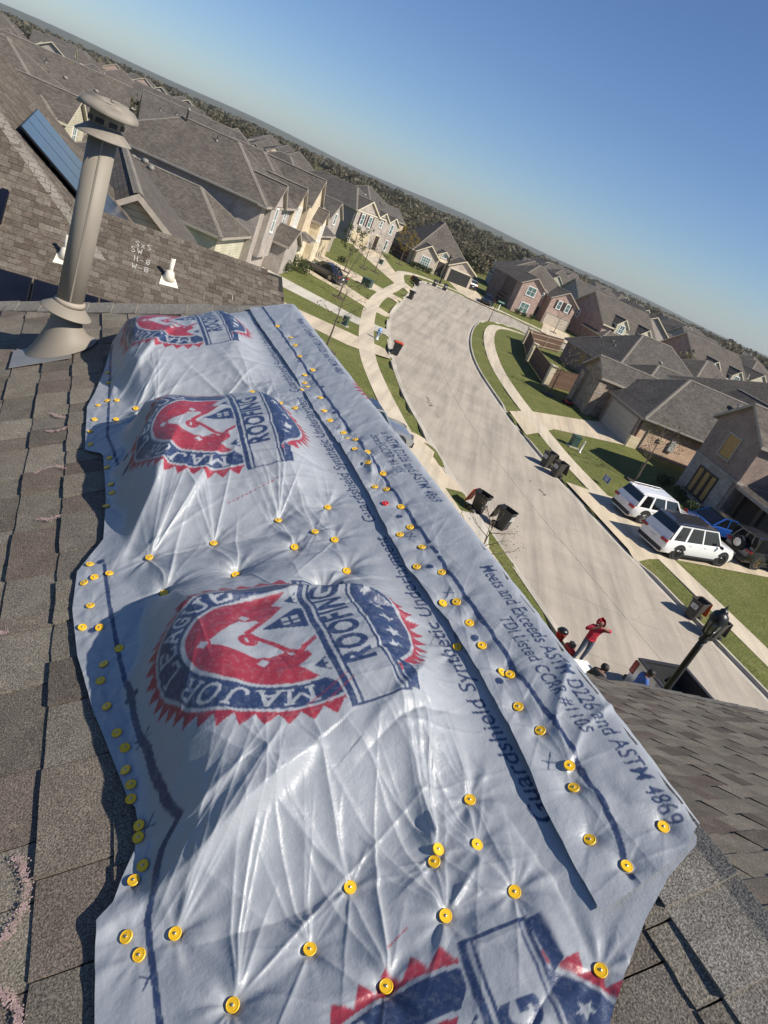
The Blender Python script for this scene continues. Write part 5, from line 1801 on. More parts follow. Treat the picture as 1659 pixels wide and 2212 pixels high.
# same shingles on the taller wing
z2f = lambda y: 5.65 + .7 * (y - 11.2)
shingle_field(A2, (-4.5, 13.5, z2f(13.5) + .02), (1, 0, 0), Vector((0, 1, .7)).normalized(), 6.0, 40, lambda c: c.x < 3.5 - (c.y - 11.2) and c.y < 17.8, 0, ('shingle_next', 'shingle_next_stuff'), seed=13)
shingle_field(A2, (3.6, 13.0, 5.65 + .02), (0, 1, 0), Vector((-1, 0, .7)).normalized(), 12.0, 52, lambda c: c.y > 11.3 + (3.6 - c.x) and c.x > -2.6 and c.y < 25, 0, ('shingle_next', 'shingle_next_stuff'), seed=14)
caps(A1, (4.0, 15.2, 8.2 + .03), (-1, 0, 0), 70, 0.15, (0, -1, -.5), (0, 1, -.5), hw=.15, mat='shingle_next')
for (px, py) in ((1.93, 14.05), (0.12, 13.78)):
    z = zA(px, py) + off
    o = MB().lathe([(.045, -.1), (.045, .40)], 14, (px, py, z)).build('vent_pipe', 'pvc', Ah.root, True)
    MB().lathe([(.13, -.02), (.095, .08), (.085, .13), (.05, .17)], 16, (px, py, z)).build('boot', 'pvc', o, True)
    MB().lathe([(.038, .401), (.001, .401)], 10, (px, py, z)).build('bore', 'vent_black', o)
    MB().prism([(px - .17, py - .22, zA(px, py - .22) + .045), (px + .19, py - .19, zA(px, py - .19) + .045), (px + .13, py + .02, zA(px, py + .02) + .045), (px - .13, py + .02, zA(px, py + .02) + .045)], (0, 0, .004)).build('flange', 'pvc', o)
# chalk letters, each stroke a thin deposit on the slope
STROKES = {'S': [[(.9, .9), (.5, 1), (.1, .8), (.5, .5), (.9, .25), (.5, 0), (.1, .1)]], 'X': [[(0, 0), (.8, .7)], [(.05, .7), (.8, 0)]],
           'W': [[(0, 1), (.25, 0), (.5, .7), (.75, 0), (1, 1)]], 'H': [[(.1, 0), (.1, 1)], [(.1, .5), (.8, .5)], [(.8, 0), (.8, 1)]],
           '-': [[(0, .4), (.8, .4)]], 'O': [[(.5, 1), (.1, .7), (.2, .1), (.6, 0), (.9, .4), (.8, .9), (.5, 1)], [(.0, .0), (1, 1)]]}
def chalk_word(s, x0, y0, sz):
    for i, ch in enumerate(s):
        for st in STROKES.get(ch, []):
            pts = [(x0 + (i * .95 + a * .7) * sz, y0 + b * sz * 1.15) for a, b in st]
            q = []
            for a, b in zip(pts[:-1], pts[1:]):
                q += [(a[0] + (b[0] - a[0]) * k / 4, a[1] + (b[1] - a[1]) * k / 4) for k in range(4)]
            ribbon('chalk_letter', q + [pts[-1]], .017, 'chalk_white', A1, zA, off + .018)
chalk_word('SXS', 1.27, 14.60, .115)
chalk_word('SW', 1.20, 14.42, .125)
chalk_word('H-O', 1.27, 14.21, .115)
chalk_word('W-O', 1.25, 14.01, .115)
ribbon('chalk_letter', [(3.06, 14.16), (3.20, 14.15), (3.2, 14.02)], .015, 'chalk_white', A1, zA, off + .018)
def solar(parent_label, cx_, cy_, zf, ax, asl, nx, ny, pw, ph, mat, group, lift=.14):
    """panels side by side on rails; each panel a thing of its own"""
    ax, asl = Vector(ax).normalized(), Vector(asl).normalized()
    n = ax.cross(asl)
    if n.z < 0: n = -n
    o0 = Vector((cx_, cy_, zf)) + n * lift
    for i in range(nx):
        for j in range(ny):
            r = empty('solar_panel', (0, 0, 0), R(31.3), parent_label, 'solar panel', group)
            c = o0 + ax * ((i + .5) * pw) + asl * ((j + .5) * ph)
            MB().obox(c, ax * (pw / 2 - .012), asl * (ph / 2 - .012), n * .018).build('frame', 'solar_frame', r)
            MB().obox(c + n * .017, ax * (pw / 2 - .035), asl * (ph / 2 - .035), n * .004).build('glass', mat, r)
            ft = MB()
            for sx in (-.35, .35):
                ft.obox(c + ax * (pw * sx) - n * (lift / 2 + .02), ax * .02, asl * .03, n * (lift / 2 + .03))
            ft.build('foot', 'solar_frame', r)
solar('black solar panel of the row along the lower shingles behind the flue', -3.4, 11.45, zA(0, 11.45), (1, 0, 0), (0, 1, .5), 5, 1, 1.04, 1.72, 'solar_black', 'black panels below the chalk letters')
solar('black solar panel beside the ridge left of the flue', -2.9, 13.95, zA(0, 13.95), (1, 0, 0), (0, 1, .5), 2, 1, 1.0, 1.15, 'solar_black', 'black panels near the neighbouring ridge')
zA2 = lambda x: 9.0 - .7 * (x + 1.18)
solar('blue glinting solar panel on the steep slope behind the flue', 1.55, 16.3, zA2(1.55), (0, 1, 0), (-1, 0, .7), 3, 2, 1.58, 1.62, 'solar_blue', 'blue panels on the steep neighbouring slope')
for p in ((-2.2, 24.5, 'turtle'), (.2, 30.0, 'turtle'), (.3, 31.2, 'turtle'), (.2, 32.6, 'turtle')): Ah.vent(*p)
# ------------------------------------------------------------------ trash carts
def cart(loc, az, body, lid, open_lid, label, group, lid_only=None, z=None):
    x, y = loc
    z = (0.0 if z is None else z)
    r = empty('trash_cart', (x, y, z), -R(az), label, 'trash cart', group)
    # local: front faces -Y, hinge and wheels at +Y
    mb = MB()
    rings = [(.21, .24, .05), (.225, .25, .12), (.275, .315, .86), (.295, .345, .90), (.30, .35, .97)]
    vs_, fs_ = [], []
    for (hx, hy, zz) in rings:
        c = .05
        for (sx, sy) in ((-1, -1), (1, -1), (1, 1), (-1, 1)):
            pts = [(sx * hx, sy * (hy - c)), (sx * (hx - c), sy * hy)]
            if sx * sy > 0: pts = pts if False else pts[::-1] if (sx, sy) == (9, 9) else pts
            order_ = pts if (sx, sy) in ((-1, -1), (1, 1)) else pts[::-1]
            for p in order_: vs_.append((p[0], p[1], zz))
    # inner wall so that an open cart is hollow
    for (hx, hy, zz) in ((.285, .335, .97), (.20, .23, .10)):
        c = .05
        for (sx, sy) in ((-1, -1), (1, -1), (1, 1), (-1, 1)):
            pts = [(sx * hx, sy * (hy - c)), (sx * (hx - c), sy * hy)]
            order_ = pts if (sx, sy) in ((-1, -1), (1, 1)) else pts[::-1]
            for p in order_: vs_.append((p[0], p[1], zz))
    nr = 7
    for j in range(nr - 1):
        for k in range(8):
            fs_.append((j * 8 + k, j * 8 + (k + 1) % 8, (j + 1) * 8 + (k + 1) % 8, (j + 1) * 8 + k))
    fs_.append(tuple(range(7, -1, -1)))
    fs_.append(tuple((nr - 1) * 8 + k for k in range(8)))
    o = mb.add(vs_, fs_).build('body', body, r)
    MB().box((-.24, .32, .93), (.24, .42, .97)).box((-.24, .40, .90), (.24, .425, .99)).build('handle', body, r)
    ld = MB()
    ld.prism([(-.31, 0, 0), (.31, 0, 0), (.31, -.70, 0), (.27, -.74, 0), (-.27, -.74, 0), (-.31, -.70, 0)], (0, 0, .035)).prism([(-.27, -.05, .03), (.27, -.05, .03), (.25, -.68, .03), (-.25, -.68, .03)], (0, 0, .045))
    lo = ld.build('lid', lid, r)
    lo.location = (0, .37, .985)
    if open_lid:
        lo.location = (0, .47, .97)
        lo.rotation_euler = (R(-(255 + random.uniform(-6, 6))) if True else 0, 0, 0)
    bevel(lo, .012)
    for sx in (-1, 1):
        t = MB().lathe([(.13, -.035), (.145, -.02), (.145, .02), (.13, .035)], 20, (0, 0, 0), mat=Matrix.Rotation(R(90), 4, 'Y')).build('wheel', 'rubber', r, True)
        t.location = (sx * .27, .27, .145)
        MB().lathe([(.075, -.04), (.075, .04)], 14, mat=Matrix.Rotation(R(90), 4, 'Y')).build('hub', 'bin_charcoal', t)
    MB().tube([(-.27, .27, .145), (.27, .27, .145)], .015, 6).build('axle', 'nail_steel', r)
    for face in (-1,):
        st = MB().add([(-.15, -.3135, .56), (.15, -.3135, .56), (.15, -.331, .78), (-.15, -.331, .78)], [(0, 1, 2, 3)]).build('sticker', 'sticker', r)
        tt = text_tris('CARDS', .12, .15, .003)
        if len(tt):
            w_ = tt.reshape(-1, 2)[:, 0].max()
            tm = MB()
            for q in tt:
                tm.add([(-.12 + p[0] * .24 / w_, -.3155 - (p[1] * 1.0 + .12) * .08, .67 + p[1] * .9) for p in q], [(0, 1, 2)])
            tm.add([(-.09, -.317, .60), (.09, -.317, .60), (.09, -.3195, .635), (-.09, -.3195, .635)], [(0, 1, 2, 3)])
            tm.build('lettering', 'sticker_ink', st)
    return r
gcarts = 'carts out along the kerb'
cart((3.75, 28.75), -62, 'bin_black', 'lid_orange', True, 'black trash cart with orange lid hanging open at the driveway corner', gcarts)
cart((4.95, 28.15), -58, 'bin_black', 'bin_black', True, 'black trash cart with black lid hanging open beside the orange lidded one', gcarts)
cart((7.75, 40.9), 48, 'bin_charcoal', 'bin_charcoal', True, 'grey trash cart with red edged lid open across from the driveway corner', gcarts)
cart((8.35, 39.75), 48, 'bin_charcoal', 'bin_charcoal', True, 'grey trash cart with dark lid hanging open at the grass strip', gcarts)
cart((14.05, 27.8), 48, 'bin_charcoal', 'lid_orange', True, 'grey trash cart with orange lid open near the lamp post', gcarts)
cart((14.6, 26.55), 48, 'bin_charcoal', 'bin_charcoal', True, 'grey trash cart half hidden behind the lamp post lantern', gcarts)
cart((-4.3, 52.6), -100, 'bin_black', 'lid_orange', False, 'black trash cart with closed orange lid near the hydrant', gcarts)
cart((-7.9, 86.5), -80, 'bin_charcoal', 'bin_charcoal', False, 'closed grey trash cart alone on the outer kerb', gcarts)
cart((-10.0, 104.8), -60, 'bin_black', 'lid_orange', True, 'far trash cart with orange lid in the elbow of the kerb', gcarts)
cart((-9.3, 103.2), -60, 'bin_black', 'bin_black', True, 'far trash cart with dark lid in the elbow of the kerb', gcarts)
cart((-7.6, 112.9), -20, 'bin_black', 'bin_black', False, 'far trash cart below the lamp at the street end', gcarts)
cart((-5.9, 113.6), -20, 'bin_black', 'bin_black', False, 'far trash cart nearest the open garage driveway', gcarts)

# ------------------------------------------------------------------ vehicles (local +Y forward)
def loft(mb, stations, mi=0, close=True):
    n = len(stations[0])
    b = len(mb.v)
    for st in stations:
        mb.v += [tuple(p) for p in st]
    for j in range(len(stations) - 1):
        for k in range(n - 1):
            q = b + j * n + k
            mb.f.append((q, q + n, q + n + 1, q + 1)); mb.m.append(mi)
    if close:
        mb.f.append(tuple(b + k for k in range(n))); mb.m.append(mi)
        mb.f.append(tuple(b + (len(stations) - 1) * n + k for k in range(n - 1, -1, -1))); mb.m.append(mi)
    return mb
def wheel(parent, x, y, rad, wid, rim):
    t = MB().lathe([(rad * .62, -wid / 2), (rad * .93, -wid / 2), (rad, -wid * .38), (rad, wid * .38), (rad * .93, wid / 2), (rad * .62, wid / 2), (rad * .60, 0)], 28, mat=Matrix.Rotation(R(90), 4, 'Y')).build('wheel', 'rubber', parent, True)
    t.location = (x, y, rad)
    s = 1 if x > 0 else -1
    rm = MB().lathe([(rad * .64, .0), (rad * .64, .02), (rad * .58, .03), (rad * .56, -.02)], 24, mat=Matrix.Rotation(R(90 * s), 4, 'Y'))
    for k in range(5):
        a = 2 * math.pi * k / 5
        d = Vector((0, math.cos(a), math.sin(a)))
        e = Vector((0, -math.sin(a), math.cos(a)))
        rm.obox(d * rad * .33 + Vector((s * .01, 0, 0)), (.012, 0, 0), d * rad * .27, e * rad * .085)
    rm.lathe([(rad * .16, -.02), (rad * .16, .025), (.001, .03)], 12, mat=Matrix.Rotation(R(90 * s), 4, 'Y'))
    ro = rm.build('rim', rim, t)
    ro.location = (s * wid * .42, 0, 0)
    MB().lathe([(rad * .60, .0), (.001, .001)], 20, mat=Matrix.Rotation(R(90 * s), 4, 'Y')).build('disc', 'vent_black', t).location = (s * wid * .28, 0, 0)
def car(loc, az, Lg, Wd, Ht, paint_, label, cat, kind='suv', roofm=None, rim='rim_silver', z=None, group=None, pitch=0.0, rad=.36, tailm='tail_red'):
    x, y = loc
    r = empty('parked_car', (x, y, gz(x, y) + .025 if z is None else z), -R(az), label, cat, group)
    if pitch: r.rotation_euler = (pitch, 0, -R(az))
    hw, h2 = Wd / 2, Lg / 2
    belt = Ht * (.56 if kind != 'sedan' else .62)
    hood = Ht * (.57 if kind != 'sedan' else .60)
    if kind == 'sedan':
        ys = [(-h2, .70, .82), (-h2 + .12, .66, .93), (-h2 + .75, .66, 1.0), (-h2 + 1.2, belt / hood * .70, 1.0), (0, .69, 1.0), (h2 - 1.7, .69, 1.0), (h2 - 1.2, .66, 1.0), (h2 - .35, .56, .95), (h2 - .05, .42, .82)]
    else:
        ys = [(-h2, .62, .84), (-h2 + .10, .70, .94), (-h2 + .5, .70, 1.0), (0, .70, 1.0), (h2 - 1.45, .70, 1.0), (h2 - 1.1, .70, 1.0), (h2 - .35, .655, .96), (h2 - .06, .50, .86)]
    zb = .22
    st = []
    for (yy, zt, ws) in ys:
        zt = zt * hood / .70
        w_ = hw * ws
        half = [(w_ * .80, zb), (w_ * .95, zb + .10), (w_ * 1.0, zb + .30), (w_ * .985, zt * .72), (w_ * .95, zt - .06), (w_ * .86, zt - .005), (0, zt + .02)]
        st.append([(-a, yy, b) for a, b in half] + [(a, yy, b) for a, b in half[-2::-1]])
    bo = loft(MB(), st).build('body', paint_, r)
    fix_normals(bo)
    smooth_by_angle(bo, 38)
    # cabin
    zt = Ht
    if kind == 'sedan':
        cyb, cyt = (-h2 + .75, h2 - 1.45), (-h2 + 1.55, h2 - 2.25)
    elif kind == 'suv':
        cyb, cyt = (-h2 + .12, h2 - 1.30), (-h2 + .50, h2 - 2.05)
    else:
        cyb, cyt = (-h2 + .08, h2 - 1.45), (-h2 + .16, h2 - 1.75)
    zbelt = hood - .03
    wb, wt = hw * .92, hw * (.76 if kind != 'boxy' else .84)
    g_ = MB()
    def ring(t):
        w_ = wb + (wt - wb) * t
        a, b = cyb[0] + (cyt[0] - cyb[0]) * t, cyb[1] + (cyt[1] - cyb[1]) * t
        return [(-w_, a, zbelt + (zt - .06 - zbelt) * t), (w_, a, zbelt + (zt - .06 - zbelt) * t), (w_ * .94, b, zbelt + (zt - .06 - zbelt) * t), (-w_ * .94, b, zbelt + (zt - .06 - zbelt) * t)]
    lo_, hi_ = ring(0), ring(1)
    g_.add(lo_ + hi_, [(0, 1, 5, 4), (1, 2, 6, 5), (2, 3, 7, 6), (3, 0, 4, 7)])
    go = g_.build('glazing', 'car_glass', r)
    fix_normals(go)
    # roof panel, slightly crowned
    rp_ = MB()
    st = []
    for k in range(7):
        t = k / 6
        yy = cyt[0] - .04 + (cyt[1] + .02 - cyt[0] + .04) * t
        w_ = (wt + .015) * (1 - .06 * t)
        cz = zt - .065 + .055 * math.sin(math.pi * min(max(t * .9 + .08, 0), 1))
        st.append([(-w_, yy, zt - .075), (-w_ * .97, yy, zt - .045), (-w_ * .6, yy, cz), (0, yy, cz + .012), (w_ * .6, yy, cz), (w_ * .97, yy, zt - .045), (w_, yy, zt - .075)])
    ro = loft(rp_, st).build('roof', roofm or paint_, r)
    fix_normals(ro); smooth_by_angle(ro, 50)
    pl_ = MB()
    L0 = [Vector(p) for p in lo_]; H0 = [Vector(p) for p in hi_]
    def pillar(t0, t1, wd_, sides=(0, 1)):
        for s_ in sides:
            a0, b0 = (L0[1], L0[2]) if s_ == 0 else (L0[0], L0[3])
            a1, b1 = (H0[1], H0[2]) if s_ == 0 else (H0[0], H0[3])
            p, q = a0.lerp(b0, t0), a1.lerp(b1, t1)
            n = Vector((1 if s_ == 0 else -1, 0, .25)) * .012
            pl_.prism([p + Vector((0, -wd_, 0)) - n * .4, p + Vector((0, wd_, 0)) - n * .4, q + Vector((0, wd_ * .9, 0)) - n * .4, q + Vector((0, -wd_ * .9, 0)) - n * .4], n * 1.4)
    if kind == 'sedan': prs = [(0.02, 0.0, .10), (.46, .46, .04), (.98, 1.0, .05)]
    elif kind == 'suv': prs = [(0.05, 0.04, .11), (.30, .32, .07), (.62, .64, .05), (.98, 1.0, .05)]
    else: prs = [(0.03, 0.03, .08), (.42, .42, .06), (.72, .72, .05), (.98, .99, .05)]
    for p in prs: pillar(*p)
    for s_ in (0, 1):   # rails above the side windows
        a, b = (H0[1], H0[2]) if s_ == 0 else (H0[0], H0[3])
        n = Vector((1 if s_ == 0 else -1, 0, 0))
        pl_.obox((a + b) / 2 + Vector((0, 0, -.02)), (b - a) / 2, n * .022, (0, 0, .03))
    po = pl_.build('window_pillars', paint_, r)
    tag(po, kind='stuff')
    fix_normals(po)
    if kind == 'suv':      # tailgate closes the lower half of the rear
        a0, a1, b0, b1 = L0[0], L0[1], H0[0], H0[1]
        f_ = .34 if roofm is None else .42
        n_ = Vector((0, -.02, .006))
        tg = MB().prism([a0 + n_, a1 + n_, a1.lerp(b1, f_) + n_, a0.lerp(b0, f_) + n_], (0, -.02, 0)).build('tailgate', paint_, r)
        fix_normals(tg); bevel(tg, .012)
        sp_ = MB().prism([b0.lerp(a0, .06) + n_, b1.lerp(a1, .06) + n_, b1 + n_ + Vector((0, 0, .01)), b0 + n_ + Vector((0, 0, .01))], (0, -.10, .01)).build('spoiler', roofm or paint_, r)
        fix_normals(sp_)
    wy = (h2 - Lg * .185, -h2 + Lg * .205)
    for yy in wy:
        for s_ in (-1, 1):
            ar = MB().lathe([(rad * 1.22, -.03), (rad * 1.22, .03)], 24, mat=Matrix.Rotation(R(90), 4, 'Y')).build('wheel_arch', 'plastic_black' if kind != 'sedan' else 'vent_black', r)
            ar.location = (s_ * (hw - .035), yy, rad + .02)
            wheel(r, s_ * (hw - .10), yy, rad, .22, rim)
    # trim, lights, plate
    MB().box((-hw * .86, -h2 - .03, .30), (hw * .86, -h2 + .10, .50)).build('bumper', 'plastic_black' if kind != 'sedan' else paint_, r)
    MB().box((-hw * .84, h2 - .14, .26), (hw * .84, h2 + .02, .52)).build('bumper', 'plastic_black' if kind != 'sedan' else paint_, r)
    for s_ in (-1, 1):
        bevel(MB().obox((s_ * hw * .72, -h2 + .06, hood * .86), (hw * .20, .03, 0), (-.02 * s_, .09, 0), (0, 0, .075)).build('tail_light', tailm, r), .02)
        bevel(MB().obox((s_ * hw * .70, h2 - .20, hood * .80), (hw * .19, -.05 * s_, 0), (.02 * s_, .10, 0), (0, 0, .065)).build('headlight', 'lamp_glass', r), .02)
        bevel(MB().obox((s_ * (hw + .09), cyb[1] - .35, zbelt + .10), (.10, 0, 0), (0, .05, 0), (0, 0, .07)).build('mirror', paint_ if kind != 'suv' else 'plastic_black', r), .02)
        for yy in (.15, -.95):
            MB().obox((s_ * (hw * .985), yy, hood * .86), (.012, 0, 0), (0, .10, 0), (0, 0, .014)).build('door_handle', paint_, r)
        MB().obox((s_ * hw * .965, (wy[0] + wy[1]) / 2, .30), (.03, 0, 0), (0, (wy[0] - wy[1]) / 2 - rad * 1.15, 0), (0, 0, .06)).build('sill', 'plastic_black', r)
        if kind == 'suv':
            MB().tube([(s_ * wt * .93, cyt[0] + .15, zt - .01), (s_ * wt * .93, cyt[0] + .3, zt + .03), (s_ * wt * .91, cyt[1] - .3, zt + .03), (s_ * wt * .91, cyt[1] - .15, zt - .01)], .016, 6).build('roof_rail', 'rim_silver' if roofm is None else 'plastic_black', r)
    MB().box((-.16, -h2 - .036, hood * .62), (.16, -h2 + .05, hood * .62 + .15)).build('number_plate', 'plate_white', r)
    return r
gcar = None
car((15.5, 35.6), 60, 5.45, 2.10, 1.92, 'paint_white', 'large white car with black roof and black wheels on the double driveway', 'car', 'suv', 'paint_black', 'rim_black', pitch=R(2.6), rad=.40)
car((14.3, 38.9), 64, 4.98, 1.96, 1.74, 'paint_white', 'all white car with silver wheels and red tail lights on the double driveway', 'car', 'suv', None, 'rim_silver', pitch=R(2.6), rad=.38)
car((19.0, 41.0), 66, 4.75, 1.88, 1.48, 'paint_blue', 'bright blue sedan parked beyond the white cars', 'car', 'sedan', 'paint_black', 'rim_black', pitch=R(1.5), rad=.34)
jp = car((20.9, 38.9), 60, 4.6, 1.95, 1.88, 'paint_black', 'black off road car with spare wheel and gold wheels on the driveway', 'car', 'boxy', None, 'rim_gold', pitch=R(1.5), rad=.43)
spw = MB().lathe([(.24, -.12), (.38, -.12), (.41, -.08), (.41, .08), (.38, .12), (.24, .12)], 24, mat=Matrix.Rotation(R(90), 4, 'X')).build('spare_wheel', 'rubber', jp, True)
spw.location = (0, -2.45, 1.05)
MB().lathe([(.26, -.05), (.24, .06), (.001, .07)], 16, mat=Matrix.Rotation(R(90), 4, 'X')).build('spare_rim', 'rim_silver', spw).location = (0, -.08, 0)
car((-15.6, 71.6), -66, 4.85, 1.85, 1.47, 'paint_navy', 'dark navy sedan with silver wheels parked by the cream stone entry', 'car', 'sedan', None, 'rim_silver', rad=.34)
car((-2.5, 31.3), 62, 4.7, 1.88, 1.68, 'paint_silver', 'silver car with black roof on the driveway below the tarp edge', 'car', 'suv', 'paint_black', 'rim_black', rad=.35)
car((1.2, 120.6), -170, 4.7, 1.85, 1.5, 'paint_black', 'small black car on the driveway of the open garage', 'car', 'sedan', None, 'rim_silver', rad=.34)
car((-3.2, 131.0), -26, 4.6, 1.85, 1.65, 'paint_black', 'dark car standing inside the open garage', 'car', 'suv', None, 'rim_silver', rad=.35)
# pickup with open bed by the kerb
tk = empty('pickup_truck', (11.25, 16.9, 0.0), -R(155), 'silver pickup truck with open bed parked below the roof', 'truck')
TW, TL_ = 1.0, 5.9
h2 = TL_ / 2
bb = MB()
for s_ in (-1, 1):
    bb.box((s_ * TW - .06 if s_ > 0 else -TW - .0, -h2 + .05, .55), (s_ * TW + .0 if s_ > 0 else -TW + .06, -h2 + 2.30, 1.42))
bb.build('bed_side', 'paint_silver', tk)
MB().box((-TW + .06, -h2 + .02, .62), (TW - .06, -h2 + .10, 1.40)).build('tailgate', 'paint_silver', tk)
rl = MB()
for s_ in (-1, 1):
    rl.box((s_ * (TW - .05) - .07, -h2 + .03, 1.42), (s_ * (TW - .05) + .07, -h2 + 2.30, 1.46))
rl.box((-TW + .1, -h2 + .0, 1.402), (TW - .1, -h2 + .14, 1.45))
rl.build('bed_rail', 'plastic_black', tk)
ln = MB().box((-TW + .062, -h2 + .11, .78), (TW - .062, -h2 + 2.30, .84))
for k in range(11):
    ln.box((-TW + .15 + k * .16, -h2 + .12, .841), (-TW + .22 + k * .16, -h2 + 2.25, .865))
ln.box((-TW + .062, -h2 + .103, .84), (TW - .062, -h2 + .125, 1.38))
for s_ in (-1, 1):
    ln.box((s_ * (TW - .075) - .012, -h2 + .13, .85), (s_ * (TW - .075) + .012, -h2 + 2.29, 1.38))
ln.build('bed_liner', 'bed_liner', tk)
cab = []
for yy, zt, ws in ((-.63, 1.88, .94), (-.58, 1.90, .96), (.65, 1.90, .95), (1.10, 1.35, .98), (1.15, 1.20, .99), (2.6, 1.12, .96), (2.9, .95, .88)):
    w_ = TW * ws
    half = [(w_ * .85, .35), (w_, .5), (w_, 1.12 if zt > 1.13 else zt * .8), (w_ * (.80 if zt > 1.3 else .96), zt - .05), (0, zt)]
    cab.append([(-a, yy, b) for a, b in half] + [(a, yy, b) for a, b in half[-2::-1]])
co_ = loft(MB(), cab).build('cab', 'paint_silver', tk); fix_normals(co_); smooth_by_angle(co_, 35)
MB().obox((0, -.645, 1.55), (TW * .68, 0, 0), (0, .012, 0), (0, 0, .24)).build('rear_window', 'car_glass', tk)
for s_ in (-1, 1):
    bevel(MB().obox((s_ * (TW - .02), -h2 + .09, 1.12), (.05, 0, 0), (0, .10, 0), (0, 0, .22)).build('tail_light', 'tail_red', tk), .02)
    for yy in (-1.75, 1.85):
        ar = MB().lathe([(.47, -.03), (.47, .03)], 24, mat=Matrix.Rotation(R(90), 4, 'Y')).build('wheel_arch', 'plastic_black', tk); ar.location = (s_ * (TW - .03), yy, .42)
        wheel(tk, s_ * (TW - .12), yy, .39, .26, 'rim_silver')
    bevel(MB().obox((s_ * (TW + .16), .55, 1.22), (.12, 0, 0), (0, .06, 0), (0, 0, .12)).build('mirror', 'plastic_black', tk), .02)
bu = MB().box((-TW + .05, -h2 - .12, .48), (TW - .05, -h2 + .02, .66)).build('bumper', 'plastic_black', tk); bevel(bu, .03)
sb = empty('lumber', (10.55, 18.35, .88), -R(150), 'pale cut lumber boards lying in the truck bed', 'lumber')
for k in range(4):
    MB().box((-.30 + k * .15, -.7, 0), (-.17 + k * .15, .55 + .1 * k, .04)).build('board', 'lumber', sb)
tag(bevel(MB().box((-.35, -.3, 0), (.35, .3, .32)).build('tool_box', 'plastic_black', loc=(11.25, 17.45, .87), rz=R(30)), .03), 'black tool box standing in the truck bed', 'tool box')

# ------------------------------------------------------------------ fence with masonry columns
def fence_run(p, q, h, label, group, pale_side=1):
    p, q = Vector(p), Vector(q)
    d = q - p
    Ln = d.length
    az = math.atan2(d.x, d.y)
    r = empty('timber_fence', (p.x, p.y, 0), -az, label, 'fence', group)
    n = int(Ln / .145)
    me = MB().box((-.01, 0, 0), (.01, .138, h)).mesh('picket', 'fence_wood')
    for i in range(n):
        o = bpy.data.objects.new('picket', me)
        link(o, r)
        t = i * .145
        w_ = p + d * (t / Ln)
        o.location = (random.uniform(-.006, .006), t, gz(w_.x, w_.y) + .03 + random.uniform(-.012, .012))
    za, zb = gz(p.x, p.y), gz(q.x, q.y)
    for k, fz_ in enumerate((.25, .95, 1.6)):
        MB().obox((pale_side * .035, Ln / 2, (za + zb) / 2 + fz_), (.02, 0, 0), (0, Ln / 2, (zb - za) / 2), (0, 0, .045)).build('rail', 'fence_pale', r)
    m = max(1, int(Ln / 2.4))
    for i in range(m + 1):
        t = min(i * Ln / m, Ln - .06)
        MB().box((pale_side * .06 - .03, t, za + (zb - za) * t / Ln - .2), (pale_side * .06 + .03, t + .09, za + (zb - za) * t / Ln + h * .97)).build('post', 'fence_pale', r)
    MB().obox((0, Ln / 2, (za + zb) / 2 + h + .045), (.045, 0, 0), (0, Ln / 2, (zb - za) / 2), (0, 0, .02)).build('cap_board', 'fence_wood', r)
def column(x, y, h=1.95, label='cream stone fence column', group='stone columns of the timber fence'):
    r = empty('fence_column', (x, y, gz(x, y)), R(15), label, 'column', group)
    MB().box((-.26, -.26, -.2), (.26, .26, h)).build('shaft', 'stone_cream', r)
    bevel(MB().box((-.33, -.33, h), (.33, .33, h + .14)).build('cap', 'concrete_walk', r), .03)
fc = [(8.95, 66.9), (7.5, 77.5), (7.3, 90.5)]
column(*fc[0], label='cream stone column where the timber fence turns to the house')
column(*fc[1], label='cream stone column in the middle of the curved fence')
column(*fc[2], label='cream stone column at the far end of the timber fence')
gf = 'timber fence runs round the corner garden'
fence_run((8.85, 67.3), (7.55, 77.1), 1.8, 'dark timber fence run in shade between two stone columns', gf)
fence_run((7.5, 77.9), (7.3, 90.1), 1.8, 'dark timber fence run beyond the middle stone column', gf)
fence_run((9.3, 67.0), (15.6, 72.2), 1.8, 'sunlit brown timber fence run reaching the stone entry house', gf, -1)
fence_run((7.6, 90.8), (12.4, 95.8), 1.8, 'timber fence run with pale braced back by the brick corner', gf)
fence_run((2.2, 131.5), (5.4, 126.6), 1.8, 'brown timber fence between the open garage house and pink brick house', gf)
fence_run((-19.5, 131.0), (-14.0, 125.4), 1.8, 'dark timber fence between the shuttered house and broad hip roof', gf)

# ------------------------------------------------------------------ lamp posts and street sign
def lamp(x, y, h, label, z=None):
    r = empty('street_lamp', (x, y, gz(x, y) if z is None else z), 0, label, 'street lamp', 'black lamp posts')
    MB().lathe([(.20, -.05), (.20, .30), (.14, .45), (.105, .6), (.095, .9), (.085, h - 1.0), (.080, h - .82)], 16).build('post', 'lamp_black', r, True)
    MB().lathe([(.08, h - .84), (.11, h - .80), (.115, h - .74), (.085, h - .70), (.10, h - .62), (.145, h - .56)], 16).build('neck', 'lamp_black', r, True)
    gl_ = MB().lathe([(.14, h - .555), (.185, h - .26), (.19, h - .14)], 16).build('glass', 'lamp_glass', r, True)
    for k in range(8):
        a = 2 * math.pi * k / 8
        MB().tube([(.145 * math.cos(a), .145 * math.sin(a), h - .56), (.194 * math.cos(a), .194 * math.sin(a), h - .15)], .018, 5).build('rib', 'lamp_black', r)
    MB().lathe([(.22, h - .16), (.235, h - .12), (.22, h - .08), (.215, h - .03), (.19, h + .05), (.14, h + .10), (.10, h + .13), (.105, h + .16), (.08, h + .20), (.035, h + .23), (.028, h + .28), (.012, h + .30), (.001, h + .42)], 18).build('crown', 'lamp_black', r, True)
    return r
lamp(8.65, 15.9, 4.75, 'black lamp post with lantern rising past the truck bed', z=.25)
lamp(-7.3, 118.6, 4.6, 'distant black lamp post on the lawn before the broad hip roof')
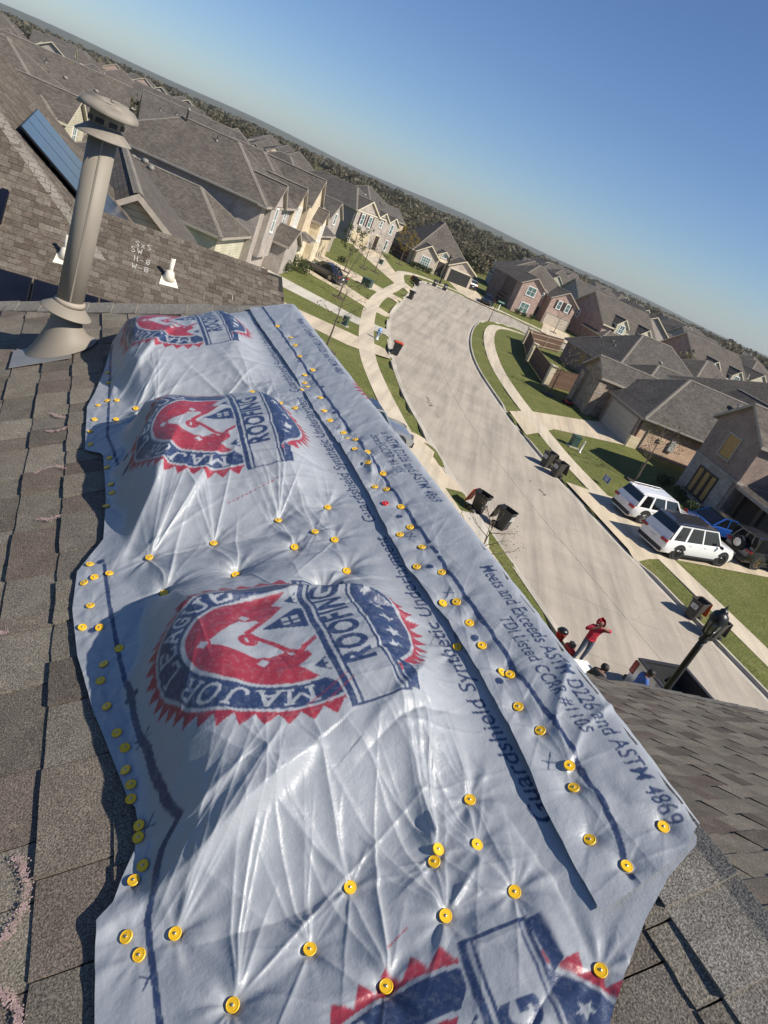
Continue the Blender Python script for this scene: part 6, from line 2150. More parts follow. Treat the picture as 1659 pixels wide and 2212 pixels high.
sg = empty('street_sign', (2.2, 98.6, gz(2.2, 98.6)), 0, 'green street name sign on a black pole at the inner corner', 'street sign')
MB().lathe([(.07, 0), (.06, .3), (.04, .5), (.035, 3.3), (.06, 3.32), (.001, 3.45)], 10).build('pole', 'lamp_black', sg, True)
MB().box((.05, -.012, 2.85), (1.05, .012, 3.15)).build('blade', 'sign_green', sg)
MB().box((-.012, .05, 3.16), (.012, .95, 3.40)).build('blade', 'sign_green', sg)
for k in range(5):
    MB().box((.16 + k * .16, -.0165, 2.93), (.27 + k * .16, -.0125, 3.06)).build('letter', 'trim_white', sg)
ys = empty('yard_sign', (11.75, 41.9, gz(11.75, 41.9)), R(-62), 'small blue and white yard sign on the lawn beside the pavement', 'sign')
MB().box((-.3, -.008, .25), (.3, .008, .66)).build('board', 'sign_blue', ys)
for k, (a, b) in enumerate(((.30, .05), (.39, .04), (.47, .03), (.58, .02))):
    MB().box((-.24 + b, -.0125, a), (.24 - b * 2, -.0085, a + .045)).build('lettering', 'trim_white', ys)
for s_ in (-.2, .2):
    MB().tube([(s_, 0, -.1), (s_, 0, .3)], .006, 5).build('stake', 'nail_steel', ys)
# hydrant
hy = empty('fire_hydrant', (-6.25, 54.6, gz(-6.25, 54.6) - .02), 0, 'silver fire hydrant with blue bonnet on the grass strip', 'hydrant')
MB().lathe([(.20, 0), (.20, .05), (.13, .07), (.12, .62), (.16, .64), (.16, .70)], 16).build('barrel', 'hydrant_silver', hy, True)
MB().lathe([(.16, .70), (.15, .80), (.09, .90), (.04, .92), (.04, .99), (.001, .99)], 16).build('bonnet', 'hydrant_blue', hy, True)
for a in (0, 180, 270):
    q = Matrix.Rotation(R(a), 4, 'Z') @ Matrix.Rotation(R(90), 4, 'Y')
    MB().lathe([(.06, .08), (.06, .17), (.075, .17), (.075, .22), (.001, .23)], 12, (0, 0, .52), mat=q).build('nozzle', 'hydrant_blue' if a == 270 else 'hydrant_silver', hy, True)
# utility boxes
def ubox(x, y, az, w_, d_, h_, label, mat='utility_green', flange=True):
    r = empty('utility_box', (x, y, gz(x, y)), -R(az), label, 'utility box', 'utility boxes on the lawns')
    MB().box((-w_ / 2 - .12, -d_ / 2 - .12, -.1), (w_ / 2 + .12, d_ / 2 + .12, .06)).build('pad', 'concrete_kerb', r)
    bevel(MB().prism([(-w_ / 2, -d_ / 2, .06), (w_ / 2, -d_ / 2, .06), (w_ / 2, -d_ / 2, h_ * .86), (-w_ / 2, -d_ / 2, h_ * .86)], (0, d_, 0)).build('cabinet', mat, r), .02)
    MB().box((-w_ / 2 - .02, -d_ / 2 - .02, h_ * .86), (w_ / 2 + .02, d_ / 2 + .02, h_)).build('lid', mat, r)
ubox(10.2, 48.2, -20, .55, .5, .85, 'dark green utility box on the lawn by the white post')
ubox(-12.3, 78.8, 10, 1.1, .9, .9, 'wide green transformer cabinet on the lawn across the elbow')
ubox(-15.8, 106.5, 10, .5, .5, .7, 'small dark utility box on the far curved lawn')
ubox(-8.9, 53.7, 10, .4, .4, .75, 'slim green pedestal behind the bare young tree', 'utility_green')
ubox(1.9, 119.8, 10, .7, .6, .7, 'green utility box on the lawn beyond the side street')
wp_ = empty('marker_post', (10.65, 47.3, gz(10.65, 47.3)), 0, 'short white marker post beside the green utility box', 'post')
MB().lathe([(.11, 0), (.11, .06), (.06, .08), (.06, .85), (.07, .86), (.001, .90)], 12).build('shaft', 'trim_white', wp_, True)
wp2 = empty('marker_post', (3.3, 119.6, gz(3.3, 119.6)), 0, 'white marker post beyond the side street', 'post')
MB().lathe([(.11, 0), (.11, .06), (.06, .08), (.06, .95), (.001, 1.0)], 10).build('shaft', 'trim_white', wp2, True)
# mower and planters by the stone entry
mw = empty('lawn_mower', (10.9, 62.2, gz(10.9, 62.2)), R(40), 'red push mower left on the lawn near the timber fence', 'mower')
bevel(MB().box((-.28, -.38, .12), (.28, .38, .30)).build('deck', 'mower_red', mw), .05)
bevel(MB().box((-.16, -.2, .30), (.16, .16, .50)).build('engine', 'plastic_black', mw), .04)
for sx in (-1, 1):
    for sy in (-1, 1):
        MB().lathe([(.12, -.03), (.12, .03)], 14, (sx * .31, sy * .3, .12), mat=Matrix.Rotation(R(90), 4, 'Y')).build('wheel', 'rubber', mw, True)
MB().tube([(-.2, .35, .25), (-.2, 1.0, .95), (.2, 1.0, .95), (.2, .35, .25)], .014, 6).build('handle', 'plastic_black', mw)
# bagged bucket and white board beside the workers
bk = empty('bucket', (7.15, 20.55, gz(7.15, 20.55)), 0, 'red bucket stuffed with a black bag on the grass strip', 'bucket')
MB().lathe([(.14, 0), (.175, .30), (.185, .30), (.185, .33), (.165, .33), (.13, .05)], 20).build('pail', 'mower_red', bk, True)
bgm = MB().lathe([(.13, .26), (.19, .34), (.17, .42), (.10, .47), (.001, .48)], 14)
bgm.v = [(p[0] * (1 + .15 * math.sin(p[2] * 40 + p[0] * 30)), p[1] * (1 + .15 * math.cos(p[2] * 30 + p[1] * 30)), p[2]) for p in bgm.v]
bgm.build('bag', 'bag_black', bk, True)
cp = empty('air_compressor', (7.45, 19.95, gz(7.45, 19.95)), R(20), 'red tool with coiled hose at the feet of the hooded worker', 'tool')
MB().lathe([(.001, -.25), (.10, -.24), (.12, -.18), (.12, .18), (.10, .24), (.001, .25)], 16, (0, 0, .16), mat=Matrix.Rotation(R(90), 4, 'X')).build('tank', 'mower_red', cp, True)
MB().box((-.07, -.1, .26), (.07, .12, .42)).build('motor', 'plastic_black', cp)
MB().tube([(.2 * math.cos(t * .5), .2 * math.sin(t * .5) - .1, .03 + .004 * t) for t in range(30)], .012, 5).build('hose', 'mower_red', cp)
wb_ = empty('white_board', (8.0, 19.05, gz(8.0, 19.05) + .02), R(25), 'white boxed carton lying on the grass by the truck', 'carton')
bevel(MB().box((-.30, -.55, 0), (.30, .55, .16)).build('box', 'trim_white', wb_), .01)
MB().box((-.08, -.12, .161), (.06, .02, .163)).build('label_print', 'sticker_ink', wb_)
# ------------------------------------------------------------------ trees and shrubs
def leaf_cloud(mb_v, mb_f, tint, c, rad, n, size, rs, flat=1.0):
    for _ in range(n):
        d = Vector((rs.gauss(0, 1), rs.gauss(0, 1), rs.gauss(0, 1)))
        d = d.normalized() * (rs.random() ** .45)
        p = Vector(c) + Vector((d.x * rad[0], d.y * rad[1], d.z * rad[2]))
        a = Vector((rs.gauss(0, 1), rs.gauss(0, 1), rs.gauss(0, .7))).normalized()
        b = a.orthogonal().normalized()
        b = Quaternion(a, rs.uniform(0, 6.28)) @ b
        s = size * rs.uniform(.6, 1.3)
        e = a.cross(b)
        o = len(mb_v)
        mb_v += [tuple(p - b * s * .5), tuple(p + e * s * .28), tuple(p + b * s * .5), tuple(p - e * s * .28)]
        mb_f.append((o, o + 1, o + 2, o + 3))
        tint += [rs.random()] * 4
def leaf_obj(name, V, Fc, T, mat, parent=None):
    me = bpy.data.meshes.new(name)
    me.from_pydata(V, [], Fc)
    at = me.attributes.new('tint', 'FLOAT', 'POINT')
    at.data.foreach_set('value', np.array(T, dtype=np.float32))
    me.materials.append(MATS[mat])
    return link(bpy.data.objects.new(name, me), parent)
def young_tree(x, y, h, cr, leaves, mat, label, seed, bare=0.5, stakes=False, z=None, lean=0.0, group='young street trees', size=.10):
    rs = random.Random(seed)
    r = empty('young_tree', (x, y, gz(x, y) if z is None else z), rs.uniform(0, 6), label, 'tree', group)
    tr = MB()
    top = Vector((lean, 0, h * .92))
    pts = [Vector((0, 0, -.1)), Vector((.02, .01, h * .3)), Vector((lean * .4, .03, h * .6)), top]
    tr.tube(pts, [.045 + h * .006, .035 + h * .004, .025, .008], 7)
    V, Fc, T = [], [], []
    for i in range(11):
        t = .34 + .58 * i / 10
        b = pts[1].lerp(top, (t - .3) / .7) if t > .3 else pts[1]
        a = i * 2.4 + rs.uniform(-.4, .4)
        ln = cr * (1.15 - .6 * abs(t - .55)) * rs.uniform(.7, 1.1)
        e = b + Vector((math.cos(a) * ln, math.sin(a) * ln, ln * rs.uniform(.5, 1.0)))
        m = b.lerp(e, .5) + Vector((0, 0, -.04 * ln))
        tr.tube([b, m, e], [.016, .011, .004], 5)
        for k in range(4):
            s = b.lerp(e, .35 + .18 * k)
            a2 = a + rs.uniform(-1.3, 1.3)
            l2 = ln * rs.uniform(.25, .5)
            e2 = s + Vector((math.cos(a2) * l2, math.sin(a2) * l2, l2 * rs.uniform(.2, 1.0)))
            tr.tube([s, e2], [.007, .003], 4)
            leaf_cloud(V, Fc, T, e2, (cr * .22,) * 3, int(leaves / 55 * rs.uniform(.3, 1.7)), size, rs)
        leaf_cloud(V, Fc, T, e, (cr * .26,) * 3, int(leaves / 55 * rs.uniform(.2, 1.6)), size, rs)
    tr.build('trunk', 'bark', r)
    leaf_obj('crown', V, Fc, T, mat, r)
    if stakes:
        for s_ in (-1, 1):
            MB().tube([(s_ * .45, .1, -.1), (s_ * .45, .1, 1.4)], .022, 6).build('stake', 'bark', r)
            MB().tube([(s_ * .45, .1, 1.25), (0, 0, 1.35)], .006, 4).build('tie', 'bark', r)
    md = MB().lathe([(.75, .012), (.5, .05), (.15, .09)], 16)
    md.build('mulch', 'mulch', r, True)
    return r
young_tree(-7.8, 43.6, 5.0, 1.35, 330, 'leaf_olive', 'sparse olive leaved young tree nearest the tarp edge', 1, size=.11)
young_tree(-12.1, 64.4, 5.6, 1.2, 200, 'leaf_olive', 'thin leaning young tree beside the dark sedan', 2, lean=.9, size=.12)
young_tree(-15.8, 82.0, 5.0, 1.25, 1500, 'leaf_green', 'dense green young tree across the driveway from the sedan', 3, size=.15)
young_tree(-15.7, 92.5, 4.4, 1.3, 90, 'leaf_olive', 'nearly bare young tree on the curved lawn', 4, size=.12)
young_tree(-14.4, 94.8, 4.8, 1.3, 120, 'leaf_olive', 'second nearly bare young tree with thin twigs on the curved lawn', 5, size=.12)
young_tree(-14.7, 118.5, 5.4, 1.7, 1400, 'leaf_gold', 'golden leaved young tree before the broad hip roof', 6, size=.2)
young_tree(9.2, 63.3, 4.4, 1.3, 260, 'leaf_olive', 'sparse young tree in a mulch ring before the timber fence', 7, size=.12)
young_tree(14.5, 45.6, 4.2, 1.3, 420, 'leaf_olive', 'staked young tree behind the all white car', 8, stakes=True, size=.11)
young_tree(13.6, 122.5, 3.6, 1.1, 110, 'leaf_olive', 'bare young tree before the pink brick garage', 9, size=.15)
young_tree(3.3, 20.0, 3.3, .95, 230, 'leaf_olive', 'bare twiggy tree top showing past the printed strip', 10, size=.06)
def shrub(x, y, rx, ry, h, n, mat, label, seed, size=.16, group='shrubs by the houses'):
    rs = random.Random(seed)
    r = empty('shrub', (x, y, gz(x, y)), 0, label, 'shrub', group)
    V, Fc, T = [], [], []
    for k in range(5):
        a = k * 1.3
        leaf_cloud(V, Fc, T, (rx * .45 * math.cos(a), ry * .45 * math.sin(a), h * rs.uniform(.35, .6)), (rx * .6, ry * .6, h * .45), n // 5, size, rs)
    leaf_obj('foliage', V, Fc, T, mat, r)
    st = MB()
    for k in range(4):
        a = k * 1.6
        st.tube([(0, 0, -.05), (rx * .4 * math.cos(a), ry * .4 * math.sin(a), h * .5)], [.02, .008], 5)
    st.build('stem', 'bark', r)
shrub(-17.2, 67.2, 1.5, 1.3, 1.5, 1300, 'leaf_green', 'big glossy green shrub at the corner of the cream stone entry', 21)
shrub(-17.4, 63.0, 1.1, 1.0, 1.2, 800, 'leaf_green', 'smaller green shrub along the brick side wall', 22)
for k, (x, y) in enumerate(((-12.9, 122.4), (-12.0, 123.0), (-11.1, 123.5), (-10.2, 124.0))):
    shrub(x, y, .75, .65, 1.15, 420, 'leaf_bush', ('clipped dark shrub at the left end of the hedge under the divided window', 'clipped dark hedge shrub next to the end one', 'clipped dark hedge shrub third along the window', 'clipped dark hedge shrub beside the arched entry')[k], 30 + k, .2)
for k, (x, y) in enumerate(((6.6, 124.6), (7.9, 125.0), (9.4, 125.9), (-19.2, 124.6), (-18.4, 126.4), (-17.6, 87.6), (16.9, 47.6), (17.5, 45.6), (18.2, 43.6))):
    shrub(x, y, .7, .6, .9, 300, 'leaf_bush', ('low dark shrub under the pink brick window', 'second low shrub under the pink brick window', 'low shrub by the pink brick arch', 'dark shrub at the shuttered house corner', 'second dark shrub at the shuttered house', 'small shrub beside the dark stone garage', 'dark shrub in the shade of the boarded house', 'second dark shrub before the boarded windows', 'dark shrub next to the porch posts')[k], 50 + k, .18)

# ------------------------------------------------------------------ people
def person(loc, az, label, joints, edges, rad, paintf, mats, z):
    me = bpy.data.meshes.new('body')
    names = list(joints)
    me.from_pydata([joints[n] for n in names], [(names.index(a), names.index(b)) for a, b in edges], [])
    o = bpy.data.objects.new('body', me)
    COL.objects.link(o)
    md = o.modifiers.new('skin', 'SKIN')
    for i, n in enumerate(names):
        sv = me.skin_vertices[0].data[i]
        sv.radius = rad[n] if hasattr(rad[n], '__len__') else (rad[n], rad[n])
        sv.use_root = (n == 'pelvis')
    md.use_smooth_shade = True
    o.modifiers.new('sub', 'SUBSURF').levels = 2
    bpy.context.view_layer.update()
    dg = bpy.context.evaluated_depsgraph_get()
    m2 = bpy.data.meshes.new_from_object(o.evaluated_get(dg))
    bpy.data.objects.remove(o)
    m2.name = 'body'
    m2.materials.clear()
    for m in mats: m2.materials.append(MATS[m])
    for p in m2.polygons:
        p.material_index = paintf(p.center)
        p.use_smooth = True
    r = empty('person', (loc[0], loc[1], z), -R(az), label, 'person')
    link(bpy.data.objects.new('body', m2), r)
    return r
def skeleton(lh, rh, le, re_, head=(0, .03, 1.60), lean=0.0):
    J = {'pelvis': (0, 0, .95), 'waist': (0, lean * .3, 1.10), 'chest': (0, lean * .7, 1.32), 'neck': (0, lean, 1.46), 'head': (head[0], head[1] + lean, head[2]), 'crown': (head[0], head[1] + lean - .01, head[2] + .09),
         'lsh': (.17, lean * .8, 1.40), 'rsh': (-.17, lean * .8, 1.40), 'lel': le, 'rel': re_, 'lwr': lh, 'rwr': rh,
         'lhip': (.095, 0, .88), 'rhip': (-.095, 0, .88), 'lkn': (.12, .04, .50), 'rkn': (-.11, .03, .50), 'lan': (.13, -.01, .09), 'ran': (-.12, -.03, .09), 'lto': (.15, .15, .04), 'rto': (-.13, .13, .04)}
    E_ = [('pelvis', 'waist'), ('waist', 'chest'), ('chest', 'neck'), ('neck', 'head'), ('head', 'crown'), ('chest', 'lsh'), ('chest', 'rsh'), ('lsh', 'lel'), ('rsh', 'rel'), ('lel', 'lwr'), ('rel', 'rwr'),
          ('pelvis', 'lhip'), ('pelvis', 'rhip'), ('lhip', 'lkn'), ('rhip', 'rkn'), ('lkn', 'lan'), ('rkn', 'ran'), ('lan', 'lto'), ('ran', 'rto')]
    Rd = {'pelvis': (.15, .12), 'waist': (.145, .115), 'chest': (.165, .125), 'neck': .06, 'head': .095, 'crown': .075, 'lsh': .085, 'rsh': .085, 'lel': .062, 'rel': .062, 'lwr': .042, 'rwr': .042,
          'lhip': .105, 'rhip': .105, 'lkn': .078, 'rkn': .078, 'lan': .055, 'ran': .055, 'lto': .04, 'rto': .04}
    for s_, w_, e_ in (('l', Vector(lh), Vector(le)), ('r', Vector(rh), Vector(re_))):
        d = (w_ - e_).normalized()
        side = d.cross(Vector((0, 0, 1))).normalized()
        palm = w_ + d * .07
        J[s_ + 'pa'] = tuple(palm); Rd[s_ + 'pa'] = (.036, .02); E_.append((s_ + 'wr', s_ + 'pa'))
        for k, (off, ln) in enumerate(((-.027, .07), (-.009, .08), (.009, .077), (.027, .06))):
            a, b = palm + side * off + d * .03, palm + side * off + d * (.03 + ln) + Vector((0, 0, -.012))
            J[f'{s_}f{k}a'], J[f'{s_}f{k}b'] = tuple(a), tuple(b)
            Rd[f'{s_}f{k}a'], Rd[f'{s_}f{k}b'] = .010, .008
            E_ += [(s_ + 'pa', f'{s_}f{k}a'), (f'{s_}f{k}a', f'{s_}f{k}b')]
        t = w_ + d * .04 + side * .04
        J[s_ + 't'] = tuple(t + d * .03 + side * .02); Rd[s_ + 't'] = .010; E_.append((s_ + 'pa', s_ + 't'))
    return J, E_, Rd
# hooded worker with both hands up to the face
J, E_, Rd = skeleton((.09, .19, 1.50), (-.10, .20, 1.55), (.40, .10, 1.27), (-.42, .08, 1.46))
def pf(c):
    if c.z < .10: return 3
    if c.z < .93 and abs(c.x) < .3: return 1
    if c.y > .17 and c.z > 1.40: return 2
    if c.z > 1.50 and abs(c.x) < .12 and c.y > .06: return 2
    return 0
p1 = person((7.72, 19.66), 172, 'person in red hooded top and jeans with both hands raised to the face', J, E_, Rd, pf, ['hoodie_red', 'jeans', 'skin', 'shoe'], .16)
hd_ = MB()
vs_, fs_ = [], []
for j in range(9):
    t = j / 8
    for k in range(17):
        a = R(-115 + 230 * k / 16) - math.pi / 2
        rr__ = .128 * math.sin(R(28 + 118 * t)) + .012
        vs_.append((rr__ * math.cos(a), .01 + rr__ * math.sin(a) * 1.08, 1.47 + .27 * (1 - t) + (.03 if 6 < k < 10 else 0) * (1 - t)))
for j in range(8):
    for k in range(16):
        fs_.append((j * 17 + k, j * 17 + k + 1, (j + 1) * 17 + k + 1, (j + 1) * 17 + k))
ho = hd_.add(vs_, fs_).build('hood', 'hoodie_red', p1, True)
sl_ = ho.modifiers.new('t', 'SOLIDIFY'); sl_.thickness = .012
MB().lathe([(.152, .0), (.158, .03), (.150, .06)], 20, (0, 0, .90), ellip=(1, .82)).build('hem', 'hoodie_red', p1, True)
def face(p, y, z, sk='skin'):
    for s_ in (-1, 1):
        MB().lathe([(.001, -.010), (.011, 0), (.001, .010)], 8, (s_ * .034, y, z + .01)).build('eye', 'hair', p, True)
        MB().obox((s_ * .098, y - .085, z), (.012, 0, 0), (0, .022, 0), (0, 0, .032)).build('ear', sk, p)
    MB().obox((0, y + .012, z - .02), (.013, 0, 0), (0, .018, 0), (0, 0, .026)).build('nose', sk, p)
    MB().obox((0, y - .003, z - .062), (.024, 0, 0), (0, .008, 0), (0, 0, .006)).build('mouth', 'tail_red', p)
face(p1, .12, 1.61)
# worker in blue reaching into the truck bed
J, E_, Rd = skeleton((.16, .42, 1.22), (-.22, .36, 1.10), (.30, .20, 1.12), (-.33, .12, 1.14), head=(0, .10, 1.58), lean=.10)
def pf2(c):
    if c.z < .10: return 3
    if c.z < .93: return 1
    if c.z > 1.47 or (c.y > .26): return 2
    return 0
p2 = person((8.95, 17.95), 85, 'person with black hair and blue shirt leaning at the truck bed', J, E_, Rd, pf2, ['shirt_blue', 'jeans', 'skin', 'shoe'], .13)
def hair(p, y, z):
    V, Fc, T = [], [], []
    mb = MB().lathe([(.115, -.03), (.118, .03), (.105, .08), (.06, .118), (.001, .125)], 18, (0, y - .02, z))
    mb.v = [(a * (1 + .06 * math.sin(a * 60 + c * 50)), b * (1 + .06 * math.cos(b * 70)), c) for a, b, c in mb.v]
    mb.build('hair', 'hair', p, True)
hair(p2, .19, 1.60)
face(p2, .30, 1.58)
# third worker stooping by the carton
J, E_, Rd = skeleton((.14, .40, .95), (-.16, .42, .92), (.27, .16, 1.08), (-.28, .18, 1.06), head=(0, .14, 1.55), lean=.16)
p3 = person((7.3, 16.8), 40, 'person with dark hair and grey top bending over the white carton', J, E_, Rd, pf2, ['sticker_ink', 'jeans', 'skin', 'shoe'], .2)
hair(p3, .28, 1.57)
face(p3, .40, 1.55)

# ------------------------------------------------------------------ houses farther off
PROTOS = []
def proto(kind, wall, roof, trim, seed):
    rs = random.Random(seed)
    h = House('house', '', (0, 0, -400), 0, roof=roof, trim=trim)
    if kind == 0:      # two-storey hip with front gables
        h.block(-6.5, 6.5, -7, 7, 5.0, .56, 'hip', wall)
        h.block(-6.3, -1.2, -8.0, 0, 4.9, .75, 'gy', 'siding_cream' if seed % 2 == 0 else 'brick_yellow', over=.3)
        h.block(1.5, 6.6, -8.6, -2, 2.8, .6, 'gy', wall, over=.3)
        wins = [('y0', -8.0, -3.7, 3.8), ('y0', -7.0, 3.5, 3.8), ('x0', -6.5, 2.0, 3.7), ('x1', 6.5, -1.0, 3.7), ('x1', 6.5, 4.0, 3.7), ('y1', 7, -3, 3.7), ('y1', 7, 3, 3.7), ('y1', 7, 0, 1.4)]
        vents = ((-2, 3.5, 'turtle'), (1.5, 3.0, 'turtle'), (3, -3, 'pipe'), (-3.0, 4.5, 'pipe'))
    elif kind == 1:    # low wide hip
        h.block(-7.5, 7.5, -6.5, 7.5, 2.9, .60, 'hip', wall)
        h.block(-7.2, -2.0, -8.2, 0, 2.9, .66, 'gy', wall, over=.3)
        h.block(1.5, 7.4, -7.6, 0, 2.9, .5, 'hip', 'brick_orange' if rs.random() < .3 else wall)
        wins = [('y0', -8.2, -4.6, 1.5), ('x0', -7.5, 1.0, 1.5), ('x1', 7.5, 2.0, 1.5), ('y1', 7.5, -3.5, 1.5), ('y1', 7.5, 3.5, 1.5)]
        vents = ((-2.5, 3, 'turtle'), (2.0, 3.2, 'turtle'), (4.0, 2.6, 'turtle'), (0, -2, 'pipe'), (3, -1, 'dish'))
    else:              # tall with cream siding dormers
        h.block(-6, 6, -7.5, 6.5, 4.6, .58, 'gx', wall)
        h.block(-6.2, 6.2, -9.5, -2, 2.8, .55, 'hip', wall)
        h.block(-3.8, -1.4, -8.0, 0, 5.4, .9, 'gy', 'siding_cream', over=.22, zb=3)
        h.block(1.6, 4.0, -8.0, 0, 5.4, .9, 'gy', 'siding_cream', over=.22, zb=3)
        wins = [('y0', -8.0, -2.6, 4.6), ('y0', -8.0, 2.8, 4.6), ('x0', -6, 2.0, 3.8), ('x1', 6, -2.0, 4.0), ('x1', 6, 3.0, 4.0), ('y1', 6.5, -3, 3.9), ('y1', 6.5, 2, 3.9)]
        vents = ((-3, 2.5, 'turtle'), (0, 2.5, 'turtle'), (2, 1.5, 'pipe'), (4, 2, 'pipe'))
    for (f_, at_, pos, z_) in wins:
        h.window(f_, at_, pos, z_, 1.0, 1.4, 2, 2)
    for v_ in vents: h.vent(*v_)
    h.door('y0', -8.6 if kind == 0 else (-7.6 if kind == 1 else -9.5), 4.0, 4.4, 2.1, 'garage_tan')
    return h.root
combos = [(0, 'brick_grey', 'roof_brown', 'trim_cream'), (0, 'brick_tan', 'roof_grey', 'trim_taupe'), (1, 'brick_brown', 'roof_brown', 'trim_taupe'), (1, 'brick_tan', 'roof_grey', 'trim_cream'),
          (2, 'brick_grey', 'roof_grey', 'trim_cream'), (2, 'brick_pink', 'roof_brown', 'trim_cream'), (0, 'brick_pink', 'roof_dark', 'trim_taupe')]
protos = [proto(*c, seed=i) for i, c in enumerate(combos)]
WORD = {0: 'two storey house with front gable', 1: 'low broad hip roofed house', 2: 'house with pale dormer gables'}
WALLW = {'brick_grey': 'grey brick', 'brick_tan': 'tan brick', 'brick_brown': 'brown brick', 'brick_pink': 'pink brick'}
used_p = set()
rsF = random.Random(99)
def far_house(x, y, az, k, label, group):
    if k not in used_p:
        o = protos[k]; used_p.add(k)
    else:
        o = copy_tree(protos[k])
    o.location = (x, y, 0.25)
    o.rotation_euler = (0, 0, -R(az))
    o['label'] = label; o['group'] = group
# a few placed ones that show large
far_house(-46.0, 62.0, -105, 0, 'two storey house with pale front gable close behind the neighbouring solar roof', 'houses in the rows behind')
far_house(-50.0, 78.0, 150, 5, 'pink walled house with two pale dormers behind the long brick house', 'houses in the rows behind')
far_house(-45.0, 98.0, 150, 4, 'house with pale dormers behind the long brick house', 'houses in the rows behind')
far_house(-30.0, 150.0, 200, 1, 'low tan roofed house just behind the shuttered house', 'houses in the rows behind')
far_house(7.0, 160.0, 170, 0, 'pale two storey house seen between broad hip roof and pink brick house', 'houses in the rows behind')
far_house(31.0, 96.0, -27, 2, 'low hip roofed house behind the brown brick one', 'houses in the rows behind')
far_house(30.5, 73.0, -20, 0, 'two storey house behind the stone entry house', 'houses in the rows behind')
far_house(24.0, 138.0, -24, 5, 'two storey brick house beside the pink brick one', 'houses in the rows behind')
hero = [(-46, 62), (-50, 78), (-45, 98), (-30, 150), (7, 160), (31, 96), (30.5, 73), (24, 138), (-13, 130), (10, 132), (-27, 120), (-28, 62), (-27, 88), (24, 86), (24, 62), (26, 46), (-8, 18)]
cnt = 0
for a in range(-24, 25):
    for b in range(0, 16):
        row = b * 2
        for side in (0, 1):
            lx = a * 17.5 + (6 if b % 2 else 0) + rsF.uniform(-1.5, 1.5)
            ly = 40 + b * 52 + side * 26 + rsF.uniform(-2, 2)
            ca, sa_ = math.cos(R(24)), math.sin(R(24))
            x, y = lx * ca - ly * sa_ * .55, lx * sa_ + ly * .92
            d = math.hypot(x, y)
            az = math.degrees(math.atan2(x, y))
            if y < 30 or d > 430 or d < 62 or az < -54 or az > 40: continue
            if min(math.hypot(x - p[0], y - p[1]) for p in hero) < 19: continue
            if -42 < x < 20 and y < 122: continue
            if x > 0 and d < 60: continue
            if -16 < az < 3 and d > 165: continue
            if az > -26 and az <= -16 and d > 360: continue
            if az > 20 and d > 310: continue
            k = rsF.choices(range(7), (3, 3, 2, 3, 3, 2, 2))[0]
            wl = combos[k]
            lab = f'{WALLW[wl[1]]} {WORD[wl[0]]} in the {"rows behind the solar roof" if az < -10 else "rows behind the fence corner"}'
            far_house(x, y, rsF.choice((-114, -24, -24, -114, 66)) + rsF.uniform(-5, 5), k, lab, f'far {WALLW[wl[1]]} homes, {WORD[wl[0]]}')
            hero.append((x, y))
            cnt += 1
for k, pr in enumerate(protos):
    if k not in used_p:
        far_house(-60 - 20 * k, 130, 0, k, f'spare {WORD[combos[k][0]]}', 'houses in the rows behind')
print('far houses', cnt)

# ------------------------------------------------------------------ woods on the horizon
def woods(name, label, spots, nq, size, seed, mat='leaf_wood'):
    r_ = np.random.default_rng(seed)
    Vs, Ts = [], []
    for (x, y, h, rd) in spots:
        n = nq
        d = r_.normal(size=(n, 3)); d /= np.linalg.norm(d, axis=1)[:, None]
        d *= (r_.random(n) ** .4)[:, None]
        p = np.stack([x + d[:, 0] * rd, y + d[:, 1] * rd, h * .58 + d[:, 2] * h * .44], 1)
        a = r_.normal(size=(n, 3)); a /= np.linalg.norm(a, axis=1)[:, None]
        b = np.cross(a, r_.normal(size=(n, 3))); b /= np.linalg.norm(b, axis=1)[:, None]
        s = size * r_.uniform(.6, 1.4, n)[:, None] * rd / 4
        q = np.stack([p - b * s, p + a * s * .6, p + b * s, p - a * s * .6], 1)
        Vs.append(q.reshape(-1, 3))
        t = np.clip(r_.normal(r_.random(), .18, n), 0, 1)
        Ts.append(np.repeat(t, 4))
    V = np.concatenate(Vs).astype(np.float32); T = np.concatenate(Ts).astype(np.float32)
    nqd = len(V) // 4
    me = bpy.data.meshes.new(name)
    me.vertices.add(len(V)); me.vertices.foreach_set('co', V.ravel())
    me.loops.add(len(V)); me.loops.foreach_set('vertex_index', np.arange(len(V), dtype=np.int32))
    me.polygons.add(nqd); me.polygons.foreach_set('loop_start', np.arange(0, len(V), 4, dtype=np.int32)); me.polygons.foreach_set('loop_total', np.full(nqd, 4, dtype=np.int32))
    me.update(calc_edges=True)
    at = me.attributes.new('tint', 'FLOAT', 'POINT'); at.data.foreach_set('value', T)
    me.materials.append(MATS[mat])
    tag(link(bpy.data.objects.new(name, me)), label, 'woods', kind='stuff')
sp = []
rw = np.random.default_rng(5)
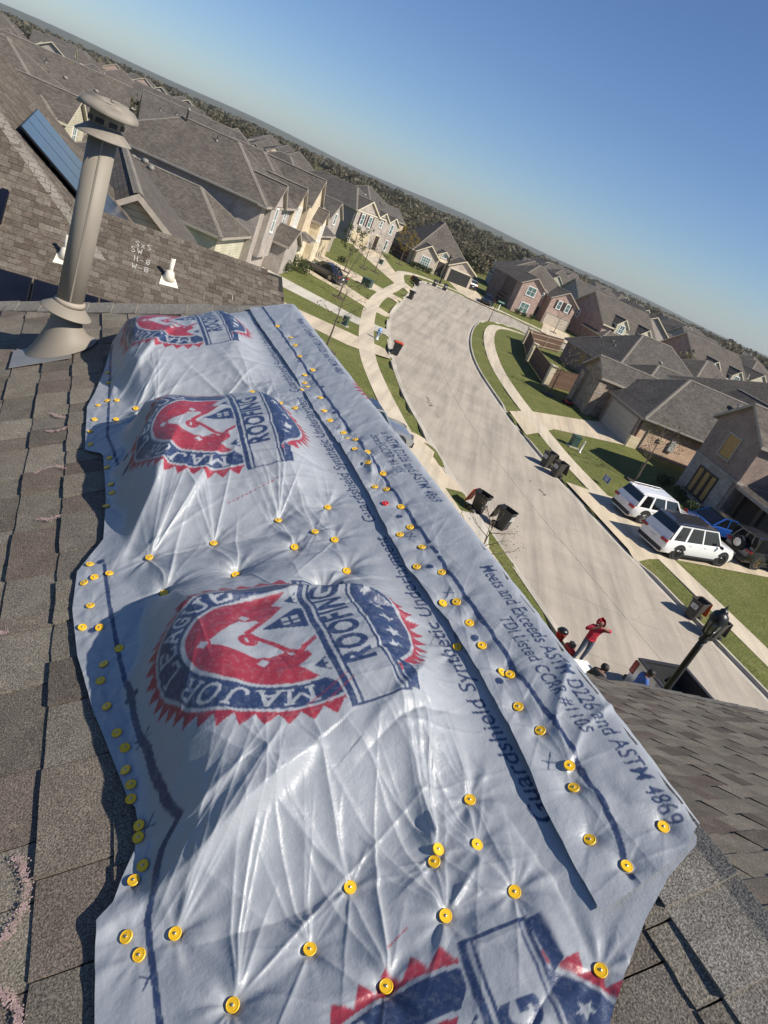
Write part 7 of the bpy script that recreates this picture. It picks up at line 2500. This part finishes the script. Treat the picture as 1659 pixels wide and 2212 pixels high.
for i in range(3400):
    az = R(rw.uniform(-58, 46))
    d = 430 + 900 * rw.random() ** 1.6
    azd = math.degrees(az)
    h = rw.uniform(4.5, 8.2) * (1 + .15 * (d > 700))
    rd = rw.uniform(3.2, 6.0)
    if -17 < azd < 4:
        d = 200 + 900 * rw.random() ** 1.25
        if d < 420: h, rd = rw.uniform(3.0, 5.5), rw.uniform(1.8, 3.2)
    elif azd > 18:
        d = 310 + 800 * rw.random() ** 1.6
        h *= 1.15
    sp.append((d * math.sin(az), d * math.cos(az), h, rd))
near = [q for q in sp if math.hypot(q[0], q[1]) < 480]
far = [q for q in sp if math.hypot(q[0], q[1]) >= 480]
woods('woodland', 'brown green woods along the horizon beyond the last roofs', far, 56, 1.3, 6)
woods('woodland_edge', 'scrubby olive trees at the near edge of the woods', near, 170, .72, 16)
sp = []
for i in range(240):
    az = R(rw.uniform(-45, 38)); d = rw.uniform(90, 400)
    x, y = d * math.sin(az), d * math.cos(az)
    if min(math.hypot(x - p[0], y - p[1]) for p in hero) < 11: continue
    if in_poly(np.array([[x, y]]), STREET)[0] or (-20 < x < 20 and y < 125): continue
    sp.append((x, y, rw.uniform(4, 7.5), rw.uniform(2, 3.4)))
woods('garden_trees', 'scattered garden trees between the far roofs', sp, 240, .6, 7)
hills = []
hm = MB()
vs_, fs_ = [], []
for k in range(97):
    a = R(-70 + 130 * k / 96)
    hh = 14 + 10 * math.sin(k * .21 + 1) * math.sin(k * .067) + 5 * math.sin(k * .55)
    for (d, z) in ((2600, -1), (3000, hh * .75), (3500, hh + 6), (4200, hh)):
        vs_.append((d * math.sin(a), d * math.cos(a), z))
for k in range(96):
    for j in range(3):
        q = k * 4 + j
        fs_.append((q, q + 4, q + 5, q + 1))
tag(hm.add(vs_, fs_).build('hills', 'wood_far', None, True), kind='structure')
# ------------------------------------------------------------------ thin haze over the plain
hz = bpy.data.materials.new('haze')
hz.use_nodes = True
nt = hz.node_tree
for n in list(nt.nodes): nt.nodes.remove(n)
out = nt.nodes.new('ShaderNodeOutputMaterial')
pv = nt.nodes.new('ShaderNodeVolumePrincipled')
pv.inputs['Color'].default_value = (0.80, 0.88, 1.0, 1)
pv.inputs['Density'].default_value = 0.00008
pv.inputs['Anisotropy'].default_value = 0.2
nt.links.new(pv.outputs[0], out.inputs['Volume'])
MATS['haze'] = hz
hb = MB().box((-4600, -600, -1.5), (4600, 4800, 60)).build('haze', 'haze', uv=False)
tag(hb, 'thin pale haze lying over the far roofs and woods', 'haze', kind='stuff')
